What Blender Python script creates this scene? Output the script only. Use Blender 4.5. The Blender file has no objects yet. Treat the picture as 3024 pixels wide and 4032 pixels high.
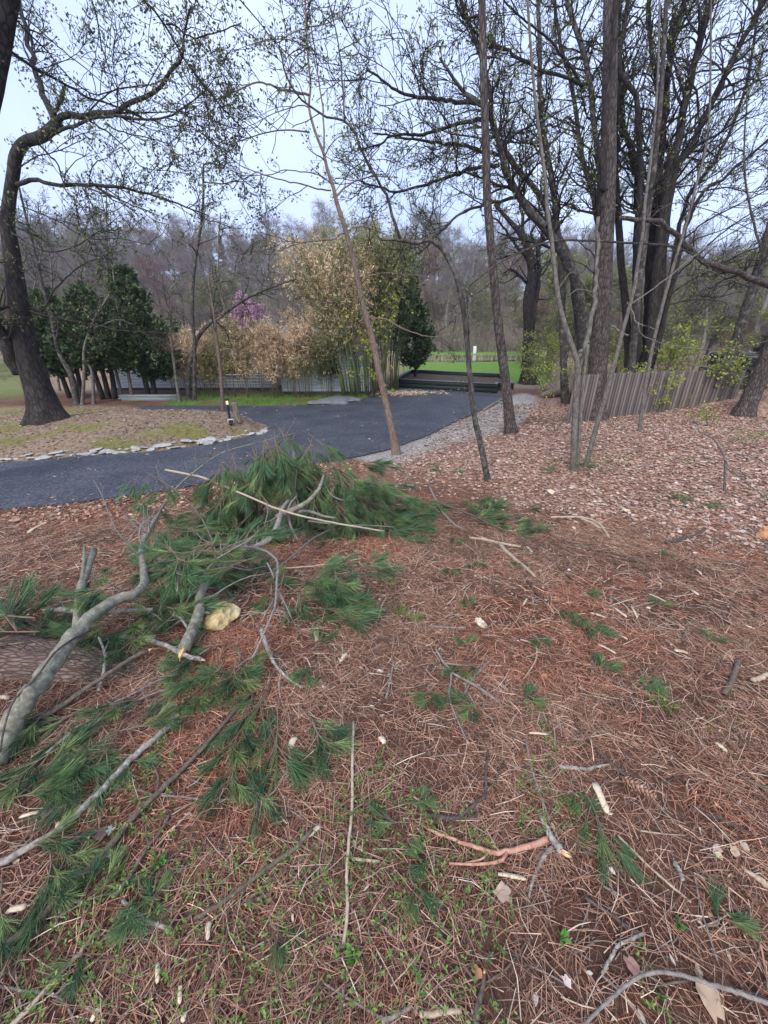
import bpy, math, random
import numpy as np
from mathutils import Vector, Matrix, Euler

random.seed(7)
RNG = np.random.default_rng(11)
scene = bpy.context.scene
COL = scene.collection

# ------------------------------------------------------------------ camera
IW, IH, FPX = 3024.0, 4032.0, 1560.0
PITCH = math.radians(24.7)
CAM = np.array([0.0, 0.0, 1.65])
cam_data = bpy.data.cameras.new('camera')
cam_data.sensor_fit = 'VERTICAL'
cam_data.sensor_height = 36.0
cam_data.lens = 36.0 * FPX / IH
cam_data.clip_start = 0.05
cam_data.clip_end = 2000.0
cam = bpy.data.objects.new('camera', cam_data)
cam.location = CAM
cam.rotation_euler = (math.pi / 2 - PITCH, 0, 0)
COL.objects.link(cam)
scene.camera = cam

# ------------------------------------------------------------------ sky and light: bright overcast spring day
SUN_EL, SUN_ROT = math.radians(44), math.radians(200)
world = bpy.data.worlds.new('World')
scene.world = world
world.use_nodes = True
wn = world.node_tree
for n in list(wn.nodes):
    wn.nodes.remove(n)
w_out = wn.nodes.new('ShaderNodeOutputWorld')
w_bg = wn.nodes.new('ShaderNodeBackground')
w_sky = wn.nodes.new('ShaderNodeTexSky')
w_sky.sky_type = 'NISHITA'
w_sky.sun_disc = False
w_sky.sun_elevation = SUN_EL
w_sky.sun_rotation = SUN_ROT
w_sky.air_density = 1.0
w_sky.dust_density = 3.0
w_tc = wn.nodes.new('ShaderNodeTexCoord')
w_noise = wn.nodes.new('ShaderNodeTexNoise')
w_noise.inputs['Scale'].default_value = 2.2
w_noise.inputs['Detail'].default_value = 4.0
w_ramp = wn.nodes.new('ShaderNodeValToRGB')
w_ramp.color_ramp.elements[0].position = 0.3
w_ramp.color_ramp.elements[0].color = (4.45, 5.7, 8.9, 1)
w_ramp.color_ramp.elements[1].position = 0.72
w_ramp.color_ramp.elements[1].color = (6.1, 7.1, 9.6, 1)
w_mix = wn.nodes.new('ShaderNodeMixRGB')
w_mix.inputs[0].default_value = 0.90
wn.links.new(w_tc.outputs['Generated'], w_noise.inputs['Vector'])
wn.links.new(w_noise.outputs['Fac'], w_ramp.inputs['Fac'])
wn.links.new(w_sky.outputs['Color'], w_mix.inputs[1])
wn.links.new(w_ramp.outputs['Color'], w_mix.inputs[2])
wn.links.new(w_mix.outputs['Color'], w_bg.inputs['Color'])
w_bg.inputs['Strength'].default_value = 0.076
wn.links.new(w_bg.outputs['Background'], w_out.inputs['Surface'])

sun_d = bpy.data.lights.new('sun', 'SUN')
sun_d.energy = 1.5
sun_d.angle = math.radians(35)
sun_d.color = (1.0, 0.95, 0.88)
sun = bpy.data.objects.new('sun', sun_d)
sun.rotation_euler = (math.radians(46), 0, math.radians(-20))
COL.objects.link(sun)

scene.view_settings.view_transform = 'Standard'
scene.view_settings.look = 'None'
scene.view_settings.gamma = 1.0
scene.view_settings.exposure = 1.14
scene.view_settings.use_curve_mapping = False
scene.cycles.max_bounces = 5
scene.cycles.diffuse_bounces = 3
scene.cycles.transparent_max_bounces = 4
scene.cycles.use_denoising = True

# ------------------------------------------------------------------ helpers
def S(t):
    t = np.clip(t, 0.0, 1.0)
    return t * t * (3 - 2 * t)

def vnoise(x, y, seed=0):
    x = np.asarray(x, float); y = np.asarray(y, float)
    xi = np.floor(x).astype(np.int64); yi = np.floor(y).astype(np.int64)
    fx = x - xi; fy = y - yi
    fx = fx * fx * (3 - 2 * fx); fy = fy * fy * (3 - 2 * fy)
    def hsh(a, b):
        n = (a * 374761393 + b * 668265263 + seed * 974634777) & 0xFFFFFFFF
        n = ((n ^ (n >> 13)) * 1274126177) & 0xFFFFFFFF
        return ((n ^ (n >> 16)) & 0xFFFF) / 65535.0
    a = hsh(xi, yi); b = hsh(xi + 1, yi); c = hsh(xi, yi + 1); d = hsh(xi + 1, yi + 1)
    return (a * (1 - fx) + b * fx) * (1 - fy) + (c * (1 - fx) + d * fx) * fy

def fbm(x, y, seed=0, o=4):
    r = 0; a = 0.5
    for i in range(o):
        r = r + a * vnoise(np.asarray(x) * 2 ** i, np.asarray(y) * 2 ** i, seed + i * 17); a *= 0.5
    return r / (1 - 0.5 ** o)

CP, SP = math.cos(PITCH), math.sin(PITCH)
def ray(px, py):
    dx = (px - IW / 2) / FPX; dy = -(py - IH / 2) / FPX
    return np.array([dx, CP + dy * SP, -SP + dy * CP])

def at(px, py, Y):
    d = ray(px, py)
    return CAM + d * (Y / d[1])

def on_level(px, py, z):
    d = ray(px, py)
    return CAM + d * ((z - CAM[2]) / d[2])

# crops of the photograph used as rulers: origin x, origin y, scale
CROPS = {'n': (0, 0, 1.0), 'd': (0, 0, 1.8228), '1': (0, 0, .9114), '2': (1512, 0, .9114), '3': (0, 800, .66305), '4': (1000, 800, .60277),
         '5': (1900, 800, .67752), '6': (0, 1700, .9114), '7': (1512, 1700, .9114), 'A': (0, 2900, .9114), 'B': (1512, 2900, .9114),
         'L': (0, 0, .48222), 'M': (700, 0, .48222), 'R': (1500, 0, .48222), 'Q': (2224, 0, .84034), 'T': (1800, 700, .7353),
         'U': (2324, 700, .7353), 'V': (0, 2300, .7353), 'W': (500, 1700, .84034), 'X': (600, 1200, .48222), 'Y': (1400, 1200, .48222), 'Z': (2200, 1200, .49668)}
def px(c, pts):
    ox, oy, s = CROPS[c]
    return [(ox + x * s, oy + y * s) for x, y in pts]

# ------------------------------------------------------------------ driveway outline and terrain height
DL = -0.95
drive_px = ([(-500, 2050), (0, 2002), (219, 1988), (398, 1962), (564, 1945), (836, 1893), (1120, 1845), (1386, 1800), (1542, 1764), (1693, 1710), (1783, 1662), (1856, 1632), (1940, 1590), (2005, 1557)]
            + [(1952, 1546), (1750, 1534), (1560, 1525), (1500, 1551), (1398, 1577), (1241, 1594), (1000, 1598), (800, 1597), (560, 1596), (540, 1606)]
            + [(700, 1618), (860, 1640), (960, 1650), (1030, 1660), (1056, 1678), (1047, 1706), (928, 1728), (829, 1748), (663, 1771), (563, 1781), (331, 1795), (132, 1811), (0, 1821), (-500, 1860)])
DRIVE = np.array([on_level(a, b, DL)[:2] for a, b in drive_px])

def poly_in(x, y, P):
    ins = np.zeros(np.shape(x), bool)
    n = len(P)
    for i in range(n):
        x0, y0 = P[i]; x1, y1 = P[(i + 1) % n]
        c = ((y0 > y) != (y1 > y)) & (x < (x1 - x0) * (y - y0) / (y1 - y0 + 1e-12) + x0)
        ins ^= c
    return ins

def poly_dist(x, y, P):
    best = np.full(np.shape(x), 1e9)
    n = len(P)
    for i in range(n):
        x0, y0 = P[i]; x1, y1 = P[(i + 1) % n]
        dx, dy = x1 - x0, y1 - y0
        t = np.clip(((x - x0) * dx + (y - y0) * dy) / (dx * dx + dy * dy + 1e-12), 0, 1)
        best = np.minimum(best, (x - x0 - t * dx) ** 2 + (y - y0 - t * dy) ** 2)
    return np.sqrt(best)

def height(x, y):
    x = np.asarray(x, float); y = np.asarray(y, float)
    raw = -0.95 * S((y - 1.0) / 5.0) + 0.30 * S((x - 1.3) / 4.0) * S((y - 3.0) / 4.0) * (1 - S((y - 14) / 8))
    raw = raw + 0.50 * np.exp(-(((x + 6.6) / 4.6) ** 2 + ((y - 11.0) / 2.3) ** 2))
    raw = raw + 0.10 * np.exp(-(((x - 5.5) / 2.5) ** 2 + ((y - 9.3) / 1.3) ** 2))
    raw = raw + 0.42 * S((x - 8.0) / 3.0) * S((y - 11.5) / 2.0) * (1 - S((y - 20) / 6))
    raw = raw + 0.45 * S((y - 27) / 19)
    raw = raw + 0.05 * (fbm(x * .9, y * .9, 3) - .5) + 0.025 * (fbm(x * 4, y * 4, 5, 2) - .5)
    d = np.where(poly_in(x, y, DRIVE), 0.0, poly_dist(x, y, DRIVE))
    b = S(d / 0.8)
    z = (DL - 0.03) * (1 - b) + raw * b
    hillh = 15.0 - 6.0 * S((x - 5) / 45) + 2.5 * (fbm(x * .02, y * .0 + 3, 9, 2) - .5)
    z = z + hillh * S((y - 46) / 95) + 0.8 * (fbm(x * .06, y * .06, 21, 2) - .5) * S((y - 40) / 20)
    z = z + 4.0 * S((np.abs(x) - 60) / 120)
    # pond hollow
    z = z - 0.45 * np.exp(-(((x - 6.5) / 6.5) ** 4 + ((y - 41.0) / 4.2) ** 4))
    return z

_T = np.concatenate([np.arange(.3, 8, .01), np.geomspace(8, 320, 900)])
def ground(pxx, pyy, off=0.0):
    d = ray(pxx, pyy)
    P = CAM[None] + d[None] * _T[:, None]
    diff = P[:, 2] - height(P[:, 0], P[:, 1]) - off
    k = int(np.argmax(diff < 0))
    if diff[k] >= 0: k = len(_T) - 1
    if k > 0:
        f = diff[k - 1] / (diff[k - 1] - diff[k] + 1e-12)
        return P[k - 1] + (P[k] - P[k - 1]) * f
    return P[k]

def gz(x, y):
    return float(height(np.array([x]), np.array([y]))[0])

# ------------------------------------------------------------------ materials
MATS = {}
def new_mat(name):
    m = bpy.data.materials.new(name); m.use_nodes = True
    nt = m.node_tree
    for n in list(nt.nodes): nt.nodes.remove(n)
    o = nt.nodes.new('ShaderNodeOutputMaterial'); b = nt.nodes.new('ShaderNodeBsdfPrincipled')
    nt.links.new(b.outputs[0], o.inputs[0])
    b.inputs['Specular IOR Level'].default_value = 0.25
    return m, nt, b

def N(nt, t, **kw):
    n = nt.nodes.new(t)
    for k, v in kw.items():
        if k in n.inputs: n.inputs[k].default_value = v
        else: setattr(n, k, v)
    return n

def ramp(nt, stops):
    r = nt.nodes.new('ShaderNodeValToRGB')
    cr = r.color_ramp
    while len(cr.elements) < len(stops): cr.elements.new(0.5)
    for e, (p, c) in zip(cr.elements, stops):
        e.position = p; e.color = (c[0], c[1], c[2], 1)
    return r

def bump(nt, b, src, strength, dist):
    bp = N(nt, 'ShaderNodeBump'); bp.inputs['Strength'].default_value = strength; bp.inputs['Distance'].default_value = dist
    nt.links.new(src, bp.inputs['Height']); nt.links.new(bp.outputs[0], b.inputs['Normal'])

def mat_noise(name, c1, c2, scale=8.0, rough=.85, bs=.5, bd=.01, stretch=(1, 1, 1), c3=None, detail=6.0):
    if name in MATS: return MATS[name]
    m, nt, b = new_mat(name)
    tc = N(nt, 'ShaderNodeTexCoord'); mp = N(nt, 'ShaderNodeMapping'); mp.inputs['Scale'].default_value = stretch
    nz = N(nt, 'ShaderNodeTexNoise'); nz.inputs['Scale'].default_value = scale; nz.inputs['Detail'].default_value = detail; nz.inputs['Roughness'].default_value = .65
    nt.links.new(tc.outputs['Object'], mp.inputs[0]); nt.links.new(mp.outputs[0], nz.inputs['Vector'])
    st = [(.3, c1), (.7, c2)] if c3 is None else [(.28, c1), (.5, c2), (.74, c3)]
    r = ramp(nt, st); nt.links.new(nz.outputs['Fac'], r.inputs[0]); nt.links.new(r.outputs[0], b.inputs['Base Color'])
    b.inputs['Roughness'].default_value = rough
    if bs: bump(nt, b, nz.outputs['Fac'], bs, bd)
    MATS[name] = m; return m

def mat_bark(name, c1, c2, c3, scale=6.0, zst=.25, bd=.02, lichen=None):
    if name in MATS: return MATS[name]
    m, nt, b = new_mat(name)
    tc = N(nt, 'ShaderNodeTexCoord'); mp = N(nt, 'ShaderNodeMapping'); mp.inputs['Scale'].default_value = zst if isinstance(zst, tuple) else (1, 1, zst)
    nt.links.new(tc.outputs['Object'], mp.inputs[0])
    nz = N(nt, 'ShaderNodeTexNoise'); nz.inputs['Scale'].default_value = scale; nz.inputs['Detail'].default_value = 7; nz.inputs['Roughness'].default_value = .7; nz.inputs['Distortion'].default_value = .6
    vo = N(nt, 'ShaderNodeTexVoronoi'); vo.feature = 'DISTANCE_TO_EDGE'; vo.inputs['Scale'].default_value = scale * 2.2
    nt.links.new(mp.outputs[0], nz.inputs['Vector']); nt.links.new(mp.outputs[0], vo.inputs['Vector'])
    mul = N(nt, 'ShaderNodeMath', operation='MULTIPLY'); mr = N(nt, 'ShaderNodeMapRange'); mr.inputs[2].default_value = .25; mr.inputs[4].default_value = 1.0
    mr.inputs['From Max'].default_value = .18; mr.inputs['To Min'].default_value = .45
    nt.links.new(vo.outputs['Distance'], mr.inputs[0]); nt.links.new(mr.outputs[0], mul.inputs[0]); nt.links.new(nz.outputs['Fac'], mul.inputs[1])
    r = ramp(nt, [(.14, c1), (.42, c2), (.7, c3)]); nt.links.new(mul.outputs[0], r.inputs[0])
    last = r.outputs[0]
    if lichen:
        n2 = N(nt, 'ShaderNodeTexNoise'); n2.inputs['Scale'].default_value = 9; n2.inputs['Detail'].default_value = 5
        nt.links.new(tc.outputs['Object'], n2.inputs['Vector'])
        r2 = ramp(nt, [(.52, (0, 0, 0)), (.68, (1, 1, 1))]); nt.links.new(n2.outputs['Fac'], r2.inputs[0])
        mx = N(nt, 'ShaderNodeMixRGB'); nt.links.new(r2.outputs[0], mx.inputs[0]); nt.links.new(last, mx.inputs[1]); mx.inputs[2].default_value = (*lichen, 1)
        last = mx.outputs[0]
    nt.links.new(last, b.inputs['Base Color'])
    b.inputs['Roughness'].default_value = .9
    bump(nt, b, mul.outputs[0], .9, bd)
    MATS[name] = m; return m

def mat_col(name, rough=.7, trans=0.0, spec=.2, var=.25, bscale=60):
    """colour comes from the mesh's own per-piece colour attribute"""
    if name in MATS: return MATS[name]
    m, nt, b = new_mat(name)
    at_ = N(nt, 'ShaderNodeAttribute'); at_.attribute_name = 'Col'
    tc = N(nt, 'ShaderNodeTexCoord'); nz = N(nt, 'ShaderNodeTexNoise'); nz.inputs['Scale'].default_value = bscale; nz.inputs['Detail'].default_value = 3
    nt.links.new(tc.outputs['Object'], nz.inputs['Vector'])
    mr = N(nt, 'ShaderNodeMapRange'); mr.inputs['To Min'].default_value = 1 - var; mr.inputs['To Max'].default_value = 1 + var
    nt.links.new(nz.outputs['Fac'], mr.inputs[0])
    mx = N(nt, 'ShaderNodeVectorMath', operation='MULTIPLY')
    nt.links.new(at_.outputs['Color'], mx.inputs[0]); nt.links.new(mr.outputs[0], mx.inputs[1])
    nt.links.new(mx.outputs[0], b.inputs['Base Color'])
    b.inputs['Roughness'].default_value = rough; b.inputs['Specular IOR Level'].default_value = spec
    if trans:
        tr = N(nt, 'ShaderNodeBsdfTranslucent'); nt.links.new(mx.outputs[0], tr.inputs['Color'])
        ms = N(nt, 'ShaderNodeMixShader'); ms.inputs[0].default_value = trans
        out = [n for n in nt.nodes if n.type == 'OUTPUT_MATERIAL'][0]
        nt.links.new(b.outputs[0], ms.inputs[1]); nt.links.new(tr.outputs[0], ms.inputs[2]); nt.links.new(ms.outputs[0], out.inputs[0])
    MATS[name] = m; return m

# ------------------------------------------------------------------ mesh helpers
def link(o, parent=None):
    COL.objects.link(o)
    if parent is not None: o.parent = parent
    return o

def mesh_np(name, V, F, mat, parent=None, col=None, smooth=False, kind=None):
    """V (n,3); F: (m,k) array or list of such arrays"""
    V = np.asarray(V, np.float32)
    Fs = [f for f in (F if isinstance(F, list) else [F]) if len(f)]
    me = bpy.data.meshes.new(name)
    me.vertices.add(len(V)); me.vertices.foreach_set('co', V.ravel())
    nl = sum(f.size for f in Fs); npol = sum(len(f) for f in Fs)
    me.loops.add(nl); me.polygons.add(npol)
    me.loops.foreach_set('vertex_index', np.concatenate([f.ravel() for f in Fs]).astype(np.int32))
    tot = np.concatenate([np.full(len(f), f.shape[1]) for f in Fs]).astype(np.int32)
    st = np.concatenate([[0], np.cumsum(tot)[:-1]]).astype(np.int32)
    me.polygons.foreach_set('loop_start', st); me.polygons.foreach_set('loop_total', tot)
    if smooth: me.polygons.foreach_set('use_smooth', np.ones(npol, bool))
    me.update(calc_edges=True)
    if col is not None:
        ca = me.color_attributes.new('Col', 'FLOAT_COLOR', 'POINT')
        c = np.ones((len(V), 4), np.float32); c[:, :3] = col
        ca.data.foreach_set('color', c.ravel())
    me.materials.append(mat)
    o = bpy.data.objects.new(name, me)
    link(o, parent)
    if kind: o['kind'] = kind
    return o

def tag(o, label, cat, group=None):
    o['label'] = label; o['category'] = cat
    if group: o['group'] = group
    return o

def thing(name, label, cat, loc=(0, 0, 0), rotz=0.0, group=None):
    o = bpy.data.objects.new(name, None); o.empty_display_size = .1
    o.location = loc; o.rotation_euler = (0, 0, rotz)
    link(o); tag(o, label, cat, group); return o

def copy_tree(o, parent=None):
    c = o.copy(); COL.objects.link(c); c.parent = parent
    for ch in list(o.children): copy_tree(ch, c)
    return c

def norm(v):
    return v / (np.linalg.norm(v, axis=-1, keepdims=True) + 1e-12)

def tubes(P, R, sides, lobes=None, cap=True):
    """P (n,k,3) R (n,k) -> V,[F...]"""
    P = np.asarray(P, float); R = np.asarray(R, float)
    n, k, _ = P.shape
    T = np.empty_like(P)
    T[:, 1:-1] = P[:, 2:] - P[:, :-2]; T[:, 0] = P[:, 1] - P[:, 0]; T[:, -1] = P[:, -1] - P[:, -2]
    T = norm(T)
    mean = norm(P[:, -1] - P[:, 0])
    ref = np.eye(3)[np.argmin(np.abs(mean), axis=1)][:, None, :]
    A = norm(np.cross(T, ref)); B = np.cross(T, A)
    th = np.arange(sides) / sides * 2 * math.pi
    rr = R[:, :, None] * np.ones(sides)
    if lobes is not None: rr = rr * lobes
    V = P[:, :, None, :] + rr[..., None] * (np.cos(th)[None, None, :, None] * A[:, :, None, :] + np.sin(th)[None, None, :, None] * B[:, :, None, :])
    i = np.arange(k - 1)[:, None]; j = np.arange(sides)[None, :]; j2 = (j + 1) % sides
    q = np.stack([i * sides + j, i * sides + j2, (i + 1) * sides + j2, (i + 1) * sides + j], -1).reshape(-1, 4)
    F = (q[None] + (np.arange(n) * k * sides)[:, None, None]).reshape(-1, 4)
    Fs = [F]
    if cap:
        base = (np.arange(n) * k * sides)[:, None]
        Fs.append((base + np.arange(sides)[::-1][None]).astype(int))
        Fs.append((base + (k - 1) * sides + np.arange(sides)[None]).astype(int))
    return V.reshape(-1, 3), Fs

def join(parts):
    Vs, Fd, off, cols = [], {}, 0, []
    for p in parts:
        V, F = p[0], p[1]
        Fs = F if isinstance(F, list) else [F]
        for f in Fs:
            if len(f): Fd.setdefault(f.shape[1], []).append(f + off)
        Vs.append(V); off += len(V)
        if len(p) > 2: cols.append(np.broadcast_to(np.asarray(p[2], float), (len(V), 3)))
    V = np.concatenate(Vs)
    return V, [np.concatenate(f) for f in Fd.values()], (np.concatenate(cols) if cols else None)

def spline(pts, n):
    """Catmull-Rom through pts (any dims) -> n points evenly spaced"""
    P = np.asarray(pts, float)
    if len(P) == 2:
        t = np.linspace(0, 1, n)[:, None]; return P[0] * (1 - t) + P[1] * t
    E = np.vstack([2 * P[0] - P[1], P, 2 * P[-1] - P[-2]])
    out = []
    for i in range(1, len(E) - 2):
        t = np.linspace(0, 1, 12, endpoint=False)[:, None]
        p0, p1, p2, p3 = E[i - 1], E[i], E[i + 1], E[i + 2]
        out.append(.5 * ((2 * p1) + (-p0 + p2) * t + (2 * p0 - 5 * p1 + 4 * p2 - p3) * t ** 2 + (-p0 + 3 * p1 - 3 * p2 + p3) * t ** 3))
    out.append(P[-1:]); C = np.vstack(out)
    d = np.concatenate([[0], np.cumsum(np.linalg.norm(np.diff(C[:, :3], axis=0), axis=1))])
    s = np.linspace(0, d[-1], n)
    return np.stack([np.interp(s, d, C[:, k]) for k in range(C.shape[1])], 1)

def box(cx, cy, cz, sx, sy, sz):
    v = np.array([[x, y, z] for x in (-.5, .5) for y in (-.5, .5) for z in (-.5, .5)]) * [sx, sy, sz] + [cx, cy, cz]
    f = np.array([[0, 1, 3, 2], [4, 6, 7, 5], [0, 4, 5, 1], [2, 3, 7, 6], [0, 2, 6, 4], [1, 5, 7, 3]])
    return v, f

def quads(C, D, U, hl, hw, bend=None):
    """leaf-like diamonds: centre C, long axis D, side axis U, half length, half width"""
    hl = np.asarray(hl)[:, None]; hw = np.asarray(hw)[:, None]
    V = np.stack([C - D * hl, C + U * hw, C + D * hl, C - U * hw], 1)
    F = np.arange(len(C) * 4).reshape(-1, 4)
    return V.reshape(-1, 3), F

def rand_dirs(n, rng=RNG):
    v = rng.normal(size=(n, 3)); return norm(v)

def perp(D, rng=RNG):
    return norm(np.cross(D, rand_dirs(len(D), rng)))
# ------------------------------------------------------------------ ground sheet
def axis(lo, hi, fine0, fine1, step, grow=1.12):
    mid = list(np.arange(fine0, fine1 + 1e-6, step))
    a, s = [], step
    v = fine0
    while v > lo:
        s *= grow; v -= s; a.append(v)
    b, s = [], step
    v = mid[-1]
    while v < hi:
        s *= grow; v += s; b.append(v)
    return np.array(a[::-1] + mid + b)
gx = axis(-260, 260, -9, 9, .075, 1.09); gy = axis(-6, 420, -.6, 13, .075, 1.07)
GX, GY = np.meshgrid(gx, gy)
GZ = height(GX, GY)
nx, ny = len(gx), len(gy)
ii = (np.arange(ny - 1)[:, None] * nx + np.arange(nx - 1)[None]).ravel()
GF = np.stack([ii, ii + 1, ii + nx + 1, ii + nx], 1)

def wpoly(pts): return np.array([ground(a, b)[:2] for a, b in pts])
LEAFP = wpoly([(1660, 1800), (1800, 1745), (2000, 1712), (2200, 1665), (2290, 1640), (2560, 1612), (2900, 1600), (3300, 1640), (3500, 2250), (3024, 2160), (2500, 2040), (2250, 1990), (1950, 1930), (1700, 1880), (1480, 1860)])
GRAVP = wpoly([(1400, 1806), (1542, 1768), (1693, 1714), (1783, 1666), (1856, 1636), (1940, 1594), (2010, 1560), (2050, 1550), (2110, 1560), (2100, 1620), (2030, 1680), (1960, 1712), (1800, 1745), (1660, 1800), (1500, 1850)])
def soft(P, x, y, w):
    d = poly_dist(x, y, P); ins = poly_in(x, y, P)
    return S(.5 + np.where(ins, d, -d) / (2 * w))
def masks(x, y):
    wob = 0.6 * (fbm(x * 1.3, y * 1.3, 31) - .5)
    leaf = soft(LEAFP, x + 2.2 * wob, y + 2.2 * wob, 1.1)
    leaf = np.maximum(leaf, S((y - 10) / 2) * S((x - 4) / 1.0) * (1 - S((y - 14) / 3)))
    grav = soft(GRAVP, x, y + wob * .3, .18)
    grass = S((y - 21.0) / 2.0) * (1 - S((y - 47) / 3 + 1.0 * (fbm(x * .05, y * .05, 77, 2) - .5))) * S((x - .02 * y) / 1.5) * (1 - S((x - .37 * y) / 1.5))
    grass = np.maximum(grass, (.25 + .5 * fbm(x * .7, y * .5, 83)) * S((y - 16) / 2) * (1 - S((y - 34) / 6)) * S((-.80 * y - x) / 1.5))
    grass = np.maximum(grass, .55 * S((y - 60) / 10) * (1 - S((y - 130) / 20)) * S((fbm(x * .04, y * .03, 78, 2) - .52) / .08) * (1 - S((x - 10) / 10)))
    wood = S((y - 17.5) / 3) * (1 - grass)
    strip = S((x + 9) / 1) * (1 - S((x + .6) / .8)) * S((y - 15.0) / .5) * (1 - S((y - 18.0) / 1.0))
    grass = np.maximum(grass, strip * (.35 + .65 * (fbm(x * 1.5, y * 1.5, 51) > .48)))
    isl = np.maximum(wood, 0)
    isl = np.maximum(isl, S((-1.5 - x) / 1.0) * S((y - 7.6) / .5) * (1 - S((y - 14.5) / 1.0)))
    moss = isl * (1 - wood) * S((fbm(x * .8, y * 1.2, 61) - .54) / .16) * .8
    near_green = (1 - S((y - 2.2) / 1.2)) * S((fbm(x * 1.6, y * 1.6, 71) - .5) / .15) * .6
    return leaf, grav, grass, np.maximum(moss, 0), isl, near_green
leaf, grav, grass, moss, isl, ngreen = masks(GX, GY)
gm, nt, b = new_mat('ground_litter')
tc = N(nt, 'ShaderNodeTexCoord')
def nz(scale, detail=6, rough=.65, vec=None, dist=0.0):
    n = N(nt, 'ShaderNodeTexNoise'); n.inputs['Scale'].default_value = scale; n.inputs['Detail'].default_value = detail; n.inputs['Roughness'].default_value = rough; n.inputs['Distortion'].default_value = dist
    nt.links.new(vec or tc.outputs['Object'], n.inputs['Vector']); return n
def mixc(f, a, c):
    m = N(nt, 'ShaderNodeMixRGB')
    for s, v in ((m.inputs[0], f), (m.inputs[1], a), (m.inputs[2], c)):
        if isinstance(v, (tuple, float)): s.default_value = (*v, 1) if isinstance(v, tuple) else v
        else: nt.links.new(v, s)
    return m.outputs[0]
n_big = nz(1.4, 5); n_mid = nz(14, 6, .75); n_fine = nz(90, 4, .8, dist=1.5)
lit = ramp(nt, [(.25, (.055, .028, .020)), (.5, (.165, .085, .058)), (.75, (.34, .205, .145))]); nt.links.new(n_fine.outputs['Fac'], lit.inputs[0])
lit2 = ramp(nt, [(.3, (.085, .045, .032)), (.55, (.21, .115, .08)), (.8, (.38, .25, .18))]); nt.links.new(n_mid.outputs['Fac'], lit2.inputs[0])
litter = mixc(.45, lit.outputs[0], lit2.outputs[0])
soil = ramp(nt, [(.38, (1, 1, 1)), (.62, (.55, .5, .48))]); nt.links.new(n_big.outputs['Fac'], soil.inputs[0])
mm = N(nt, 'ShaderNodeMixRGB', blend_type='MULTIPLY'); mm.inputs[0].default_value = .7
nt.links.new(litter, mm.inputs[1]); nt.links.new(soil.outputs[0], mm.inputs[2]); litter = mm.outputs[0]
vo = N(nt, 'ShaderNodeTexVoronoi'); vo.inputs['Scale'].default_value = 22; nt.links.new(tc.outputs['Object'], vo.inputs['Vector'])
lf = ramp(nt, [(.1, (.16, .085, .06)), (.5, (.36, .22, .16)), (.9, (.52, .36, .27))]); nt.links.new(vo.outputs['Color'], lf.inputs[0])
vg = N(nt, 'ShaderNodeTexVoronoi'); vg.inputs['Scale'].default_value = 38; nt.links.new(tc.outputs['Object'], vg.inputs['Vector'])
gr = ramp(nt, [(.05, (.16, .14, .12)), (.5, (.34, .31, .28)), (.95, (.55, .52, .48))]); nt.links.new(vg.outputs['Color'], gr.inputs[0])
gs = ramp(nt, [(.3, (.085, .165, .028)), (.7, (.17, .28, .06))]); nt.links.new(n_mid.outputs['Fac'], gs.inputs[0])
ms_ = ramp(nt, [(.3, (.13, .12, .035)), (.7, (.26, .25, .07))]); nt.links.new(n_mid.outputs['Fac'], ms_.inputs[0])
il = ramp(nt, [(.3, (.14, .095, .06)), (.5, (.28, .20, .14)), (.75, (.42, .33, .25))]); nt.links.new(n_mid.outputs['Fac'], il.inputs[0])
a1 = N(nt, 'ShaderNodeAttribute'); a1.attribute_name = 'Col'; a2 = N(nt, 'ShaderNodeAttribute'); a2.attribute_name = 'Col2'
s1 = N(nt, 'ShaderNodeSeparateColor'); s2 = N(nt, 'ShaderNodeSeparateColor'); nt.links.new(a1.outputs['Color'], s1.inputs[0]); nt.links.new(a2.outputs['Color'], s2.inputs[0])
c = mixc(s2.outputs[1], litter, il.outputs[0])
c = mixc(s1.outputs[0], c, lf.outputs[0])
c = mixc(s1.outputs[1], c, gr.outputs[0])
c = mixc(s2.outputs[0], c, ms_.outputs[0])
c = mixc(s1.outputs[2], c, gs.outputs[0])
nt.links.new(c, b.inputs['Base Color']); b.inputs['Roughness'].default_value = .95; b.inputs['Specular IOR Level'].default_value = .1
add = N(nt, 'ShaderNodeMath', operation='ADD'); nt.links.new(n_fine.outputs['Fac'], add.inputs[0]); nt.links.new(n_mid.outputs['Fac'], add.inputs[1])
bump(nt, b, add.outputs[0], .8, .02)
gnd = mesh_np('ground', np.stack([GX, GY, GZ], -1).reshape(-1, 3), GF, gm, col=np.stack([leaf, grav, grass], -1).reshape(-1, 3), smooth=True)
ca = gnd.data.color_attributes.new('Col2', 'FLOAT_COLOR', 'POINT')
cc = np.ones((nx * ny, 4), np.float32); cc[:, :3] = np.stack([moss, isl, ngreen], -1).reshape(-1, 3); ca.data.foreach_set('color', cc.ravel())
gnd['kind'] = 'structure'

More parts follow.
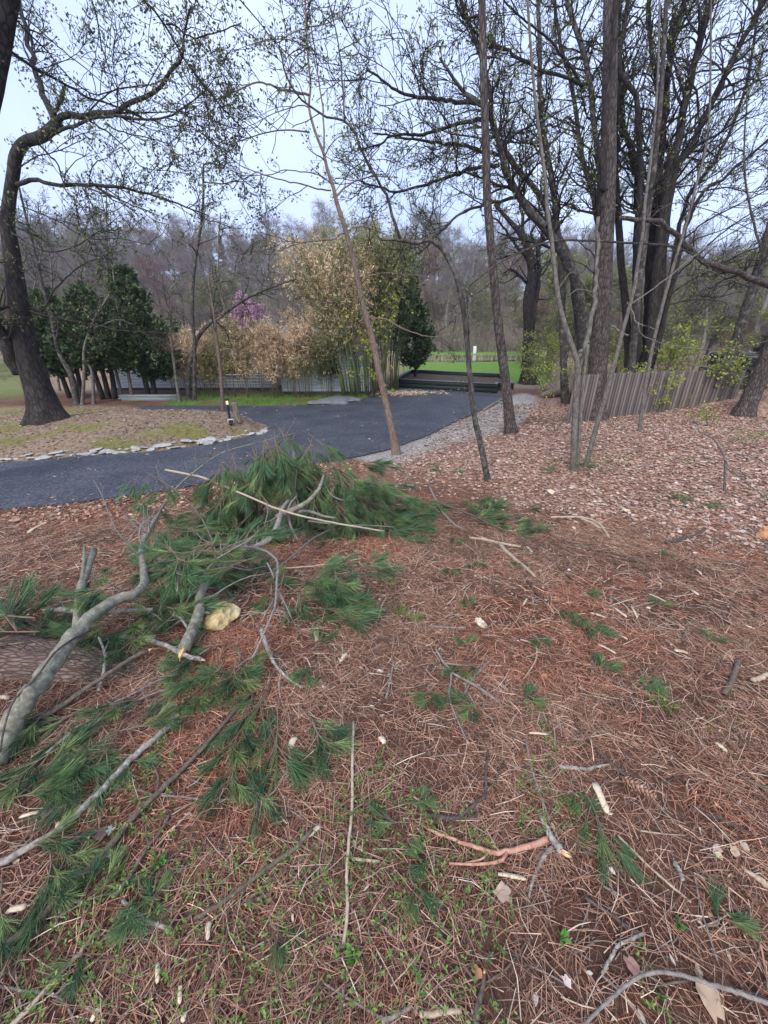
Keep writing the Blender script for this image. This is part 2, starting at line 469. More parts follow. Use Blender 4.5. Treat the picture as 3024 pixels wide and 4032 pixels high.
# ------------------------------------------------------------------ driveway: asphalt slab with a worn edge
dm, nt, b = new_mat('asphalt')
tc = N(nt, 'ShaderNodeTexCoord')
v1 = N(nt, 'ShaderNodeTexVoronoi'); v1.inputs['Scale'].default_value = 48; nt.links.new(tc.outputs['Object'], v1.inputs['Vector'])
n1 = nz(1.1, 6, .6); n2 = nz(160, 2, .8)
r1 = ramp(nt, [(.1, (.026, .030, .040)), (.6, (.054, .060, .075)), (.93, (.13, .138, .155))]); nt.links.new(v1.outputs['Color'], r1.inputs[0])
r2 = ramp(nt, [(.35, (.75, .75, .78)), (.65, (1.25, 1.2, 1.15))]); nt.links.new(n1.outputs['Fac'], r2.inputs[0])
mm = N(nt, 'ShaderNodeMixRGB', blend_type='MULTIPLY'); mm.inputs[0].default_value = 1; nt.links.new(r1.outputs[0], mm.inputs[1]); nt.links.new(r2.outputs[0], mm.inputs[2])
nt.links.new(mm.outputs[0], b.inputs['Base Color']); b.inputs['Roughness'].default_value = .72; b.inputs['Specular IOR Level'].default_value = .35
bump(nt, b, v1.outputs['Distance'], .6, .006)
# resample the outline and ripple it
E = []
for i in range(len(DRIVE)):
    p, q = DRIVE[i], DRIVE[(i + 1) % len(DRIVE)]
    n = max(1, int(np.linalg.norm(q - p) / .07))
    for k in range(n): E.append(p + (q - p) * k / n)
E = np.array(E)
E = (E + np.roll(E, 1, 0) + np.roll(E, -1, 0)) / 3
E += np.stack([fbm(E[:, 0] * 3, E[:, 1] * 3, 91) - .5, fbm(E[:, 0] * 3, E[:, 1] * 3, 92) - .5], 1) * .09 + RNG.normal(size=E.shape) * .014
import bmesh
bm = bmesh.new()
top = [bm.verts.new((x, y, DL)) for x, y in E]
from mathutils.geometry import tessellate_polygon
for t in tessellate_polygon([[Vector((x, y, 0)) for x, y in E]]):
    try: f = bm.faces.new([top[k] for k in t])
    except ValueError: pass
low = [bm.verts.new((x, y, DL - .06)) for x, y in E]
for k in range(len(E)):
    k2 = (k + 1) % len(E)
    bm.faces.new([top[k], top[k2], low[k2], low[k]])
bmesh.ops.recalc_face_normals(bm, faces=bm.faces)
me = bpy.data.meshes.new('driveway'); bm.to_mesh(me); bm.free(); me.materials.append(dm)
drive = link(bpy.data.objects.new('driveway', me)); drive['kind'] = 'structure'

# ------------------------------------------------------------------ pond
pm, nt, b = new_mat('pond_water')
b.inputs['Base Color'].default_value = (.035, .04, .03, 1); b.inputs['Roughness'].default_value = .08; b.inputs['Specular IOR Level'].default_value = .6
nn = N(nt, 'ShaderNodeTexNoise'); nn.inputs['Scale'].default_value = 3; bump(nt, b, nn.outputs['Fac'], .08, .02)
zp = float(np.median(height(6.5 + 8.8 * np.cos(np.linspace(0, 6.28, 40)), 41 + 5.3 * np.sin(np.linspace(0, 6.28, 40))))) - .12
th = np.linspace(0, 2 * math.pi, 48, endpoint=False)
V = np.stack([6.5 + 8.6 * np.cos(th), 41 + 5.2 * np.sin(th), np.full(48, zp)], 1)
pond = mesh_np('pond_water', V, np.arange(48)[None], pm); pond['kind'] = 'structure'

# ------------------------------------------------------------------ raised planting bed of dark green timbers
timber = mat_noise('timber_green', (.018, .028, .026), (.034, .048, .044), 14, .6, .3, .004, (1, 8, 8))
capm = mat_noise('timber_cap', (.10, .13, .14), (.20, .23, .24), 14, .5, .2, .003)
soilm = mat_noise('bed_soil', (.03, .018, .012), (.075, .05, .036), 9, .95, 1, .04, c3=(.20, .15, .10))
fl = on_level(1556, 1524, DL); fr = on_level(1952, 1547, DL)
bed = thing('raised_bed', 'long low dark green timber planting bed at the end of the driveway', 'planter', (fl[0], fl[1], DL - .05))
def rel(p): return np.array([p[0] - fl[0], p[1] - fl[1], p[2] - DL + .05])
bl = on_level(1640, 1505, DL); br = on_level(2170, 1515, DL)
ux = norm((fr - fl)); uy = norm(bl - fl)
W1 = np.linalg.norm(fr - fl)
cornerA = fl; cornerB = fr; cornerB2 = fr + np.array([.12, .55, 0]); cornerC = cornerB2 + ux * .75; cornerD = cornerC + np.array([.5, 4.2, 0]); cornerE = fl + np.array([1.1, 4.9, 0])
ring = [cornerA, cornerB, cornerB2, cornerC, cornerD, cornerE]
HB = .40
for k in range(6):
    p, q = ring[k], ring[(k + 1) % 6]
    d = norm(q - p); nrm = np.array([d[1], -d[0], 0])
    L = np.linalg.norm(q - p)
    for lay in range(2):
        z0 = lay * .19; t = .09 - .006 * lay
        c0 = rel(p) + np.array([0, 0, z0]) ; c1 = rel(q) + np.array([0, 0, z0])
        e0 = -.0 if k % 2 else .045
        V = []
        for pt, sgn in ((c0 - d * (.045 if k % 2 == 0 else -.045), 1), (c1 + d * (.045 if k % 2 == 0 else -.045), 1)):
            for a_, h_ in ((-t / 2, 0), (t / 2, 0), (t / 2, .185), (-t / 2, .185)):
                V.append(pt + nrm * a_ + np.array([0, 0, h_]))
        F = np.array([[0, 1, 2, 3], [7, 6, 5, 4], [0, 4, 5, 1], [1, 5, 6, 2], [2, 6, 7, 3], [3, 7, 4, 0]])
        mesh_np('timber', np.array(V), F, timber, bed)
    V = []
    for pt in (c0 + np.array([0, 0, .19]), c1 + np.array([0, 0, .19])):
        for a_, h_ in ((-.075, 0), (.075, 0), (.075, .03), (-.075, .03)):
            V.append(pt + nrm * a_ + np.array([0, 0, h_ + .0013 * k]))
    mesh_np('cap_board', np.array(V), F, capm, bed)
cc_ = np.mean([rel(p) for p in ring], 0)
V = [rel(p) * .985 + cc_ * .015 + np.array([0, 0, .24]) for p in ring]
# soil surface as a bumpy fan
sv, sf = [np.append(cc_[:2], .30)], []
NR = 8
for r in range(1, NR + 1):
    for k in range(60):
        u = k / 60 * 6; i0 = int(u) % 6; f = u - int(u)
        p = V[i0] * (1 - f) + V[(i0 + 1) % 6] * f
        w = cc_ * (1 - r / NR) + p * (r / NR)
        sv.append(np.array([w[0], w[1], .25 + .09 * (fbm(w[0] * 2, w[1] * 2, 5) - .4)]))
sf3 = [[0, 1 + k, 1 + (k + 1) % 60] for k in range(60)]
for r in range(NR - 1):
    for k in range(60):
        a_ = 1 + r * 60 + k; b_ = 1 + r * 60 + (k + 1) % 60
        sf.append([a_, a_ + 60, b_ + 60, b_])
mesh_np('soil', np.array(sv), [np.array(sf3), np.array(sf)], soilm, bed, smooth=True)

# ------------------------------------------------------------------ houses
siding = mat_noise('white_siding', (.78, .80, .83), (.86, .88, .90), 3, .6, .05, .002, (1, 1, 6))
roofm = mat_noise('roof_shingle', (.14, .15, .17), (.26, .27, .29), 12, .85, .5, .01)
trimm = mat_noise('white_trim', (.72, .72, .72), (.8, .8, .8), 4, .5, .0)
glassm, nt, b = new_mat('window_glass'); b.inputs['Base Color'].default_value = (.03, .035, .04, 1); b.inputs['Roughness'].default_value = .06; b.inputs['Specular IOR Level'].default_value = .6
foundm = mat_noise('foundation', (.05, .05, .05), (.13, .125, .12), 6, .9, .4, .01)
def house(name, label, x0, x1, y, depth, zb, wall_h, roof_h, course, wins, wallmat=siding, rmat=roofm, flat=False, rz=0.0):
    h = thing(name, label, 'house', ((x0 + x1) / 2, y, zb), rz)
    w = x1 - x0
    v, f = box(0, depth / 2, wall_h / 2, w, depth, wall_h); mesh_np('wall', v, f, wallmat, h)
    v, f = box(0, depth / 2, .1, w + .03, depth + .03, .24); mesh_np('foundation', v, f, foundm, h)
    n = int((wall_h - .23) / course)
    me0 = None
    for k in range(n if course < 9 else 0):
        z = .23 + k * course
        # each lap board: a wedge thicker at its lower edge
        vv = np.array([[-w / 2 - .01, 0, 0], [w / 2 + .01, 0, 0], [w / 2 + .01, -.032, 0], [-w / 2 - .01, -.032, 0], [-w / 2 - .01, 0, course], [w / 2 + .01, 0, course], [w / 2 + .01, -.008, course], [-w / 2 - .01, -.008, course]])
        if me0 is None:
            o = mesh_np('siding_board', vv, np.array([[3, 2, 1, 0], [0, 1, 5, 4], [2, 3, 7, 6], [4, 5, 6, 7], [1, 2, 6, 5], [3, 0, 4, 7]]), wallmat, h); me0 = o
        else:
            o = me0.copy(); COL.objects.link(o); o.parent = h
        o.location = (0, -.002, z)
    if flat:
        v, f = box(0, depth / 2, wall_h + .08, w + .5, depth + .5, .14); mesh_np('roof', v, f, rmat, h)
    else:
        ov = .35; e = -ov * roof_h / (depth / 2)
        V = np.array([[-w / 2 - ov, -ov, wall_h + e], [w / 2 + ov, -ov, wall_h + e], [w / 2 + ov, depth / 2, wall_h + roof_h], [-w / 2 - ov, depth / 2, wall_h + roof_h], [-w / 2 - ov, depth + ov, wall_h + e], [w / 2 + ov, depth + ov, wall_h + e]])
        V2 = V - [0, 0, .12]
        F = [np.array([[0, 1, 2, 3], [3, 2, 5, 4], [6, 9, 8, 7], [9, 10, 11, 8], [0, 6, 7, 1], [4, 5, 11, 10], [0, 3, 9, 6], [3, 4, 10, 9], [1, 7, 8, 2], [2, 8, 11, 5]])]
        mesh_np('roof', np.vstack([V, V2]), F, rmat, h)
        g = np.array([[-w / 2, 0, wall_h], [-w / 2, depth, wall_h], [-w / 2, depth / 2, wall_h + roof_h - .13], [w / 2, 0, wall_h], [w / 2, depth, wall_h], [w / 2, depth / 2, wall_h + roof_h - .13]])
        mesh_np('gable', g, [np.array([[0, 2, 1], [3, 4, 5]]), np.array([[0, 1, 4, 3]])], wallmat, h)
        v, f = box(0, -ov - .02, wall_h + e - .06, w + 2 * ov, .03, .16); mesh_np('fascia', v, f, trimm, h)
        v, f = box(0, depth / 2, wall_h + roof_h + .02, w + 2 * ov, .22, .05); mesh_np('ridge_cap', v, f, rmat, h)
    for (wx, wz, ww, wh) in wins:
        v, f = box(wx, -.055, wz, ww, .03, wh); wo = mesh_np('window', v, f, glassm, h)
        for s_, (a_, c_) in enumerate((((ww + .14), .07), ((ww + .14), .07), (.07, wh), (.07, wh), (.03, wh))):
            off = [(0, wh / 2 + .035), (0, -wh / 2 - .035), (-ww / 2 - .035, 0), (ww / 2 + .035, 0), (0, 0)][s_]
            v, f = box(wx + off[0], -.078, wz + off[1], a_, .05, c_); mesh_np('frame', v, f, trimm, wo)
    return h
pl = at(1115, 1560, 18.2); pr = at(1430, 1560, 18.2)
house('bungalow', 'white lap sided bungalow with grey shingle roof behind the bamboo', pl[0], pr[0] + .3, 18.2, 5.5, -1.06, 2.22, .56, .13, [(.2, 1.35, .9, .8)])
pl = at(470, 1560, 19.4); pr = at(1090, 1560, 19.4)
house('outbuilding', 'low white sided outbuilding with flat roof behind the dark evergreens', pl[0], pr[0], 19.4, 4, -1.06, 1.6, .5, .13, [(-1.2, 1.2, .8, .7), (1.9, 1.2, .8, .7)], flat=True)
cream = mat_noise('cream_wall', (.50, .47, .42), (.62, .58, .52), 1, .8, .1, .01)
for (ppx, ppy, Y, w, hh, lab, wm) in ((520, 1150, 96, 8, 2.8, 'small pale house on the wooded hillside behind the evergreens', siding), (945, 1150, 104, 9, 2.6, 'small tan house among bare trees on the hillside', cream)):
    p = at(ppx, ppy, Y)
    house('hillside_house', lab, p[0] - w / 2, p[0] + w / 2, Y, 6, gz(p[0], Y) - .3, hh, 1.6, 99, [(-2, 1.5, 1.0, 1.1), (1.5, 1.5, 1.0, 1.1)], wallmat=wm)

# ------------------------------------------------------------------ board fence: every board its own piece
fence_m = [mat_noise('fence_board_%s' % k, a_, c_, 10, .9, .5, .004, (6, 6, .5)) for k, (a_, c_) in enumerate((((.10, .082, .072), (.20, .165, .145)), ((.135, .115, .10), (.25, .215, .19)), ((.07, .055, .048), (.15, .12, .105))))]
f0 = ground(2235, 1668); f1 = at(2560, 1618, 12.2); f2 = at(2880, 1600, 12.9)
fence = thing('board_fence', 'weathered grey vertical board fence behind the large pine', 'fence', (f0[0], f0[1], gz(f0[0], f0[1])))
path = spline([f0[:2], f1[:2], f2[:2]], 80)
dl = np.linalg.norm(path[-1] - path[0]); nb = int(dl / .118)
path = spline(path, nb)
ztop = [at(2240, 1478, f0[1])[2], at(2560, 1462, f1[1])[2], at(2850, 1456, f2[1])[2]]
bmesh_board = {}
for k in range(nb):
    p = path[k]; q = path[min(k + 1, nb - 1)] if k < nb - 1 else path[k] + (path[k] - path[k - 1])
    ang = math.atan2(q[1] - p[1], q[0] - p[0])
    zt = np.interp(k / nb, [0, .55, 1], ztop) + random.uniform(-.012, .012); zb = gz(p[0], p[1]) - .12
    key = k % 3
    if key not in bmesh_board:
        w_ = .109; dg = .012
        vv = np.array([[-w_ / 2, -.011, 0], [w_ / 2, -.011, 0], [w_ / 2, .011, 0], [-w_ / 2, .011, 0], [-w_ / 2, -.011, .985], [w_ / 2, -.011, .985], [w_ / 2, .011, .985], [-w_ / 2, .011, .985], [-w_ / 2 + dg, -.011, 1], [w_ / 2 - dg, -.011, 1], [w_ / 2 - dg, .011, 1], [-w_ / 2 + dg, .011, 1]])
        ff = np.array([[0, 1, 5, 4], [1, 2, 6, 5], [2, 3, 7, 6], [3, 0, 4, 7], [4, 5, 9, 8], [5, 6, 10, 9], [6, 7, 11, 10], [7, 4, 8, 11], [8, 9, 10, 11]])
        o = mesh_np('board', vv, ff, fence_m[key], fence); bmesh_board[key] = o
    else:
        o = bmesh_board[key].copy(); COL.objects.link(o); o.parent = fence
    o.location = (p[0] - f0[0], p[1] - f0[1] + random.uniform(-.006, .006), zb - gz(f0[0], f0[1]))
    o.scale = (1, 1, zt - zb); o.rotation_euler = (random.uniform(-.01, .01), random.uniform(-.012, .012), ang)
for zf in (.30, .85):
    P3 = [np.array([p[0] - f0[0], p[1] - f0[1] + .045, np.interp(i / nb, [0, .55, 1], ztop) - 1.2 + zf - gz(f0[0], f0[1])]) for i, p in enumerate(path)]
    V, F = tubes(np.array([P3]), np.full((1, nb), .035), 4); mesh_np('rail', V, F, fence_m[2], fence)

# ------------------------------------------------------------------ dark parked off-roader beyond the fence
carp = mat_noise('car_paint', (.012, .014, .018), (.018, .02, .025), 2, .25, 0); tyrem = mat_noise('tyre', (.012, .012, .012), (.022, .022, .022), 30, .9, .3, .003)
trim_c = mat_noise('car_trim', (.02, .02, .02), (.03, .03, .03), 20, .7, 0); roofc = mat_noise('car_roof', (.03, .033, .036), (.05, .052, .056), 5, .3, 0)
lampm = mat_noise('lamp_lens', (.5, .5, .48), (.6, .6, .58), 10, .15, 0)
cp = at(2985, 1560, 14.6)
car = thing('parked_car', 'dark boxy off-road car parked beyond the grey board fence', 'car', (cp[0] + .4, cp[1], gz(cp[0], cp[1]) - .1), math.radians(-22))
def rbox(name, cx, cy, cz, sx, sy, sz, mat, parent, bev=.06, seg=3):
    bm = bmesh.new(); bmesh.ops.create_cube(bm, size=1)
    bmesh.ops.scale(bm, vec=(sx, sy, sz), verts=bm.verts); bmesh.ops.translate(bm, vec=(cx, cy, cz), verts=bm.verts)
    if bev: bmesh.ops.bevel(bm, geom=bm.edges[:] , offset=bev, segments=seg, affect='EDGES', profile=.6)
    me = bpy.data.meshes.new(name); bm.to_mesh(me); bm.free(); me.materials.append(mat)
    for p in me.polygons: p.use_smooth = True
    return link(bpy.data.objects.new(name, me), parent)
# x along the car (front at -x), y across
rbox('body', .25, 0, .92, 3.3, 1.62, .62, carp, car, .10)
rbox('bonnet', -1.35, 0, 1.0, 1.25, 1.40, .50, carp, car, .09)
cab = rbox('cabin', .55, 0, 1.48, 2.2, 1.48, .62, glassm, car, .09)
rbox('roof', .58, 0, 1.80, 2.3, 1.52, .10, roofc, car, .04)
for s_ in (-1, 1):
    for xx in (-.5, .25, .95, 1.6): rbox('pillar', xx, s_ * .735, 1.48, .07, .05, .62, carp, cab, .015, 1)
    for xx in (-1.35, 1.15):
        wv, wf = tubes(np.array([[[xx, s_ * .68, .38], [xx, s_ * .72, .38], [xx, s_ * .88, .38], [xx, s_ * .92, .38]]]), np.array([[.33, .39, .39, .33]]), 24)
        wh = mesh_np('wheel', wv, wf, tyrem, car, smooth=False)
        wv, wf = tubes(np.array([[[xx, s_ * .915, .38], [xx, s_ * .935, .38]]]), np.array([[.21, .18]]), 16); mesh_np('rim', wv, wf, roofc, wh)
        rbox('fender', xx, s_ * .82, .80, .95, .22, .08, trim_c, car, .035, 2)
    wv, wf = tubes(np.array([[[-1.965, s_ * .5, 1.03], [-2.0, s_ * .5, 1.03]]]), np.array([[.10, .085]]), 16); mesh_np('headlight', wv, wf, lampm, car)
    rbox('mirror', -.55, s_ * .92, 1.35, .12, .2, .16, trim_c, car, .03, 2)
rbox('bumper', -2.05, 0, .62, .2, 1.6, .2, trim_c, car, .05, 2)
for k in range(7): rbox('grille_slot', -1.98, -.24 + k * .08, 1.02, .02, .045, .26, trim_c, car, .008, 1)
wv, wf = tubes(np.array([[[1.92, 0, 1.05], [2.0, 0, 1.05], [2.12, 0, 1.05], [2.17, 0, 1.05]]]), np.array([[.32, .38, .38, .3]]), 24); mesh_np('spare_wheel', wv, wf, tyrem, car)

# ------------------------------------------------------------------ bollard light, wooden post, spot light, slabs, edging stones
blackm = mat_noise('black_metal', (.012, .012, .013), (.02, .02, .022), 20, .4, 0)
p = ground(905, 1652); hgt = .58
bo = thing('bollard_light', 'black bollard path light with pale lens at the island tip', 'lamp', (p[0], p[1], gz(p[0], p[1]) - .02), .1)
V, F = tubes(np.array([[[0, 0, 0], [0, 0, .02], [0, 0, .021], [0, 0, hgt - .16]]]), np.array([[.06, .06, .034, .034]]), 16); mesh_np('post', V, F, blackm, bo)
lens, nt, b = new_mat('lamp_glow'); b.inputs['Base Color'].default_value = (.75, .68, .5, 1); b.inputs['Emission Color'].default_value = (1, .86, .6, 1); b.inputs['Emission Strength'].default_value = .5
V, F = tubes(np.array([[[0, 0, hgt - .159], [0, 0, hgt - .05]]]), np.array([[.03, .03]]), 16); mesh_np('lens', V, F, lens, bo)
V, F = tubes(np.array([[[0, 0, hgt - .049], [0, 0, hgt - .02], [0, 0, hgt]]]), np.array([[.06, .055, .02]]), 16); mesh_np('cap', V, F, blackm, bo)
for k in range(4):
    a_ = k * math.pi / 2
    v, f = box(.034 * math.cos(a_), .034 * math.sin(a_), hgt - .105, .008, .008, .11); mesh_np('lens_bar', v, f, blackm, bo)
p = ground(942, 1662)
woodpost = mat_bark('post_wood', (.10, .085, .06), (.21, .18, .13), (.30, .27, .21), 10, .2, .006)
k_ = 8
ang = np.linspace(0, 2 * math.pi, 14, endpoint=False)
lob = np.ones((1, k_, 14)) * (1 + .05 * np.sin(ang * 3))[None, None]
V, F = tubes(np.array([[[-.01 * i, .004 * i, i * .082] for i in range(k_)]]) + np.array([0, 0, -.04]), np.array([[.082, .08, .079, .079, .078, .078, .077, .07]]), 14, lob)
po = mesh_np('wooden_post', V, F, woodpost, None, smooth=False); po.location = (p[0], p[1], gz(p[0], p[1])); tag(po, 'short round weathered wooden post beside the bollard light', 'post')
p = ground(918, 1668)
sp = thing('spot_light', 'small grey garden spot light at the foot of the bollard', 'spot light', (p[0] - .02, p[1] - .1, gz(p[0] - .02, p[1] - .1)), .4)
greym = mat_noise('grey_plastic', (.42, .43, .43), (.5, .5, .5), 20, .5, 0)
rbox('housing', 0, 0, .13, .16, .12, .11, greym, sp, .02, 2); rbox('bracket', 0, .02, .04, .05, .05, .10, blackm, sp, .01, 1); rbox('glass', 0, -.062, .13, .12, .012, .08, glassm, sp, .004, 1)

stone_m = mat_noise('grey_stone', (.28, .26, .24), (.44, .42, .39), 7, .9, .7, .015, c3=(.56, .53, .49))
slate_m = mat_noise('slate', (.12, .125, .135), (.22, .23, .24), 5, .75, .3, .006)
def rock_mesh(name, seed, sx, sy, sz, mat, flat=.5, sub=2, parent=None):
    r = np.random.default_rng(seed)
    bm = bmesh.new(); bmesh.ops.create_icosphere(bm, subdivisions=sub, radius=1)
    dirs = norm(r.normal(size=(9, 3))); offs = r.uniform(.5, .95, 9)
    for v in bm.verts:
        c_ = np.array(v.co)
        for d_, o_ in zip(dirs, offs):           # shear flat facets off the block
            t = c_ @ d_
            if t > o_: c_ = c_ - d_ * (t - o_)
        c_ = c_ * (1 + .07 * r.normal())
        v.co = (c_[0] * sx, c_[1] * sy, c_[2] * sz)
    me = bpy.data.meshes.new(name); bm.to_mesh(me); bm.free(); me.materials.append(mat)
    return me
stones = [rock_mesh('edging_stone', 100 + k, .5, .36, .16, stone_m, sub=2) for k in range(6)]
edge = [(1050, 1690), (1040, 1707), (990, 1716), (928, 1727), (880, 1737), (829, 1747), (750, 1758), (663, 1770), (600, 1777), (563, 1780), (500, 1784), (420, 1789), (331, 1794), (230, 1802), (132, 1810), (60, 1816), (0, 1820), (-60, 1824)]
ep = spline([ground(a, b_)[:2] for a, b_ in edge], 74)
for k, q in enumerate(ep):
    o = bpy.data.objects.new('edging_stone', stones[k % 6]); link(o)
    s_ = random.choice([.12, .16, .22, .28, .36]) if k not in (23, 24) else .5
    n_ = np.array([-.25, 1.0]) * random.uniform(.02, .22)
    x, y = q[0] + n_[0] + random.uniform(-.04, .04), q[1] + n_[1]
    o.location = (x, y, gz(x, y) + .02 * s_); o.scale = (s_ * random.uniform(.8, 1.3), s_ * random.uniform(.7, 1.1), s_ * random.uniform(.5, 1)); o.rotation_euler = (random.uniform(-.2, .2), random.uniform(-.2, .2), random.uniform(0, 6.28))
    tag(o, 'flat pale stone edging the leafy island beside the driveway', 'stone', 'stones edging the island')
# slabs of the little path by the bamboo
sl = [((1262, 1598), (.62, .40, .10), 'irregular slate slab at the driveway edge by the bamboo'), ((1320, 1597), (.55, .36, .09), 'second slate kerb slab beside the path to the bungalow'), ((1380, 1586), (.5, .34, .09), 'narrow slate kerb slab under the tall bamboo')]
for k, (pp, s_, lab) in enumerate(sl):
    q = ground(*pp)
    me_ = rock_mesh('stone_slab', 300 + k, s_[0], s_[1], s_[2], slate_m, sub=2)
    o = link(bpy.data.objects.new('stone_slab', me_)); o.location = (q[0], q[1] + .3, DL + .03); o.rotation_euler = (0, 0, random.uniform(-.2, .2)); tag(o, lab, 'stone slab')
q = on_level(1325, 1575, DL + .08)
o = rbox('path_slab', 0, 0, 0, 1.0, 1.3, .07, slate_m, None, .02, 1); o.location = (q[0], q[1] + .35, DL + .06); o.rotation_euler = (0, 0, -.5); tag(o, 'smooth grey paving slab leading from the driveway to the bungalow', 'paving slab')
# timber edging along the gravel and bed debris
logm = mat_bark('old_log', (.10, .075, .05), (.22, .17, .12), (.36, .31, .25), 9, .3, .01)
q0 = on_level(1905, 1618, DL); q1 = on_level(1990, 1565, DL); q2 = on_level(2050, 1530, DL)
V, F = tubes(np.array([spline([q0 + [0, 0, .03], q1 + [.05, 0, .05]], 8)]), np.full((1, 8), .055) * RNG.uniform(.9, 1.1, 8), 8); o = mesh_np('edging_log', V, F, logm, None, smooth=True); tag(o, 'thin weathered timber edging between the driveway and the gravel', 'timber edging')
q0 = ground(2130, 1568); q1 = ground(2260, 1552)
lob = (1 + .25 * (RNG.random((1, 12, 14)) - .5))
V, F = tubes(np.array([spline([q0 + [0, 0, .09], (q0 + q1) / 2 + [0, 0, .15], q1 + [0, 0, .11]], 12)]), np.array([[.05, .11, .14, .15, .15, .14, .15, .14, .13, .12, .1, .05]]), 14, lob); o = mesh_np('rotten_log', V, F, logm, None); tag(o, 'grey rotten log lying on the leaves beyond the gravel', 'log')
q0 = ground(1972, 1590)
o = rbox('flat_stone', 0, 0, 0, .42, .3, .05, slate_m, None, .015, 1); q0 = ground(1945, 1604); o.location = (q0[0] + .35, q0[1], gz(q0[0] + .35, q0[1]) + .03); o.rotation_euler = (0, .05, .4); tag(o, 'small flat slate lying on the gravel by the timber edging', 'stone')
# stacked planks behind the island
plank_m = mat_noise('grey_plank', (.19, .22, .20), (.33, .37, .35), 5, .8, .3, .004, (.5, 6, 6))
q0 = ground(600, 1574); ps = thing('plank_stack', 'low stack of weathered greenish planks behind the island trees', 'planks', (q0[0], q0[1], gz(q0[0], q0[1])))
for k in range(4):
    v, f = box(random.uniform(-.1, .1), random.uniform(-.05, .05), .03 + k * .05, 2.3, .5 - .03 * k, .038); mesh_np('plank', v, f, plank_m, ps)
# small white utility marker on the far lawn
q0 = ground(1868, 1392); o = rbox('marker_post', 0, 0, .35, .3, .3, .75, trimm, None, .03, 2); o.location = (q0[0], q0[1], gz(q0[0], q0[1])); tag(o, 'small white marker post at the far edge of the lawn', 'post')
# overhead wires
wire_m = mat_noise('wire', (.10, .10, .11), (.14, .14, .15), 3, .6, 0)
for (za, zb_, lab) in ((1196, 1222, 'upper thin overhead wire crossing before the hillside trees'), (1212, 1236, 'lower thin overhead wire crossing before the hillside trees')):
    a_, b_ = at(-600, za, 47), at(3700, zb_, 47)
    t = np.linspace(0, 1, 30)[:, None]; P3 = a_ * (1 - t) + b_ * t; P3[:, 2] -= 1.1 * 4 * (t * (1 - t))[:, 0]
    V, F = tubes(P3[None], np.full((1, 30), .014), 4); tag(mesh_np('overhead_wire', V, F, wire_m), lab, 'wire')
# ------------------------------------------------------------------ tree machinery
bark_grey = mat_bark('bark_grey', (.025, .022, .020), (.065, .056, .050), (.130, .114, .100), 7, .3, .012, (.16, .155, .125))
bark_dark = mat_bark('bark_dark', (.012, .010, .009), (.036, .030, .027), (.080, .068, .060), 7, .25, .02)
bark_pine = mat_bark('bark_pine', (.022, .016, .014), (.085, .068, .060), (.19, .158, .142), 9, .28, .04)
bark_pale = mat_bark('bark_pale', (.075, .064, .054), (.15, .13, .112), (.245, .22, .19), 10, .4, .006, (.17, .17, .13))
bark_tan = mat_bark('bark_tan', (.11, .075, .055), (.20, .145, .11), (.28, .215, .17), 9, .35, .008)
twig_m = mat_noise('twig_bark', (.020, .016, .015), (.050, .041, .038), 6, .9, 0)
twig_pale = mat_noise('twig_pale', (.085, .07, .06), (.16, .135, .115), 6, .9, 0)
leaf_m = mat_col('young_leaf', .55, .35, .25, .15, 30)

def limb3(pts, w0, w1, Y0, Y1, n=16, wob=.02):
    """pixel path with widths in pixels and a real distance at each end -> 3D polyline, radii"""
    P2 = spline(pts, n)
    t = np.linspace(0, 1, n)
    Ys = Y0 + (Y1 - Y0) * t
    P = np.array([at(a, b, y) for (a, b), y in zip(P2, Ys)])
    dep = np.array([y / ray(a, b)[1] for (a, b), y in zip(P2, Ys)])
    R = (w0 + (w1 - w0) * t ** .9) / 2 / FPX * dep / np.sqrt(1 + ((P2[:, 0] - IW / 2) / FPX) ** 2)
    if wob: P[1:-1] += RNG.normal(size=(n - 2, 3)) * wob * np.minimum(1, R[1:-1, None] * 20)
    return P, R

def children(P, R, per_m, l0, l1, ang, k, up=0.0, start=.15, rscale=.5, rmin=.003, rng=RNG, taper=.35):
    """spawn side shoots from polylines P (n,k0,3),R"""
    seg = np.linalg.norm(np.diff(P, axis=1), axis=2).sum(1)
    cnt = np.maximum(1, rng.poisson(np.maximum(seg * per_m, .01))) if per_m < 50 else np.full(len(P), int(per_m - 50))
    idx = np.repeat(np.arange(len(P)), cnt)
    n = len(idx)
    t = start + (1 - start) * rng.random(n)
    u = t * (P.shape[1] - 1); i0 = np.minimum(u.astype(int), P.shape[1] - 2); f = (u - i0)[:, None]
    base = P[idx, i0] * (1 - f) + P[idx, i0 + 1] * f
    r0 = R[idx, i0] * (1 - f[:, 0]) + R[idx, i0 + 1] * f[:, 0]
    T = norm(P[idx, i0 + 1] - P[idx, i0])
    B = norm(np.cross(T, rand_dirs(n, rng)))
    a = np.radians(rng.normal(ang, 12, n))[:, None]
    D = norm(T * np.cos(a) + B * np.sin(a) + np.array([0, 0, up]))
    L = rng.uniform(l0, l1, n) * (1.0 - .45 * t)
    r = np.maximum(np.minimum(r0 * rscale, .05) * rng.uniform(.7, 1.1, n), rmin)
    Q = np.empty((n, k, 3)); Q[:, 0] = base
    d = D
    for j in range(1, k):
        d = norm(d + rng.normal(size=(n, 3)) * .22 + np.array([0, 0, up * .25]))
        Q[:, j] = Q[:, j - 1] + d * (L / (k - 1))[:, None]
    RR = r[:, None] * np.linspace(1, taper, k)[None]
    return Q, np.maximum(RR, rmin * .75)

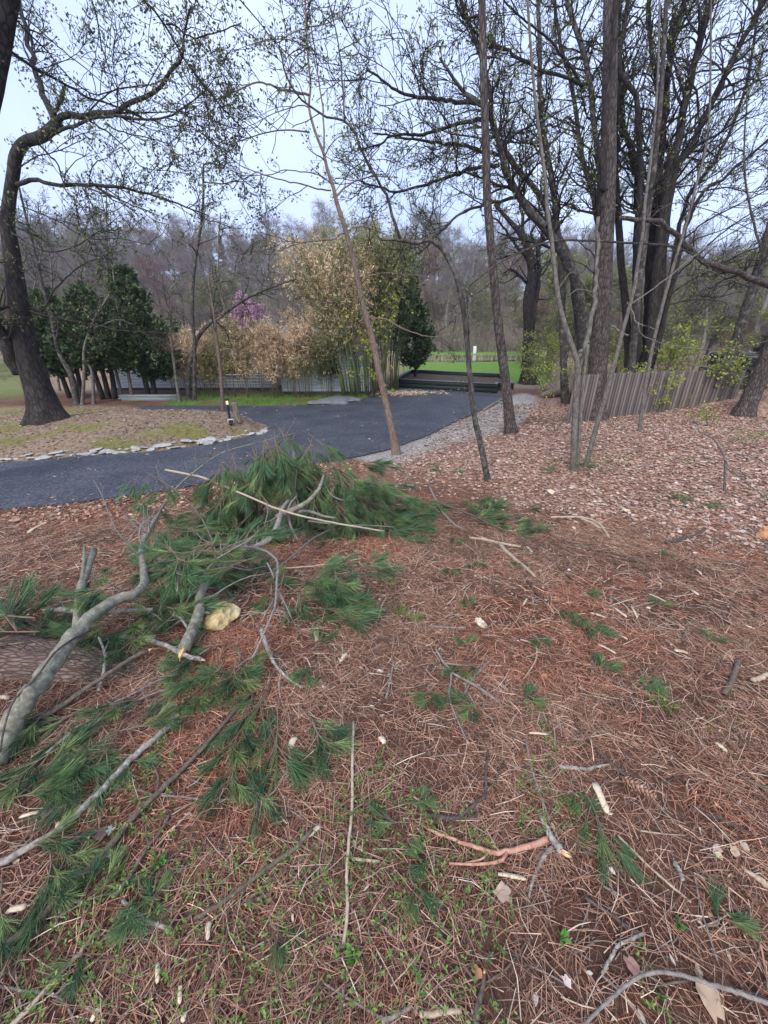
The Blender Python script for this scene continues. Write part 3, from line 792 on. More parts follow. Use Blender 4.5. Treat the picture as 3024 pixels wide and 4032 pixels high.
GREENS = np.array([[.10, .125, .05], [.14, .165, .06], [.17, .185, .085], [.10, .11, .065], [.22, .23, .08]])
YGREEN = np.array([[.26, .30, .05], [.32, .36, .07], [.22, .28, .05], [.36, .38, .11]])
def leaf_cloud(C, size, pal, rng=RNG, per=1, spread=.02):
    n = len(C) * per
    c = np.repeat(C, per, 0) + rng.normal(size=(n, 3)) * spread
    D = rand_dirs(n, rng); D[:, 2] -= .5; D = norm(D); U = perp(D, rng)
    s = size * rng.uniform(.6, 1.3, n)
    V, F = quads(c, D, U, s, s * .55)
    col = np.repeat(pal[rng.integers(0, len(pal), n)] * rng.uniform(.7, 1.25, (n, 1)), 4, 0)
    return V, F, col

def build_limbs(tr, limbs, mat, sides=10):
    for P, R in limbs:
        sd = 6 if R[0] < .03 else sides
        V, F = tubes(P[None], R[None], sd); mesh_np('limb', V, F, mat, tr, smooth=True)

def lace(tr, src, d1=2.2, l1=(.7, 1.9), d2=4.5, l2=(.3, .8), d3=7, l3=(.12, .38), up=.1, tm=twig_m, leaves=.5, pal=GREENS, lsize=.024, rmin=(.0075, .0052, .0038), start=.2, rng=RNG):
    A, B, C = [], [], []
    for P, R in src:
        q, r = children(P[None], R[None], d1, l1[0], l1[1], 48, 7, up, start, .45, rmin[0], rng); A.append((q, r))
    q1 = np.concatenate([a for a, _ in A]); r1 = np.concatenate([a for _, a in A])
    q2, r2 = children(q1, r1, d2, l2[0], l2[1], 45, 5, up * .6, .12, .6, rmin[1], rng)
    q3, r3 = children(q2, r2, d3, l3[0], l3[1], 42, 3, up * .4, .1, .7, rmin[2], rng)
    V, F, _ = join([tubes(q1, r1, 4, cap=False), tubes(q2, r2, 3, cap=False), tubes(q3, r3, 3, cap=False)])
    mesh_np('twigs', V, F, tm, tr, kind='stuff')
    if leaves > 0:
        tips = np.concatenate([q3[:, -1], q3[:, 1], q2[:, -1]])
        tips = tips[rng.random(len(tips)) < leaves]
        if len(tips):
            V, F, c_ = leaf_cloud(tips, lsize, pal, rng, 3, .04)
            mesh_np('leaves', V, F, leaf_m, tr, col=c_, kind='stuff')
    return len(q3)

def trunk_mesh(tr, P, R, mat, sides=20, rough=.08, flare=.5, flare_len=.3, seed=0, name='trunk', ridges=0.0):
    n = len(P)
    s = np.concatenate([[0], np.cumsum(np.linalg.norm(np.diff(P, axis=0), axis=1))])
    th = np.arange(sides) / sides * 2 * math.pi
    A, Bm = np.meshgrid(s, th, indexing='ij')
    lob = 1 + rough * 2 * (fbm(np.cos(Bm) * 2 + A * 1.2 + 7, np.sin(Bm) * 2 + A * .7, seed, 3) - .5)
    if ridges: lob += ridges * (fbm(Bm / (2 * math.pi) * 26, A * 4.0, seed + 5, 2) - .5)
    roots = .5 + .5 * np.cos(Bm * 5 + seed) * .7
    lob += flare * np.exp(-A / flare_len) * (.35 + roots)
    V, F = tubes(P[None], R[None], sides, lob[None]); return mesh_np(name, V, F, mat, tr, smooth=True)

def tree(name, label, base, trunk, w, mat, limbs=(), Yoff=0.0, Y1=None, sides=18, flare=.35, rough=.07, group=None, cat='tree', lc=None, twig_from_trunk=.35, sink=.06, n=40, ridges=0.0, flare_len=.3, seed=None, lmat=None):
    """base: pixel on the ground; trunk: pixel path upward; w: [(y pixel, width)...]"""
    g = ground(*base); Y = g[1] + Yoff
    tr = thing(name, label, cat, (g[0], g[1], gz(g[0], g[1])), 0, group)
    off = np.array([g[0], g[1], gz(g[0], g[1])])
    pts = spline([base] + list(trunk), n)
    ws = np.interp(-pts[:, 1], [-a for a, _ in w], [b_ for _, b_ in w]) if w[0][0] > w[-1][0] else None
    Yt = np.linspace(Y, Y1 or Y, n)
    P = np.array([at(a, b_, y) for (a, b_), y in zip(pts, Yt)]); dep = np.array([y / ray(a, b_)[1] for (a, b_), y in zip(pts, Yt)])
    R = ws / 2 / FPX * dep / np.sqrt(1 + ((pts[:, 0] - IW / 2) / FPX) ** 2)
    P = np.vstack([P[:1] - [0, 0, sink], P]); R = np.concatenate([R[:1], R])
    trunk_mesh(tr, P - off, R, mat, sides, rough, flare, flare_len, seed or len(label), ridges=ridges)
    L = []
    for lb in limbs:
        pts_, w0, w1, dY0, dY1 = lb[:5]
        Pl, Rl = limb3(pts_, w0, w1, Y + dY0, Y + dY1, max(8, min(26, 4 * len(pts_))))
        L.append((Pl - off, Rl))
    build_limbs(tr, L, lmat or mat)
    if lc is not None:
        k = int(len(P) * twig_from_trunk)
        src = L + ([(P[k:] - off, R[k:])] if lc.get('trunk', True) else [])
        lc2 = {a: b_ for a, b_ in lc.items() if a != 'trunk'}
        lace(tr, src, **lc2)
    return tr, off

# 1 --- great leaning maple on the island
Y0 = ground(192, 1655)[1]
tree('maple_tree', 'large leaning maple with dark furrowed trunk on the leafy island', (192, 1655),
     [(150, 1520), (112, 1400), (85, 1250), (60, 1100), (40, 960), (28, 880)] + px('L', [(80, 1600), (110, 1400), (130, 1270), (205, 1160), (330, 1120), (430, 1040), (480, 985)]),
     [(1655, 150), (1520, 118), (1400, 104), (1250, 94), (1100, 84), (960, 70), (800, 56), (600, 54), (472, 44)], bark_dark,
     [(px('3', [(125, 1010), (60, 880), (0, 750), (-70, 600), (-120, 300)]), 78, 50, 0, -.6),
      (px('L', [(470, 985), (540, 945), (720, 940), (850, 930), (1000, 880), (1160, 800), (1290, 740), (1400, 570), (1480, 470), (1500, 300), (1560, 60)]), 30, 6, 0, -1.2),
      (px('L', [(450, 1000), (370, 830), (320, 680), (290, 580), (240, 350), (190, 150), (140, 0), (90, -200)]), 32, 15, 0, .8),
      (px('L', [(430, 960), (480, 830), (530, 710)]), 18, 14, 0, -.4),
      (px('L', [(460, 1085), (560, 1040), (720, 985), (850, 950), (1000, 950), (1150, 975), (1350, 960), (1480, 890), (1659, 760)]), 16, 5, 0, -2.2),
      (px('L', [(1350, 960), (1530, 1020), (1659, 1100), (1900, 1300)]), 6, 3, -1.8, -2.6),
      (px('L', [(120, 1510), (220, 1470), (320, 1460), (370, 1500), (500, 1510), (640, 1510), (850, 1520), (1000, 1530), (1200, 1580), (1400, 1650), (1700, 1760)]), 22, 5, 0, -1.5),
      (px('L', [(640, 1510), (800, 1560), (1000, 1640), (1300, 1760)]), 9, 4, -.6, -1.8),
      (px('L', [(330, 1190), (400, 1260), (470, 1340), (510, 1470), (540, 1560), (640, 1659), (760, 1850)]), 9, 4, 0, -1.2),
      (px('L', [(140, 1370), (300, 1280), (450, 1240), (640, 1160), (710, 1120)]), 7, 3, 0, -1),
      (px('L', [(700, 940), (860, 780), (1000, 720), (1180, 705), (1340, 640), (1500, 500)]), 8, 3, -.3, 1.0),
      (px('L', [(720, 980), (850, 1060), (1000, 1180), (1120, 1330), (1230, 1420), (1260, 1600)]), 8, 3, -.4, -1.6),
      (px('L', [(850, 1010), (1000, 1080), (1200, 1125), (1400, 1200), (1480, 1420)]), 6, 3, -.4, -1.4),
      (px('3', [(150, 560), (240, 640), (320, 520), (420, 420), (540, 340), (700, 330)]), 9, 4, 0, -1.2),
      (px('3', [(160, 640), (210, 652), (400, 692), (560, 722), (700, 755), (880, 765), (1060, 765)]), 10, 4, 0, -1.6),
      (px('3', [(60, 170), (250, 280), (420, 270), (560, 190), (720, 150)]), 8, 3, 0, -1),
      (px('3', [(130, 20), (330, 100), (520, 210), (700, 210), (900, 250)]), 7, 3, 0, -1.5)],
     sides=36, flare=.55, rough=.10, flare_len=.28, n=70, ridges=.10, seed=3,
     lc=dict(d1=3.2, l1=(.5, 1.7), d2=4.5, d3=6, leaves=.6, up=.05, rmin=(.0085, .0058, .0045), lsize=.030, trunk=False))

# 2 --- neighbour tree just outside the left edge, its limbs reach into the frame
p = at(-420, 2000, 6.5)
tr = thing('overhanging_tree', 'dark tree at the frame edge with long limbs reaching over the driveway', 'tree', (p[0], 6.5, gz(p[0], 6.5)))
off = np.array([p[0], 6.5, gz(p[0], 6.5)])
bp = spline([(-420, 2030), (-330, 1500), (-200, 900), (-90, 500), (-30, 250), (8, 60), (60, -150), (160, -420)], 40)
P = np.array([at(a, b_, 6.5) for a, b_ in bp]); dep = np.array([6.5 / ray(a, b_)[1] for a, b_ in bp]); R = np.linspace(170, 62, 40) / 2 / FPX * dep
P = np.vstack([P[:1] - [0, 0, .5], P]); R = np.append(R[0], R)
trunk_mesh(tr, P - off, R, bark_dark, 24, .08, .3, .3, 8, ridges=.08)
LM = []
for q, w0, w1, a_, b_ in [(px('L', [(-40, 330), (150, 460), (300, 570), (440, 640), (560, 700), (700, 790), (820, 830), (950, 870), (1150, 960)]), 17, 6, 0, 1.0),
                          (px('L', [(60, 80), (200, 240), (370, 400), (500, 560), (620, 680), (780, 780), (900, 745), (1020, 715), (1200, 690)]), 9, 4, 0, .8),
                          (px('L', [(-60, 440), (60, 455), (180, 470), (250, 500)]), 7, 4, 0, .4),
                          (px('L', [(80, 60), (250, 180), (420, 330), (600, 480), (800, 640), (1000, 820)]), 8, 3, 0, -.3),
                          (px('n', [(60, -150), (300, -120), (500, -60), (570, 0), (650, 100), (705, 195), (800, 335), (900, 450), (1010, 560)]), 14, 4, 0, 1.5),
                          (px('n', [(655, 95), (690, 98), (723, 130), (765, 150), (800, 140), (860, 125), (950, 90)]), 7, 4, .9, 1.3),
                          (px('n', [(100, -300), (280, -180), (360, 0), (385, 90), (410, 220), (450, 320), (485, 410)]), 10, 4, 0, .9),
                          (px('n', [(160, -420), (600, -250), (900, -40), (1000, 60), (1080, 160), (1180, 260)]), 12, 3, 0, .8)]:
    Pl, Rl = limb3(q, w0, w1, 6.5 + a_, 6.5 + b_, 22); LM.append((Pl - off, Rl))
build_limbs(tr, LM, bark_dark)
lace(tr, LM, d1=2.6, l1=(.4, 1.3), d2=6, d3=8, leaves=.62, up=.02, rmin=(.0060, .0042, .0032), lsize=.022)

# 3 --- slim young trees standing on the island
def sap(label, base, trunk, w, mat=bark_pale, limbs=(), lc='def', name='young_tree', **k):
    if lc == 'def': lc = dict(d1=3.2, l1=(.4, 1.3), d2=4.5, d3=6, leaves=.35, up=.12, rmin=(.009, .0065, .005), lsize=.026)
    return tree(name, label, base, trunk, w, mat, limbs, sides=12, flare=.35, flare_len=.15, rough=.06, lc=lc, group=k.pop('group', None), **k)
c3 = lambda pts: px('3', pts)
sap('slim young tree with twisted trunk before the dark evergreens', c3([(558, 1192)])[0], c3([(545, 1000), (500, 930), (512, 850), (530, 770), (565, 690), (620, 590), (650, 540)]), [(1600, 15), (1250, 10), (1100, 4)], limbs=[(c3([(540, 740), (620, 720), (700, 690), (790, 720)]), 7, 3, 0, -.5), (c3([(555, 700), (530, 680), (500, 640), (510, 560)]), 5, 2, 0, .3)])
sap('thin pale young tree leaning on the twisted one', c3([(490, 1195)])[0], c3([(500, 1000), (498, 880), (470, 960), (480, 900), (520, 780), (545, 720)])[:2] + c3([(520, 790), (560, 690), (600, 600)]), [(1600, 16), (1200, 8)])
sap('straight thin young tree crossing the evergreen foliage', c3([(726, 1162)])[0], c3([(690, 1000), (660, 850), (650, 700), (640, 400), (635, 150), (630, -100)]), [(1570, 14), (1200, 10), (700, 4)])
sap('thin young tree curving left before the tallest evergreen', c3([(787, 1168)])[0], c3([(760, 1000), (730, 800), (690, 560), (650, 220), (600, -60)]), [(1574, 15), (1200, 10), (760, 4)], limbs=[(c3([(730, 780), (800, 800), (900, 790), (980, 820)]), 5, 3, 0, -.4), (c3([(715, 720), (740, 640), (820, 520)]), 5, 3, 0, .4)])
sap('thin straight young tree beside the tan bamboo row', c3([(1067, 1180)])[0], c3([(1040, 1000), (1015, 800), (1003, 600), (1010, 520), (1050, 470)]), [(1582, 14), (1150, 6)])
sap('tall grey young tree leaning left behind the big maple', c3([(455, 1195)])[0], c3([(430, 1040), (350, 880), (310, 700), (250, 480), (195, 250), (140, 20), (90, -200)]), [(1592, 30), (1300, 19), (960, 14), (660, 8)], bark_grey, limbs=[(c3([(330, 830), (345, 740), (330, 650)]), 8, 4, 0, -.5), (c3([(270, 560), (190, 400), (180, 250)]), 7, 3, 0, .4)])
sap('tall young tree whose tip hooks sharply sideways', c3([(1156, 1178)])[0], c3([(1155, 850), (1142, 600), (1160, 350), (1195, 120), (1208, -40)]) + px('M', [(208, 1480), (212, 1345), (270, 1330), (330, 1350), (380, 1375), (392, 1300), (390, 1210)]), [(1582, 16), (1200, 13), (900, 11), (640, 8), (560, 4)], bark_grey,
    limbs=[(px('M', [(212, 1490), (290, 1490), (350, 1500), (420, 1510), (450, 1540), (520, 1440)]), 6, 3, 0, -.3), (px('M', [(190, 1659), (150, 1550), (130, 1440), (125, 1340)]), 4, 2, 0, .3)])
sap('young tree bent into a long arch to the right', c3([(1120, 1168)])[0], c3([(1125, 980), (1160, 830), (1210, 750), (1280, 685), (1380, 620), (1480, 556), (1659, 482), (1760, 450)]), [(1576, 20), (1350, 18), (1250, 15), (1090, 7)], bark_grey, limbs=[(c3([(1280, 685), (1325, 660), (1330, 630), (1318, 590)]), 10, 6, 0, .1)])
sap('slim young tree at the island tip with a kinked fork', c3([(1325, 1232)])[0], c3([(1310, 1000), (1285, 800), (1275, 690), (1255, 560), (1240, 450), (1250, 410)]), [(1620, 15), (1300, 12), (1070, 5)], bark_tan, limbs=[(c3([(1275, 700), (1330, 650), (1315, 550), (1300, 420), (1298, 200), (1310, 60)]), 9, 4, 0, .2), (c3([(1245, 420), (1300, 405), (1370, 405), (1430, 430)]), 5, 3, 0, -.3), (c3([(1310, 320), (1370, 310), (1450, 310), (1540, 300)]), 4, 2, .2, -.2)])
for (b0, pts, w_, lab) in (((130, 1560), [(140, 1400), (125, 1200), (160, 1000), (150, 800)], 13, 'thin tree right behind the maple trunk'), ((235, 1540), [(215, 1400), (190, 1270), (205, 1100), (180, 900)], 12, 'thin pale tree between the maple and the evergreens')):
    sap(lab, b0, pts, [(1580, w_), (800, 5)])

# 4 --- leaning sapling at the driveway edge
tree('leaning_tree', 'slender smooth barked tree leaning left at the near driveway edge', (1560, 1788),
     [(1545, 1700), (1500, 1500), (1465, 1330), (1430, 1200), (1400, 1060), (1370, 940)] + px('M', [(1300, 1659), (1270, 1530), (1220, 1380), (1190, 1250), (1130, 1100), (1085, 950), (1070, 850), (1085, 700), (1070, 550), (1050, 250), (1040, 0), (1030, -250)]),
     [(1790, 36), (1700, 28), (1500, 25), (1200, 22), (940, 19), (740, 15), (600, 11), (400, 9), (0, 7), (-200, 5)], bark_tan,
     [(px('M', [(1250, 1555), (1130, 1540), (1000, 1500), (850, 1470), (650, 1410), (480, 1330), (400, 1210)]), 6, 3, 0, -1),
      (px('M', [(1250, 1500), (1160, 1430), (1000, 1400), (860, 1390), (750, 1425), (500, 1430), (300, 1400)]), 5, 2, 0, -.6),
      (px('M', [(1300, 1600), (1370, 1530), (1430, 1490), (1600, 1440), (1800, 1450)]), 8, 3, 0, .8),
      (px('M', [(1080, 780), (960, 745), (830, 725), (720, 680), (650, 670), (520, 720), (350, 800), (100, 850)]), 9, 3, 0, -1.2),
      (px('M', [(1070, 880), (1000, 860), (800, 920), (640, 1000), (500, 1060)]), 5, 2, 0, -.8),
      (px('M', [(1075, 1080), (870, 1055), (700, 1090), (500, 1150), (400, 1180), (180, 1080), (0, 1000)]), 6, 2.5, .2, -1.4),
      (px('M', [(1190, 1250), (1197, 1100), (1185, 900), (1150, 650), (1110, 350), (1060, 0), (1040, -200)]), 8, 4, 0, .5),
      (px('M', [(1060, 380), (930, 330), (830, 320), (640, 350), (450, 420)]), 5, 2, 0, -.9),
      (px('M', [(1055, 230), (960, 260), (860, 320), (830, 380), (870, 480)]), 5, 2, 0, .7),
      (px('M', [(1060, 220), (1200, 200), (1380, 110), (1560, 20)]), 5, 2, 0, .6),
      (px('4', [(600, 200), (560, 200), (530, 232), (400, 245), (270, 270), (120, 330), (0, 330)]), 7, 3, 0, -1.0),
      (px('4', [(615, 180), (680, 150), (760, 165), (870, 210)]), 6, 3, 0, .8),
      (px('4', [(690, 530), (750, 480), (850, 455), (980, 465), (1130, 480)]), 6, 3, 0, -.9),
      (px('4', [(700, 640), (560, 620), (400, 660), (250, 640), (100, 590)]), 4, 2, 0, .8),
      (px('4', [(745, 745), (860, 760), (1000, 830), (1130, 870), (1250, 865), (1380, 810)]), 6, 3, 0, -.8),
      (px('4', [(480, 240), (540, 330), (580, 430)]), 4, 2, -.2, -.4)],
     sides=16, flare=.3, flare_len=.12, rough=.06, n=70, seed=4,
     lc=dict(d1=3.0, l1=(.4, 1.4), d2=4.5, d3=8, leaves=.75, up=.05, rmin=(.0062, .0045, .0036), lsize=.025, pal=GREENS))
# spray of fresh yellow green leaves hanging from its lower branches
# 5 --- bent sapling with a snapped, horizontal top
tree('bent_tree', 'grey sapling bent over with a snapped horizontal top', (1920, 1892),
     [(1895, 1760), (1868, 1640), (1850, 1480), (1838, 1330), (1822, 1200), (1800, 1100), (1782, 1050), (1745, 985), (1715, 958), (1690, 945), (1640, 955), (1560, 944), (1500, 943)],
     [(1892, 25), (1640, 22), (1480, 21), (1200, 20), (1050, 21), (960, 18), (940, 11)], bark_grey,
     [(px('n', [(1577, 948), (1545, 850), (1522, 766)]) + px('M', [(1659, 1510), (1560, 1350), (1490, 1200), (1450, 1080), (1370, 990), (1280, 965), (1180, 940), (1100, 880), (1000, 800), (900, 650), (830, 400)]), 12, 6, 0, -.6),
      (px('M', [(1365, 985), (1340, 600), (1300, 300), (1230, 0), (1200, -200)]), 7, 4, -.3, -.3),
      (px('n', [(1690, 945), (1740, 900), (1800, 850), (1880, 800)]) , 7, 4, 0, .6),
      (px('n', [(1700, 948), (1660, 880), (1620, 820), (1600, 700)]), 5, 3, 0, .3),
      (px('n', [(1640, 955), (1680, 1000), (1600, 1060), (1520, 1100)]), 4, 2, 0, -.3),
      (px('n', [(1838, 1330), (1846, 1312), (1848, 1300)]), 6, 3, 0, -.1)],
     sides=14, flare=.25, flare_len=.1, rough=.07, n=60, seed=6, lmat=bark_grey,
     lc=dict(d1=2.6, l1=(.35, 1.2), d2=4.5, d3=8, leaves=.6, up=.08, rmin=(.0062, .0046, .0034), lsize=.020, trunk=False, pal=np.vstack([GREENS, YGREEN[:2]])))

# 6 --- straight dark conifer trunk by the gravel
tree('straight_tree', 'tall straight brown trunk at the edge of the gravel', (2012, 1704),
     [(1990, 1500), (1965, 1300), (1945, 1100), (1920, 800), (1912, 560), (1905, 330), (1898, 0), (1892, -350)],
     [(1705, 50), (1640, 41), (1300, 35), (800, 32), (0, 29), (-300, 27)], bark_pine,
     [(px('n', [(1945, 1100), (1870, 1160), (1800, 1180)]), 7, 3, 0, -.6), (px('n', [(1912, 600), (1860, 480), (1820, 300), (1800, 150)]), 7, 3, 0, .4)],
     sides=22, flare=.35, flare_len=.15, rough=.05, n=60, ridges=.06, seed=9, lc=dict(d1=1.0, l1=(.4, 1.1), d2=3, d3=4, leaves=.0, up=.0))
# 7 --- the great pine
tree('pine_tree', 'thick upright pine with rough plated bark in front of the fence', (2335, 1652),
     [(2350, 1500), (2368, 1250), (2380, 1000), (2390, 800), (2397, 500), (2402, 200), (2404, 0), (2408, -350)],
     [(1655, 102), (1600, 84), (1450, 76), (1000, 68), (500, 62), (0, 58), (-300, 54)], bark_pine,
     [(px('Q', [(238, -60), (232, 120), (222, 280), (196, 480), (184, 600), (180, 760), (186, 900)]), 24, 30, -.42, -.5)],
     sides=40, flare=.35, flare_len=.3, rough=.05, n=110, ridges=.16, seed=12, lmat=bark_dark)
# 8 --- broken twin sapling pair in the leaves
c5 = lambda pts: px('5', pts)
tree('forked_sapling', 'pale sapling with a splintered fork among the brown leaves', c5([(528, 1556)])[0],
     c5([(532, 1400), (540, 1200), (548, 1040), (556, 960), (545, 900)]) + c5([(510, 800), (470, 680), (440, 550), (415, 350), (400, 200), (372, 0)]) + px('n', [(2150, 730), (2105, 365), (2077, 0), (2060, -300)]),
     [(1860, 31), (1780, 26), (1500, 24), (1440, 26), (1400, 22), (1000, 18), (700, 14), (300, 11), (-200, 9)], bark_pale,
     [(c5([(560, 960), (590, 900), (600, 820), (625, 740), (640, 620), (660, 500), (668, 300), (672, 80)]), 22, 14, .05, .3), (c5([(545, 905), (562, 880), (570, 855)]), 20, 17, 0, 0), (c5([(640, 520), (560, 500), (500, 540)]), 6, 3, .1, -.2), (c5([(440, 500), (520, 400), (600, 490), (640, 560)]), 4, 3, 0, .2)],
     sides=14, flare=.2, flare_len=.08, rough=.08, n=70, seed=14, lc=dict(d1=1.2, l1=(.3, .9), d2=3.5, d3=5, leaves=.1, up=.1, rmin=(.005, .0038, .003)))
tree('thin_companion_sapling', 'slimmer sapling growing close beside the splintered fork', c5([(550, 1552)])[0], c5([(566, 1300), (575, 1150), (590, 1000), (612, 820)]), [(1855, 17), (1350, 14)], bark_pale, sides=10, flare=.2, flare_len=.06, lc=None)
tree('slanting_sapling', 'slim pale sapling slanting right across the pine trunk', c5([(600, 1535)])[0],
     c5([(650, 1340), (700, 1170), (740, 1020), (775, 900), (815, 740), (855, 600), (885, 470), (905, 330), (930, 180), (945, 0)]) + px('n', [(2565, 600), (2590, 300), (2600, -200)]),
     [(1842, 21), (1500, 19), (1200, 16), (800, 13), (0, 8), (-100, 7)], bark_pale,
     [(c5([(860, 590), (960, 520), (1080, 430), (1240, 300), (1420, 190), (1659, 60)]), 7, 5, 0, .8), (c5([(850, 770), (800, 745), (745, 708)]), 10, 11, 0, .2), (c5([(840, 575), (875, 640), (890, 690), (960, 715), (1000, 730)]), 7, 4, .05, -.3), (c5([(905, 690), (920, 760), (1000, 800), (1120, 830), (1300, 850), (1500, 830), (1659, 800)]), 5, 3, -.2, -.6)],
     sides=12, flare=.2, flare_len=.08, rough=.06, n=50, seed=15, lc=dict(d1=1.6, l1=(.3, .9), d2=3.5, d3=5, leaves=.12, up=.05, rmin=(.005, .0038, .003)))
tree('fence_sapling', 'thin pale trunk standing just before the board fence', c5([(912, 1325)])[0], c5([(930, 1180), (960, 980), (1000, 780), (1060, 540), (1120, 330), (1190, 100), (1230, -60)]) + [(2790, 500), (2800, 0), (2810, -250)], [(1700, 17), (1200, 15), (700, 11), (-200, 7)], bark_pale, sides=12, flare=.2, flare_len=.1, n=50, seed=16, lc=dict(d1=1.4, l1=(.4, 1.0), d2=3, d3=4, leaves=.1, up=.1))
tree('smooth_barked_tree', 'smooth grey trunk standing against the board fence', c5([(858, 1205)])[0], c5([(862, 1050), (868, 900), (890, 700), (905, 500), (940, 250), (960, 60)]) + [(2570, 700), (2600, 400), (2630, -100)], [(1620, 34), (1300, 32), (900, 26), (0, 18)], bark_grey, sides=16, flare=.15, flare_len=.15, n=40, seed=17, lc=dict(d1=1.4, l1=(.5, 1.3), d2=3, d3=4.5, leaves=.15, up=.12))

# 9 --- two many-stemmed maples behind the fence
def base3(ppx, Y): 
    q = at(ppx, 1500, Y); return np.array([q[0], Y, gz(q[0], Y)])
Q = lambda pts: px('Q', pts)
def multistem(name, label, ppx, Y, stems, branches, lcs, seed, flare_r=.5):
    b3 = base3(ppx, Y); tr = thing(name, label, 'tree', b3)
    L = []
    for q, w0, w1, dy0, dy1 in stems:
        P, R = limb3(q, w0, w1, Y + dy0, Y + dy1, 30, .015)
        root = b3 + np.array([(P[0, 0] - b3[0]) * .45, 0, -.15])
        nrt = 8; t = np.linspace(0, 1, nrt, endpoint=False)[:, None]
        P = np.vstack([root * (1 - t) + P[0] * t, P]); R = np.concatenate([np.linspace(R[0] * 1.35, R[0], nrt), R])
        V, F = tubes((P - b3)[None], R[None], 14, (1 + .10 * (RNG.random((1, len(P), 14)) - .5))); mesh_np('trunk', V, F, bark_dark if seed == 2 else bark_grey, tr, smooth=True)
        L.append((P[len(P) // 3:] - b3, R[len(P) // 3:]))
    BL = []
    for q, w0, w1, dy0, dy1 in branches:
        P, R = limb3(q, w0, w1, Y + dy0, Y + dy1, max(10, 4 * len(q))); BL.append((P - b3, R))
    build_limbs(tr, BL, bark_dark)
    lace(tr, BL + L, **lcs); return tr
R_ = lambda pts: px('R', pts)
lcm = dict(d1=4.2, l1=(.7, 2.6), d2=4.8, l2=(.35, 1.0), d3=5.6, l3=(.15, .45), leaves=.26, up=.14, rmin=(.0105, .0075, .0056), lsize=.032, pal=np.vstack([GREENS, YGREEN]))
multistem('multi_stemmed_maple', 'many stemmed maple arching over the gravel behind the fence', 2280, 14.0,
    [(px('n', [(2218, 1440), (2212, 1070), (2198, 935), (2185, 800), (2160, 640), (2135, 500), (2125, 300), (2120, 0), (2115, -250)]), 30, 14, 0, .6),
     (px('n', [(2300, 1464), (2293, 1274), (2266, 1105), (2218, 1003), (2157, 908), (2090, 840), (2020, 738), (1982, 650), (1960, 560), (1929, 440), (1857, 410 - 20), (1808, 342), (1770, 280), (1731, 227)]), 54, 9, 0, -2.2),
     (px('n', [(2285, 1400), (2250, 1050), (2200, 930), (2141, 800), (2112, 752), (2054, 685), (2001, 612), (1963, 560), (1935, 470), (1915, 300), (1850, 100), (1800, -50), (1760, -250)]), 28, 12, .3, -1.2),
     (Q([(160, 1700), (165, 940), (150, 700), (120, 420), (90, 250), (50, 130), (10, 0), (-30, -250)]), 30, 18, .4, 1.5),
     (px('n', [(2320, 1450), (2345, 1100), (2350, 850), (2290, 600), (2255, 350), (2200, 150), (2170, -150)]), 26, 12, .6, 2.0)],
    [(R_([(830, 850), (700, 840), (500, 815), (300, 790), (130, 740), (0, 640), (-120, 560)]), 17, 7, -2.0, -2.6),
     (R_([(820, 980), (600, 1020), (400, 1080), (200, 1105), (80, 1115), (0, 1170), (-150, 1220)]), 15, 6, -1.8, -2.6),
     (R_([(1060, 1290), (900, 1250), (840, 1240), (700, 1190), (640, 1180), (500, 1170), (300, 1140), (80, 1110), (-60, 1090)]), 15, 6, -1.0, -2.2),
     (R_([(960, 1350), (830, 1360), (700, 1390), (560, 1440), (420, 1490), (260, 1540), (100, 1570), (30, 1540), (-150, 1500)]), 15, 6, -1.2, -2.4),
     (px('n', [(2050, 770), (1980, 790), (1900, 810), (1800, 850), (1720, 930), (1650, 1000)]), 14, 5, -.8, -2.2),
     (R_([(1180, 800), (1080, 835), (900, 842), (700, 835)]), 6, 4, -1, -1.5),
     (R_([(1659, 700), (1500, 620), (1350, 590), (1200, 520), (1000, 400), (880, 360), (700, 180), (600, 0), (560, -150)]), 14, 8, .3, -1.6),
     (R_([(1659, 750), (1560, 560), (1400, 350), (1250, 220), (1100, 100), (1000, 0)]), 12, 6, .5, -.6),
     (R_([(1659, 1050), (1560, 980), (1520, 960), (1440, 1030), (1370, 1020), (1290, 1085), (1180, 1160), (1030, 1160), (950, 1120)]), 10, 6, -.5, -1.5)],
    lcm, 1)
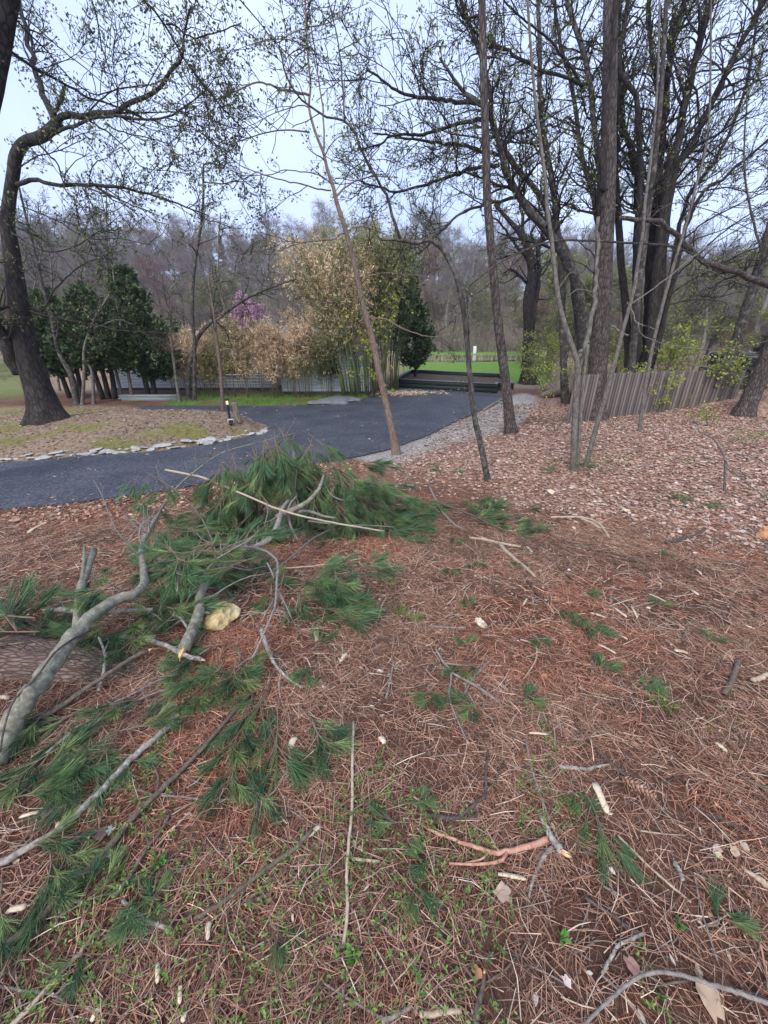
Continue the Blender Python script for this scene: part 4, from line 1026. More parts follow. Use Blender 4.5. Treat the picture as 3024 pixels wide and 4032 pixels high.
multistem('multi_stemmed_maple', 'dark many stemmed maple fanning to the right behind the fence', 2500, 14.6,
    [(Q([(300, 1650), (245, 940), (235, 700), (245, 560), (270, 370), (250, 200), (262, 0), (280, -250)]), 34, 20, .4, .8),
     (Q([(335, 1650), (340, 940), (340, 800), (300, 680), (260, 560), (240, 380), (200, 150), (190, -200)]), 36, 18, 0, 1),
     (Q([(340, 1640), (352, 800), (345, 600), (330, 440), (262, 350), (252, 240), (300, 0), (330, -250)]), 34, 16, -.3, -.8),
     (Q([(380, 1640), (400, 940), (420, 650), (440, 450), (400, 200), (395, 0), (390, -250)]), 30, 14, .2, .6),
     (Q([(385, 1640), (430, 940), (450, 700), (470, 500), (490, 300), (510, 150), (560, 0), (620, -250)]), 40, 24, 0, .3),
     (Q([(395, 1640), (470, 900), (520, 700), (560, 500), (610, 300), (650, 130), (690, 0), (760, -250)]), 46, 27, -.3, -.8),
     (Q([(420, 1640), (500, 870), (600, 680), (680, 500), (750, 350), (830, 200), (900, 60), (1010, -200)]), 40, 22, -.2, -.6),
     (Q([(430, 1640), (560, 980), (690, 780), (780, 600), (830, 470), (870, 300), (900, 100), (930, -200)]), 24, 10, .5, 1.4),
     (Q([(430, 1640), (600, 980), (750, 830), (860, 730), (1000, 620), (1150, 500)]), 24, 10, -.4, -1.4)],
    [(Q([(500, 470), (600, 350), (700, 330), (820, 300), (952, 230)]), 10, 5, .2, -.8), (Q([(480, 330), (560, 180), (660, 60), (760, -20)]), 10, 5, 0, .8),
     (Q([(540, 620), (680, 480), (850, 460), (960, 380)]), 9, 4, -.3, -1), (Q([(610, 300), (700, 190), (830, 150), (960, 110)]), 10, 5, -.8, -1.2),
     (Q([(590, 700), (700, 640), (850, 560), (960, 520)]), 8, 4, -.3, -1.2), (Q([(620, 900), (760, 880), (880, 900), (980, 860)]), 8, 4, .4, -.5),
     (px('U', [(400, 650), (520, 560), (680, 480), (820, 400), (960, 360)]), 8, 4, -.4, -1.4), (px('U', [(330, 700), (500, 660), (640, 650), (800, 610)]), 6, 3, 0, -.6),
     (px('U', [(420, 560), (560, 430), (700, 300), (860, 190), (960, 120)]), 10, 5, -.2, -1.2), (px('U', [(500, 330), (640, 220), (800, 140), (960, 60)]), 9, 5, 0, -.8)],
    lcm, 2)

# 10 --- broad old tree by the lawn, leaning trunks at the right edge
tree('gnarled_tree', 'dark gnarled tree with forked trunk beside the far lawn', (2080, 1512),
     px('T', [(380, 1000), (385, 800), (385, 640), (400, 520), (385, 400), (340, 300), (270, 220), (200, 140)]), [(1512, 62), (1400, 46), (1150, 42), (1000, 34), (850, 14)], bark_dark,
     [(px('T', [(400, 780), (425, 620), (440, 500), (430, 380), (470, 280), (520, 180)]), 26, 10, 0, .5), (px('T', [(370, 560), (330, 520), (285, 490), (250, 510)]), 14, 8, 0, -.8), (px('T', [(370, 430), (290, 330), (220, 230), (130, 200)]), 14, 5, 0, -1), (px('T', [(350, 340), (350, 220), (330, 100), (340, -40)]), 16, 6, 0, .6), (px('T', [(440, 380), (400, 300), (440, 200), (420, 60)]), 10, 4, .3, .8), (px('T', [(395, 400), (480, 330), (560, 330)]), 8, 4, 0, .8)],
     sides=22, flare=.5, flare_len=.35, rough=.16, n=44, seed=22, lc=dict(d1=3, l1=(.6, 2.0), d2=4, d3=5, leaves=.2, up=.1, rmin=(.014, .010, .0075), lsize=.04, pal=YGREEN))
tree('slanting_tree', 'grey trunk slanting right at the end of the board fence', (2835, 1560), [(2850, 1500), (2890, 1380), (2925, 1260), (2960, 1150), (3024, 930), (3080, 720), (3160, 350)], [(1560, 58), (1380, 52), (930, 42), (300, 26)], bark_grey, sides=20, flare=.2, flare_len=.2, n=44, seed=23,
     limbs=[(px('n', [(2950, 1130), (2870, 1100), (2800, 1070), (2740, 1060)]), 9, 5, 0, -.6), (px('n', [(3000, 1000), (2960, 850), (2930, 650), (2940, 400)]), 12, 6, 0, .6)], lc=dict(d1=2.2, l1=(.5, 1.6), d2=4, d3=5, leaves=.3, up=.06, pal=YGREEN, rmin=(.009, .007, .005)))
tree('edge_pine', 'rough barked trunk leaning right above the fallen leaves', (2925, 1640), [(2950, 1580), (2990, 1490), (3030, 1390), (3090, 1230), (3180, 1000), (3320, 600)], [(1650, 100), (1580, 84), (1300, 74), (600, 50)], bark_pine, sides=30, flare=.3, flare_len=.2, n=50, ridges=.14, seed=24,
     limbs=[(px('n', [(3150, 1170), (3024, 1127), (2920, 1080), (2770, 1030), (2700, 965), (2650, 915), (2600, 880), (2545, 862), (2500, 866), (2442, 858)]), 34, 18, 0, -2.2),
            (px('n', [(2790, 1050), (2700, 990), (2600, 965), (2500, 957), (2425, 954), (2241, 946), (2153, 954), (1984, 1024), (1851, 1123)]), 12, 6, -1.2, -2.6),
            (px('n', [(2640, 905), (2560, 870), (2650, 800), (2800, 830), (2950, 900), (3060, 940)]), 5, 3, -1.6, -1.2)], lc=dict(d1=1.6, l1=(.3, .9), d2=3.4, d3=4.5, leaves=.12, up=-.02, rmin=(.006, .0045, .0035), trunk=False))
# bare stems low in the leaves at the right
tree('bare_bent_shrub', 'bare dark shrub stem arching over the brown leaves', c5([(1405, 1680)])[0], c5([(1408, 1580), (1410, 1490)]), [(1945, 12), (1800, 9)], bark_pale,
     [(c5([(1412, 1492), (1360, 1390), (1290, 1340), (1260, 1330), (1255, 1285), (1225, 1262)]), 9, 7, 0, .3), (c5([(1400, 1470), (1440, 1540), (1520, 1610), (1659, 1720), (1760, 1800)]), 9, 5, 0, -.9), (c5([(1380, 1400), (1450, 1440), (1560, 1490), (1700, 1520)]), 5, 3, .1, -.3), (c5([(1410, 1495), (1330, 1490), (1250, 1500), (1190, 1510)]), 3, 2, 0, -.2)], sides=8, flare=.1, n=12, seed=25, lc=dict(d1=1.4, l1=(.2, .6), d2=3, l2=(.12, .35), d3=4, l3=(.06, .18), leaves=.06, rmin=(.004, .003, .0024), trunk=False), cat='shrub')
# ------------------------------------------------------------------ shrubs with fresh leaves
def shrub(label, base, n, hgt, spread, pal, dens=1.0, lsize=.022, seed=1, name='leafy_shrub', mat=twig_pale, rad=.006, leaves=.9, Yoff=0.0, droop=.0, group=None):
    rng = np.random.default_rng(seed)
    g = ground(*base); x, y = g[0], g[1] + Yoff
    b3 = np.array([x, y, gz(x, y)])
    sh = thing(name, label, 'shrub', b3, 0, group)
    k = 7; D = np.stack([rng.normal(0, spread, n), rng.normal(0, spread, n), np.full(n, 1.0)], 1)
    L = hgt * rng.uniform(.7, 1.1, n); P = np.empty((n, k, 3)); P[:, 0] = np.stack([rng.normal(0, .05, n), rng.normal(0, .05, n), np.full(n, -.03)], 1)
    d = norm(D)
    for j in range(1, k):
        d = norm(d + rng.normal(size=(n, 3)) * .12 - [0, 0, droop]); P[:, j] = P[:, j - 1] + d * (L / (k - 1))[:, None]
    R = rad * np.linspace(1, .5, k)[None] * rng.uniform(.7, 1.2, (n, 1))
    for i in range(n):
        V, F = tubes(P[i:i + 1], R[i:i + 1], 5); mesh_np('stem', V, F, mat, sh, smooth=True)
    lace(sh, [(P[i], R[i]) for i in range(n)], d1=5 * dens, l1=(.2 * hgt, .45 * hgt), d2=5 * dens, l2=(.1 * hgt, .25 * hgt), d3=6 * dens, l3=(.04 * hgt, .12 * hgt), up=.05, tm=mat, leaves=leaves, pal=pal, lsize=lsize, rmin=(rad * .6, rad * .45, rad * .35), start=.3, rng=rng)
    return sh
shrub('bright yellow green shrub in front of the fence by the pine', (2470, 1620), 6, 1.55, .35, YGREEN * 1.25, 1.5, .038, 3, rad=.008)
shrub('airy pale green shrub filling the gap above the fence', (2640, 1560), 9, 2.3, .5, YGREEN * 1.2, 1.0, .04, 4, rad=.009, Yoff=1.2, leaves=.75)
shrub('loose green shrub beside the slanted trunk', (2760, 1600), 8, 2.2, .5, YGREEN * 1.2, 1.0, .04, 5, rad=.009, Yoff=.8, leaves=.75)
shrub('fresh leafed shrub growing by the dark parked car', (2960, 1600), 7, 1.9, .4, YGREEN * 1.2, 1.1, .036, 6, rad=.009, leaves=.8)
shrub('low bright sprouting shrub at the foot of the edge trunk', (2800, 1680), 6, .75, .7, YGREEN * [.9, 1.25, .8], 1.3, .03, 7, rad=.005, leaves=.5)
shrub('thin green shrub between the gravel and the lawn', (2150, 1545), 8, 2.4, .35, YGREEN * 1.2, 1.0, .04, 8, rad=.008, leaves=.7)
shrub('thin leafing shrub at the left end of the fence', (2215, 1600), 6, 1.9, .4, YGREEN * 1.2, 1.0, .036, 9, rad=.008, leaves=.65)
shrub('wispy green shrub in front of the raised bed', (1840, 1640), 4, 1.2, .35, YGREEN * .9, .7, .018, 10, rad=.004, leaves=.3)
shrub('wispy shrub between the bent sapling and the straight trunk', (1985, 1690), 4, 1.3, .35, YGREEN * .9, .6, .016, 11, rad=.004, leaves=.2)
shrub('small leafy sapling sprouting beneath the splintered fork', (2330, 1880), 9, .42, .45, YGREEN * [.45, .65, .5], 1.5, .014, 12, rad=.0025, leaves=.8)
shrub('small green sprouts at the foot of the leaning tree', (1580, 1815), 6, .30, .4, YGREEN * [.6, .8, .6], 1.5, .014, 13, rad=.002, leaves=.6)
shrub('sprouting green shrub at the right among fallen leaves', (2950, 1760), 7, .6, .6, YGREEN * [.6, .8, .6], 1.2, .018, 14, rad=.003, leaves=.6)
shrub('bare stemmed shrub beside the splintered fork sapling', (2190, 1700), 4, 1.2, .25, YGREEN, .5, .016, 15, rad=.005, leaves=.1)
shrub('pale budding bush left of the dark evergreens', (150, 1570), 8, 1.7, .5, YGREEN * .8, .8, .03, 16, rad=.008, leaves=.3)
# the yellow-green sprays hanging before the tall bamboo: a small understorey tree
shrub('small tree with bright yellow green leaf clusters before the tall bamboo', (1470, 1566), 6, 3.4, .22, np.array([[.42, .45, .05], [.50, .52, .08], [.34, .40, .05]]), .55, .055, 17, name='budding_tree', rad=.014, leaves=.35)

# ------------------------------------------------------------------ bamboo
culm_green = mat_noise('culm_green', (.07, .10, .035), (.16, .20, .075), 3, .45, 0); culm_tan = mat_noise('culm_tan', (.09, .065, .035), (.17, .13, .075), 4, .6, 0)
bam_leaf = mat_col('bamboo_leaf', .6, .3, .2, .2, 14)
TAN = np.array([[.80, .57, .36], [.86, .66, .45], [.72, .49, .30], [.88, .74, .55], [.56, .41, .22]])
OLV = np.array([[.31, .29, .12], [.42, .38, .17], [.22, .24, .09], [.54, .44, .24]])
DKG = np.array([[.045, .075, .028], [.07, .11, .035], [.11, .145, .05], [.055, .085, .03]])
def bamboo(label, base, n, hgt, rx, ry, lean, pal_hi, pal_lo, nleaf, leaf_from, seed, cr=.012, cm=culm_green, group=None, name='bamboo_clump', fan=.25, lsize=.075, hvar=.25):
    rng = np.random.default_rng(seed)
    g = ground(*base); b3 = np.array([g[0], g[1] + ry, gz(g[0], g[1] + ry)])
    o = thing(name, label, 'bamboo', b3, 0, group)
    k = 8; X = rng.uniform(-1, 1, n) * rx; Yv = rng.uniform(-1, 1, n) * ry
    L = hgt * (1 - hvar * rng.random(n)); P = np.empty((n, k, 3))
    t = np.linspace(0, 1, k)
    for i in range(n):
        bx = (X[i] / max(rx, .1)) * fan + rng.normal(0, .05) + lean; by = rng.normal(0, .10)
        P[i, :, 0] = X[i] + bx * L[i] * t ** 1.6; P[i, :, 1] = Yv[i] + by * L[i] * t ** 1.6; P[i, :, 2] = -.05 + L[i] * (t - .06 * t ** 4)
    R = cr * rng.uniform(.7, 1.2, (n, 1)) * np.linspace(1, .3, k)[None]
    for i in range(n):
        V, F = tubes(P[i:i + 1], R[i:i + 1], 6); mesh_np('culm', V, F, cm, o, smooth=True)
    # leaves in small fans on side twigs along the upper culm
    ci = rng.integers(0, n, nleaf // 5); u = leaf_from + (1 - leaf_from) * rng.random(len(ci)) ** .8
    uu = u * (k - 1); i0 = np.minimum(uu.astype(int), k - 2); f = (uu - i0)[:, None]
    C = P[ci, i0] * (1 - f) + P[ci, i0 + 1] * f
    outw = rand_dirs(len(ci), rng) * rng.uniform(.05, .34, (len(ci), 1)) * (hgt / 3) ** .5; outw[:, 2] *= .6
    T = np.stack([C, C + outw * .6 + [0, 0, .04], C + outw], 1)
    V, F = tubes(T, np.full((len(ci), 3), .003), 3, cap=False); mesh_np('side_twigs', V, F, cm, o, kind='stuff')
    c = np.repeat(C + outw, 5, 0) + rng.normal(size=(len(ci) * 5, 3)) * .05
    D = rand_dirs(len(c), rng); D[:, 2] -= .45; D = norm(D); U = perp(D, rng); s = lsize * rng.uniform(.6, 1.25, len(c))
    V, F = quads(c, D, U, s, s * .17)
    uh = np.repeat(u, 5); hi = rng.random(len(c)) < np.clip((uh - .35) * 1.8, 0.05, 1)
    col = np.where(hi[:, None], pal_hi[rng.integers(0, len(pal_hi), len(c))], pal_lo[rng.integers(0, len(pal_lo), len(c))]) * rng.uniform(.7, 1.2, (len(c), 1))
    mesh_np('foliage', V, F, bam_leaf, o, col=np.repeat(col, 4, 0), kind='stuff'); return o
grp = 'row of short bamboo clumps'
row = [(715, 1562, 2.2, .42, TAN, TAN, 'short tan bamboo clump beside the tallest evergreen'), (790, 1564, 2.4, .38, TAN, OLV, 'short tan bamboo clump with olive lower leaves'), (845, 1565, 1.9, .25, OLV, OLV, 'low olive bamboo clump beside the island tip tree'),
       (935, 1566, 2.6, .45, np.vstack([TAN, OLV]), OLV, 'mixed tan and olive bamboo clump before the white siding'), (1000, 1567, 2.75, .40, np.vstack([TAN, OLV[:2]]), TAN, 'tall tan tipped clump in the short bamboo row'), (1065, 1568, 2.4, .42, TAN, TAN, 'dense golden bamboo clump in the row'), (1130, 1568, 2.45, .40, TAN, TAN, 'golden bamboo clump with a pointed top'), (1195, 1568, 2.8, .32, TAN, OLV, 'slender rusty bamboo clump before the bungalow roof'), (1290, 1568, 2.3, .28, OLV, DKG, 'narrow dark bamboo clump near the paving slab')]
for k, (bx, by, h_, rx, p1, p2, lab) in enumerate(row):
    bamboo(lab, (bx, by), 18, h_ * 1.3, rx * 1.1, .28, 0, p1, p2, 5200 if k not in (2, 8) else 3400, .34, 40 + k, .009, culm_tan, grp, fan=.10, hvar=.32)
bamboo('tall bamboo leaning left with golden brown leaves', (1400, 1566), 46, 6.3, .55, .4, -.24, np.vstack([TAN, OLV[:1], TAN]), OLV, 17000, .38, 60, .019, culm_green, 'tall bamboo by the driveway', fan=.16, lsize=.085)
bamboo('tall olive bamboo thicket with green culms by the driveway', (1450, 1556), 62, 7.0, .75, .5, -.06, OLV, np.vstack([OLV, DKG]), 23000, .38, 61, .021, culm_green, 'tall bamboo by the driveway', fan=.14, lsize=.085)
bamboo('dark green tall bamboo beside the raised bed', (1525, 1540), 36, 6.6, .6, .4, .02, np.vstack([DKG, OLV[:2]]), DKG, 18000, .40, 62, .021, culm_green, 'tall bamboo by the driveway', fan=.10, lsize=.085)

# ------------------------------------------------------------------ evergreens with scale-like sprays
ever_m = mat_col('evergreen_spray', .6, .15, .2, .3, 8)
def evergreen(label, base, Yoff, hgt, rad, seed, n=9000, low=.18, pal=DKG, lean=0.0, name='evergreen_tree', trunk_r=.09, top=.9, stems=1, group=None):
    rng = np.random.default_rng(seed)
    g = ground(*base); y = g[1] + Yoff; x = g[0] * y / g[1]; b3 = np.array([x, y, gz(x, y)])
    o = thing(name, label, 'tree', b3, 0, group)
    for s_ in range(stems):
        dx = 0 if stems == 1 else (s_ - (stems - 1) / 2) * .35
        P = spline([[dx * .7, 0, -.1], [dx + .05, 0, hgt * .25], [dx * 1.2 + lean * .5, 0, hgt * .55], [dx * .6 + lean, 0, hgt * .93]], 14); Rr = np.linspace(trunk_r, .02, 14)
        V, F = tubes(P[None], Rr[None], 10); mesh_np('trunk', V, F, bark_dark, o, smooth=True)
    # branches: start at stem, end on a lumpy cone
    nb = 130; hz = rng.uniform(low, 1, nb) ** 1.0; th = rng.uniform(0, 2 * math.pi, nb)
    prof = lambda h: rad * np.minimum(1, (1 - h) * 1.75 + .06) * (.55 + .45 * S((h - low + .06) / .25))
    rr = prof(hz) * rng.uniform(.7, 1.12, nb)
    st = np.stack([lean * hz, 0 * hz, hz * hgt * top - .25 * rr], 1); en = st + np.stack([np.cos(th) * rr, np.sin(th) * rr, .35 * rr + .1], 1)
    T = np.stack([st, (st * .45 + en * .55) - [0, 0, .04], en], 1)
    V, F = tubes(T, np.stack([np.full(nb, .02), np.full(nb, .013), np.full(nb, .005)], 1), 4, cap=False); mesh_np('branches', V, F, bark_dark, o, kind='stuff')
    # sprays cluster along the outer branch
    bi = rng.integers(0, nb, n // 6); u = rng.uniform(.35, 1.03, len(bi))[:, None]
    C = st[bi] * (1 - u) + en[bi] * u + rng.normal(size=(len(bi), 3)) * .10 * rad ** .5
    c = np.repeat(C, 6, 0) + rng.normal(size=(len(C) * 6, 3)) * .06
    out = norm(np.stack([np.cos(th[bi]), np.sin(th[bi]), np.full(len(bi), .5)], 1)); D = norm(np.repeat(out, 6, 0) + rng.normal(size=(len(c), 3)) * .7); U = perp(D, rng)
    s = rng.uniform(.05, .12, len(c)); V, F = quads(c, D, U, s, s * .42)
    clump = rng.uniform(.55, 1.5, len(C)); col = pal[rng.integers(0, len(pal), len(c))] * np.repeat(clump, 6)[:, None] * rng.uniform(.8, 1.2, (len(c), 1))
    mesh_np('foliage', V, F, ever_m, o, col=np.repeat(col, 4, 0), kind='stuff'); return o
EVG = np.array([[.042, .070, .026], [.060, .098, .034], [.030, .052, .020], [.09, .115, .042]])
evergreen('broad dark evergreen leftmost behind the island', (300, 1572), .3, 4.1, 1.6, 71, 14000, .30, EVG, stems=3, trunk_r=.10)
evergreen('middle dark evergreen with bare lower trunks', (430, 1573), .2, 4.3, 1.6, 72, 15000, .32, EVG, stems=3, trunk_r=.11)
evergreen('tallest pointed dark evergreen beside the tan bamboo', (600, 1573), .4, 4.9, 1.85, 73, 22000, .22, EVG, stems=2, trunk_r=.11)
evergreen('dark green cedar growing out of the raised bed', (1632, 1500), .3, 5.6, 1.15, 74, 15000, .17, np.vstack([EVG, DKG]), lean=-.35, trunk_r=.09)

# ------------------------------------------------------------------ woods on the hillside
def proto_bare(seed, hgt, spread, ntw, tcol, leaf=None, nleaf=0, lsz=.12, trunks=1, wtw=.022):
    rng = np.random.default_rng(seed)
    P = spline([[0, 0, -.5], [rng.normal(0, .2), rng.normal(0, .2), hgt * .3], [rng.normal(0, .4), rng.normal(0, .4), hgt * .65], [rng.normal(0, .6), rng.normal(0, .6), hgt]], 10)
    R = np.linspace(.022 * hgt, .03, 10)
    q1, r1 = children(P[None], R[None], 50 + 24, .30 * hgt * spread, .52 * hgt * spread, 66, 7, .05, .30, .6, .04, rng)
    q2, r2 = children(q1, r1, 50 + 9, .12 * hgt, .26 * hgt, 52, 5, .03, .15, .6, .018, rng)
    q3, r3 = children(q2, r2, 50 + max(2, ntw // len(q2)), .05 * hgt, .12 * hgt, 44, 3, .04, .1, .7, wtw * .6, rng)
    q3 = q3[:ntw * 2]; r3 = r3[:ntw * 2]
    parts = {'trunk': [tubes(P[None], R[None], 7), tubes(q1, r1, 4, cap=False)], 'crown': [tubes(q2, r2, 3, cap=False), tubes(q3, np.maximum(r3, wtw * .45), 3, cap=False)]}
    leafV = None
    if leaf is not None:
        tips = np.concatenate([q3[:, -1], q3[:, 1]]); tips = tips[rng.integers(0, len(tips), nleaf)]
        leafV = leaf_cloud(tips, lsz, leaf, rng, 1, .15)
    return parts, leafV, tcol
def proto_conifer(seed, hgt, rad, n):
    rng = np.random.default_rng(seed)
    P = np.array([[0, 0, -.5], [0, 0, hgt * .5], [0, 0, hgt]]); V1 = tubes(P[None], np.array([[.016 * hgt, .011 * hgt, .02]]), 7)
    nb = 90; h = rng.uniform(.15, .98, nb); th = rng.uniform(0, 6.28, nb); rr = rad * (1.05 - h) * rng.uniform(.7, 1.1, nb)
    st = np.stack([0 * h, 0 * h, h * hgt], 1); en = st + np.stack([np.cos(th) * rr, np.sin(th) * rr, -.18 * rr], 1)
    b_ = tubes(np.stack([st, (st + en) / 2 + [0, 0, .08 * hgt / 12], en], 1), np.full((nb, 3), .03), 3, cap=False)
    bi = rng.integers(0, nb, n); u = rng.uniform(.2, 1.05, n)[:, None]; c = st[bi] * (1 - u) + en[bi] * u + rng.normal(size=(n, 3)) * .16
    D = norm(np.stack([np.cos(th[bi]), np.sin(th[bi]), np.full(n, -.3)], 1) + rng.normal(size=(n, 3)) * .5); U = perp(D, rng); s = rng.uniform(.18, .42, n)
    V, F = quads(c, D, U, s, s * .35); pal = np.array([[.022, .045, .022], [.035, .06, .03], [.018, .034, .02]])
    return {'trunk': [V1], 'crown': [b_]}, (V, F, np.repeat(pal[rng.integers(0, 3, n)] * rng.uniform(.7, 1.3, (n, 1)), 4, 0)), 'dark'
tw = {'purple': mat_noise('far_twig_purple', (.16, .125, .13), (.24, .195, .195), .6, .95, 0), 'grey': mat_noise('far_twig_grey', (.17, .15, .135), (.26, .235, .21), .6, .95, 0), 'brown': mat_noise('far_twig_brown', (.17, .125, .105), (.26, .20, .17), .6, .95, 0), 'dark': mat_noise('far_bark_dark', (.05, .042, .038), (.10, .085, .075), .8, .95, 0), 'pale': mat_noise('far_bark_pale', (.20, .185, .17), (.32, .30, .28), .8, .95, 0)}
far_leaf = mat_col('far_leaf', .7, .3, .1, .2, 2)
protos = []
def reg(parts, leafV, tcol, trunk_col, label, crown_col=None):
    t = thing('hillside_tree', label, 'tree', (0, 0, 0), 0, 'trees on the hillside')
    V, F, _ = join(parts['trunk']); mesh_np('trunk', V, F, tw[trunk_col], t, smooth=True)
    V, F, _ = join(parts['crown']); mesh_np('crown', V, F, tw[tcol], t, kind='stuff')
    if leafV is not None: mesh_np('leaves', leafV[0], leafV[1], far_leaf, t, col=leafV[2], kind='stuff')
    protos.append(t)
FY = np.array([[.20, .21, .07], [.27, .27, .09], [.16, .17, .07]]); FR = np.array([[.26, .13, .11], [.30, .17, .14], [.20, .12, .11]]); FG = np.array([[.20, .24, .07], [.26, .30, .08]])
reg(*proto_bare(201, 13, .9, 3600, 'purple'), 'dark', 'bare purplish grey tree on the wooded hillside')
reg(*proto_bare(202, 15, .8, 3600, 'grey'), 'grey', 'bare grey tree on the wooded hillside')
reg(*proto_bare(203, 12, .95, 3600, 'brown', FR, 1500, .14), 'dark', 'reddish budding tree on the wooded hillside')
reg(*proto_bare(204, 11, .95, 2600, 'grey', FY, 2600, .15), 'grey', 'pale olive leafing tree on the wooded hillside')
reg(*proto_bare(205, 10, 1.0, 2200, 'brown', FG, 3600, .15), 'dark', 'yellow green leafing tree on the wooded hillside')
reg(*proto_conifer(206, 14, 2.6, 5200), 'dark', 'dark pointed conifer on the wooded hillside')
reg(*proto_bare(207, 14, .7, 2600, 'purple'), 'pale', 'bare tree with pale trunk on the wooded hillside')
rng = np.random.default_rng(303)
used = set()
def plant(k, x, y, sc):
    o = protos[k] if k not in used else copy_tree(protos[k]); used.add(k)
    kinds_ = ['bare purplish grey tree', 'bare grey tree', 'reddish budding tree', 'pale olive leafing tree', 'yellow green leafing tree', 'dark pointed conifer', 'bare pale trunked tree']
    br = x / y; where = next(w for lim, w in ((-.80, 'beyond the big leaning maple'), (-.56, 'behind the dark evergreens'), (-.42, 'behind the hooked young tree'), (-.24, 'behind the short bamboo row'), (-.06, 'behind the tall bamboo'), (.06, 'beyond the cedar'), (.2, 'beyond the raised bed and pond'), (.34, 'beyond the straight brown trunk'), (.48, 'behind the gnarled tree'), (.7, 'behind the thick pine'), (.9, 'beyond the board fence'), (9, 'beyond the parked car')) if br < lim)
    o['label'] = kinds_[k] + ' ' + ('in the near thicket' if y < 46 else 'at the foot of the hill' if y < 62 else 'low on the hillside' if y < 86 else 'high on the hillside' if y < 118 else 'on the ridge') + ' ' + where
    o.location = (x, y, gz(x, y)); o.rotation_euler = (rng.normal(0, .03), rng.normal(0, .03), rng.uniform(0, 6.28)); o.scale = (sc, sc, sc * rng.uniform(.9, 1.12))
n_t = 0
for Y, cnt, smin, smax in ((51, 26, .45, .7), (59, 28, .5, .75), (68, 30, .6, .85), (80, 32, .7, .95), (94, 32, .75, 1.0), (110, 32, .8, 1.0), (130, 32, .8, 1.05), (150, 16, .85, 1.1)):
    half = Y * 1.08
    for j in range(cnt):
        x = -half + 2 * half * (j + rng.uniform(.1, .9)) / cnt; y = Y + rng.uniform(-5, 5)
        right = x > .12 * y
        pr = [.32, .21, .17, .11, .04, .0, .15] if not right else [.18, .22, .06, .21, .23, .0, .10]
        if Y < 60 and -.5 * y < x < .1 * y and rng.random() < .35: continue
        if Y < 64 and .1 * y < x < .42 * y and rng.random() < .25: continue
        k = int(rng.choice(7, p=pr)); plant(k, x, y, rng.uniform(smin, smax)); n_t += 1
for (ppx, Y, sc) in ((860, 132, .80), (905, 130, .74), (1020, 134, .8), (1245, 124, .72), (1665, 104, .75), (1860, 84, .6)):
    q = at(ppx, 1200, Y); plant(5, q[0], Y, sc)
# yellow-green trees behind the gnarled tree and right
for (ppx, Y, sc) in ((2150, 34, .62), (2260, 38, .6), (2050, 40, .55), (2420, 36, .6), (2780, 33, .6), (2900, 38, .7), (3050, 30, .6), (2650, 44, .7)):
    q = at(ppx, 1400, Y); plant(4 if Y != 40 else 3, q[0], Y, sc)
for (ppx, Y, sc, k) in ((60, 33, .6, 3), (250, 36, .65, 0), (-120, 30, .6, 3), (420, 40, .6, 1), (740, 44, .6, 0), (1120, 40, .55, 1), (1760, 52, .65, 1), (1960, 54, .6, 6), (1330, 46, .6, 0), (2560, 32, .6, 1), (2950, 27, .6, 1)):
    q = at(ppx, 1400, Y); plant(k, q[0], Y, sc)
# thicket between the fence, the lawn and the hill: low multi-twigged young trees
for j in range(46):
    Y = rng.uniform(19, 44); u = rng.uniform(.40, 1.08) if j % 4 else rng.uniform(-1.05, -.62)
    if j % 9 == 0: u = rng.uniform(.30, .45); Y = rng.uniform(30, 46)
    plant(int(rng.choice([1, 3, 4, 4, 0, 2])), u * Y, Y, rng.uniform(.22, .46))
# low tangle of brush along the bottom of the hill
V_, F_, off_ = [], [], 0
n = 30000
by = 47 + 40 * rng.random(n) ** 1.6; bx = rng.uniform(-1.1, 1.1, n) * by; bz = height(bx, by)
Q0 = np.stack([bx, by, bz], 1); Q1 = Q0 + np.stack([rng.normal(0, .5, n), rng.normal(0, .5, n), rng.uniform(.5, 3.0, n)], 1); Qm = (Q0 + Q1) / 2 + rng.normal(size=(n, 3)) * .15
V, F = tubes(np.stack([Q0, Q1], 1), np.repeat([[.026, .008]], n, 0), 3, cap=False)
o = mesh_np('brush', V, F, mat_noise('brush_stem', (.13, .105, .09), (.36, .31, .26), .35, .95, 0, detail=3), kind='stuff'); tag(o, 'tangled bare brush along the foot of the hill', 'brush')
n = 9000; by = 46 + 30 * rng.random(n) ** 1.5; bx = rng.uniform(-.9, 1.1, n) * by; keep_ = fbm(bx * .12, by * .12, 66, 2) > .47; bx, by = bx[keep_], by[keep_]; C = np.stack([bx, by, height(bx, by) + rng.uniform(.3, 3.2, len(bx))], 1)
V, F, c_ = leaf_cloud(C, .12, np.vstack([FY, FG]), rng, 2, .25); o = mesh_np('undergrowth_leaves', V, F, far_leaf, col=c_, kind='stuff'); tag(o, 'fresh yellow green undergrowth leaves along the foot of the hill', 'undergrowth')
# pale reeds at the pond margin
n = 1100; th = rng.uniform(math.pi * .9, math.pi * 2.1, n); rx = rng.uniform(.93, 1.12, n) + .12 * (vnoise(th * 6, th * 0, 4) - .5)
bx = 6.5 + 8.2 * np.cos(th) * rx; by = 41 + 4.9 * np.sin(th) * rx; bz = height(bx, by)
Q0 = np.stack([bx, by, bz], 1); Q1 = Q0 + np.stack([rng.normal(0, .12, n), rng.normal(0, .12, n), rng.uniform(.15, .75, n)], 1)
V, F = tubes(np.stack([Q0, Q1], 1), np.repeat([[.016, .005]], n, 0), 3, cap=False)
o = mesh_np('reeds', V, F, mat_noise('dry_reed', (.42, .36, .25), (.58, .52, .38), 3, .9, 0), kind='stuff'); tag(o, 'dry pale reeds around the pond margin', 'reeds')

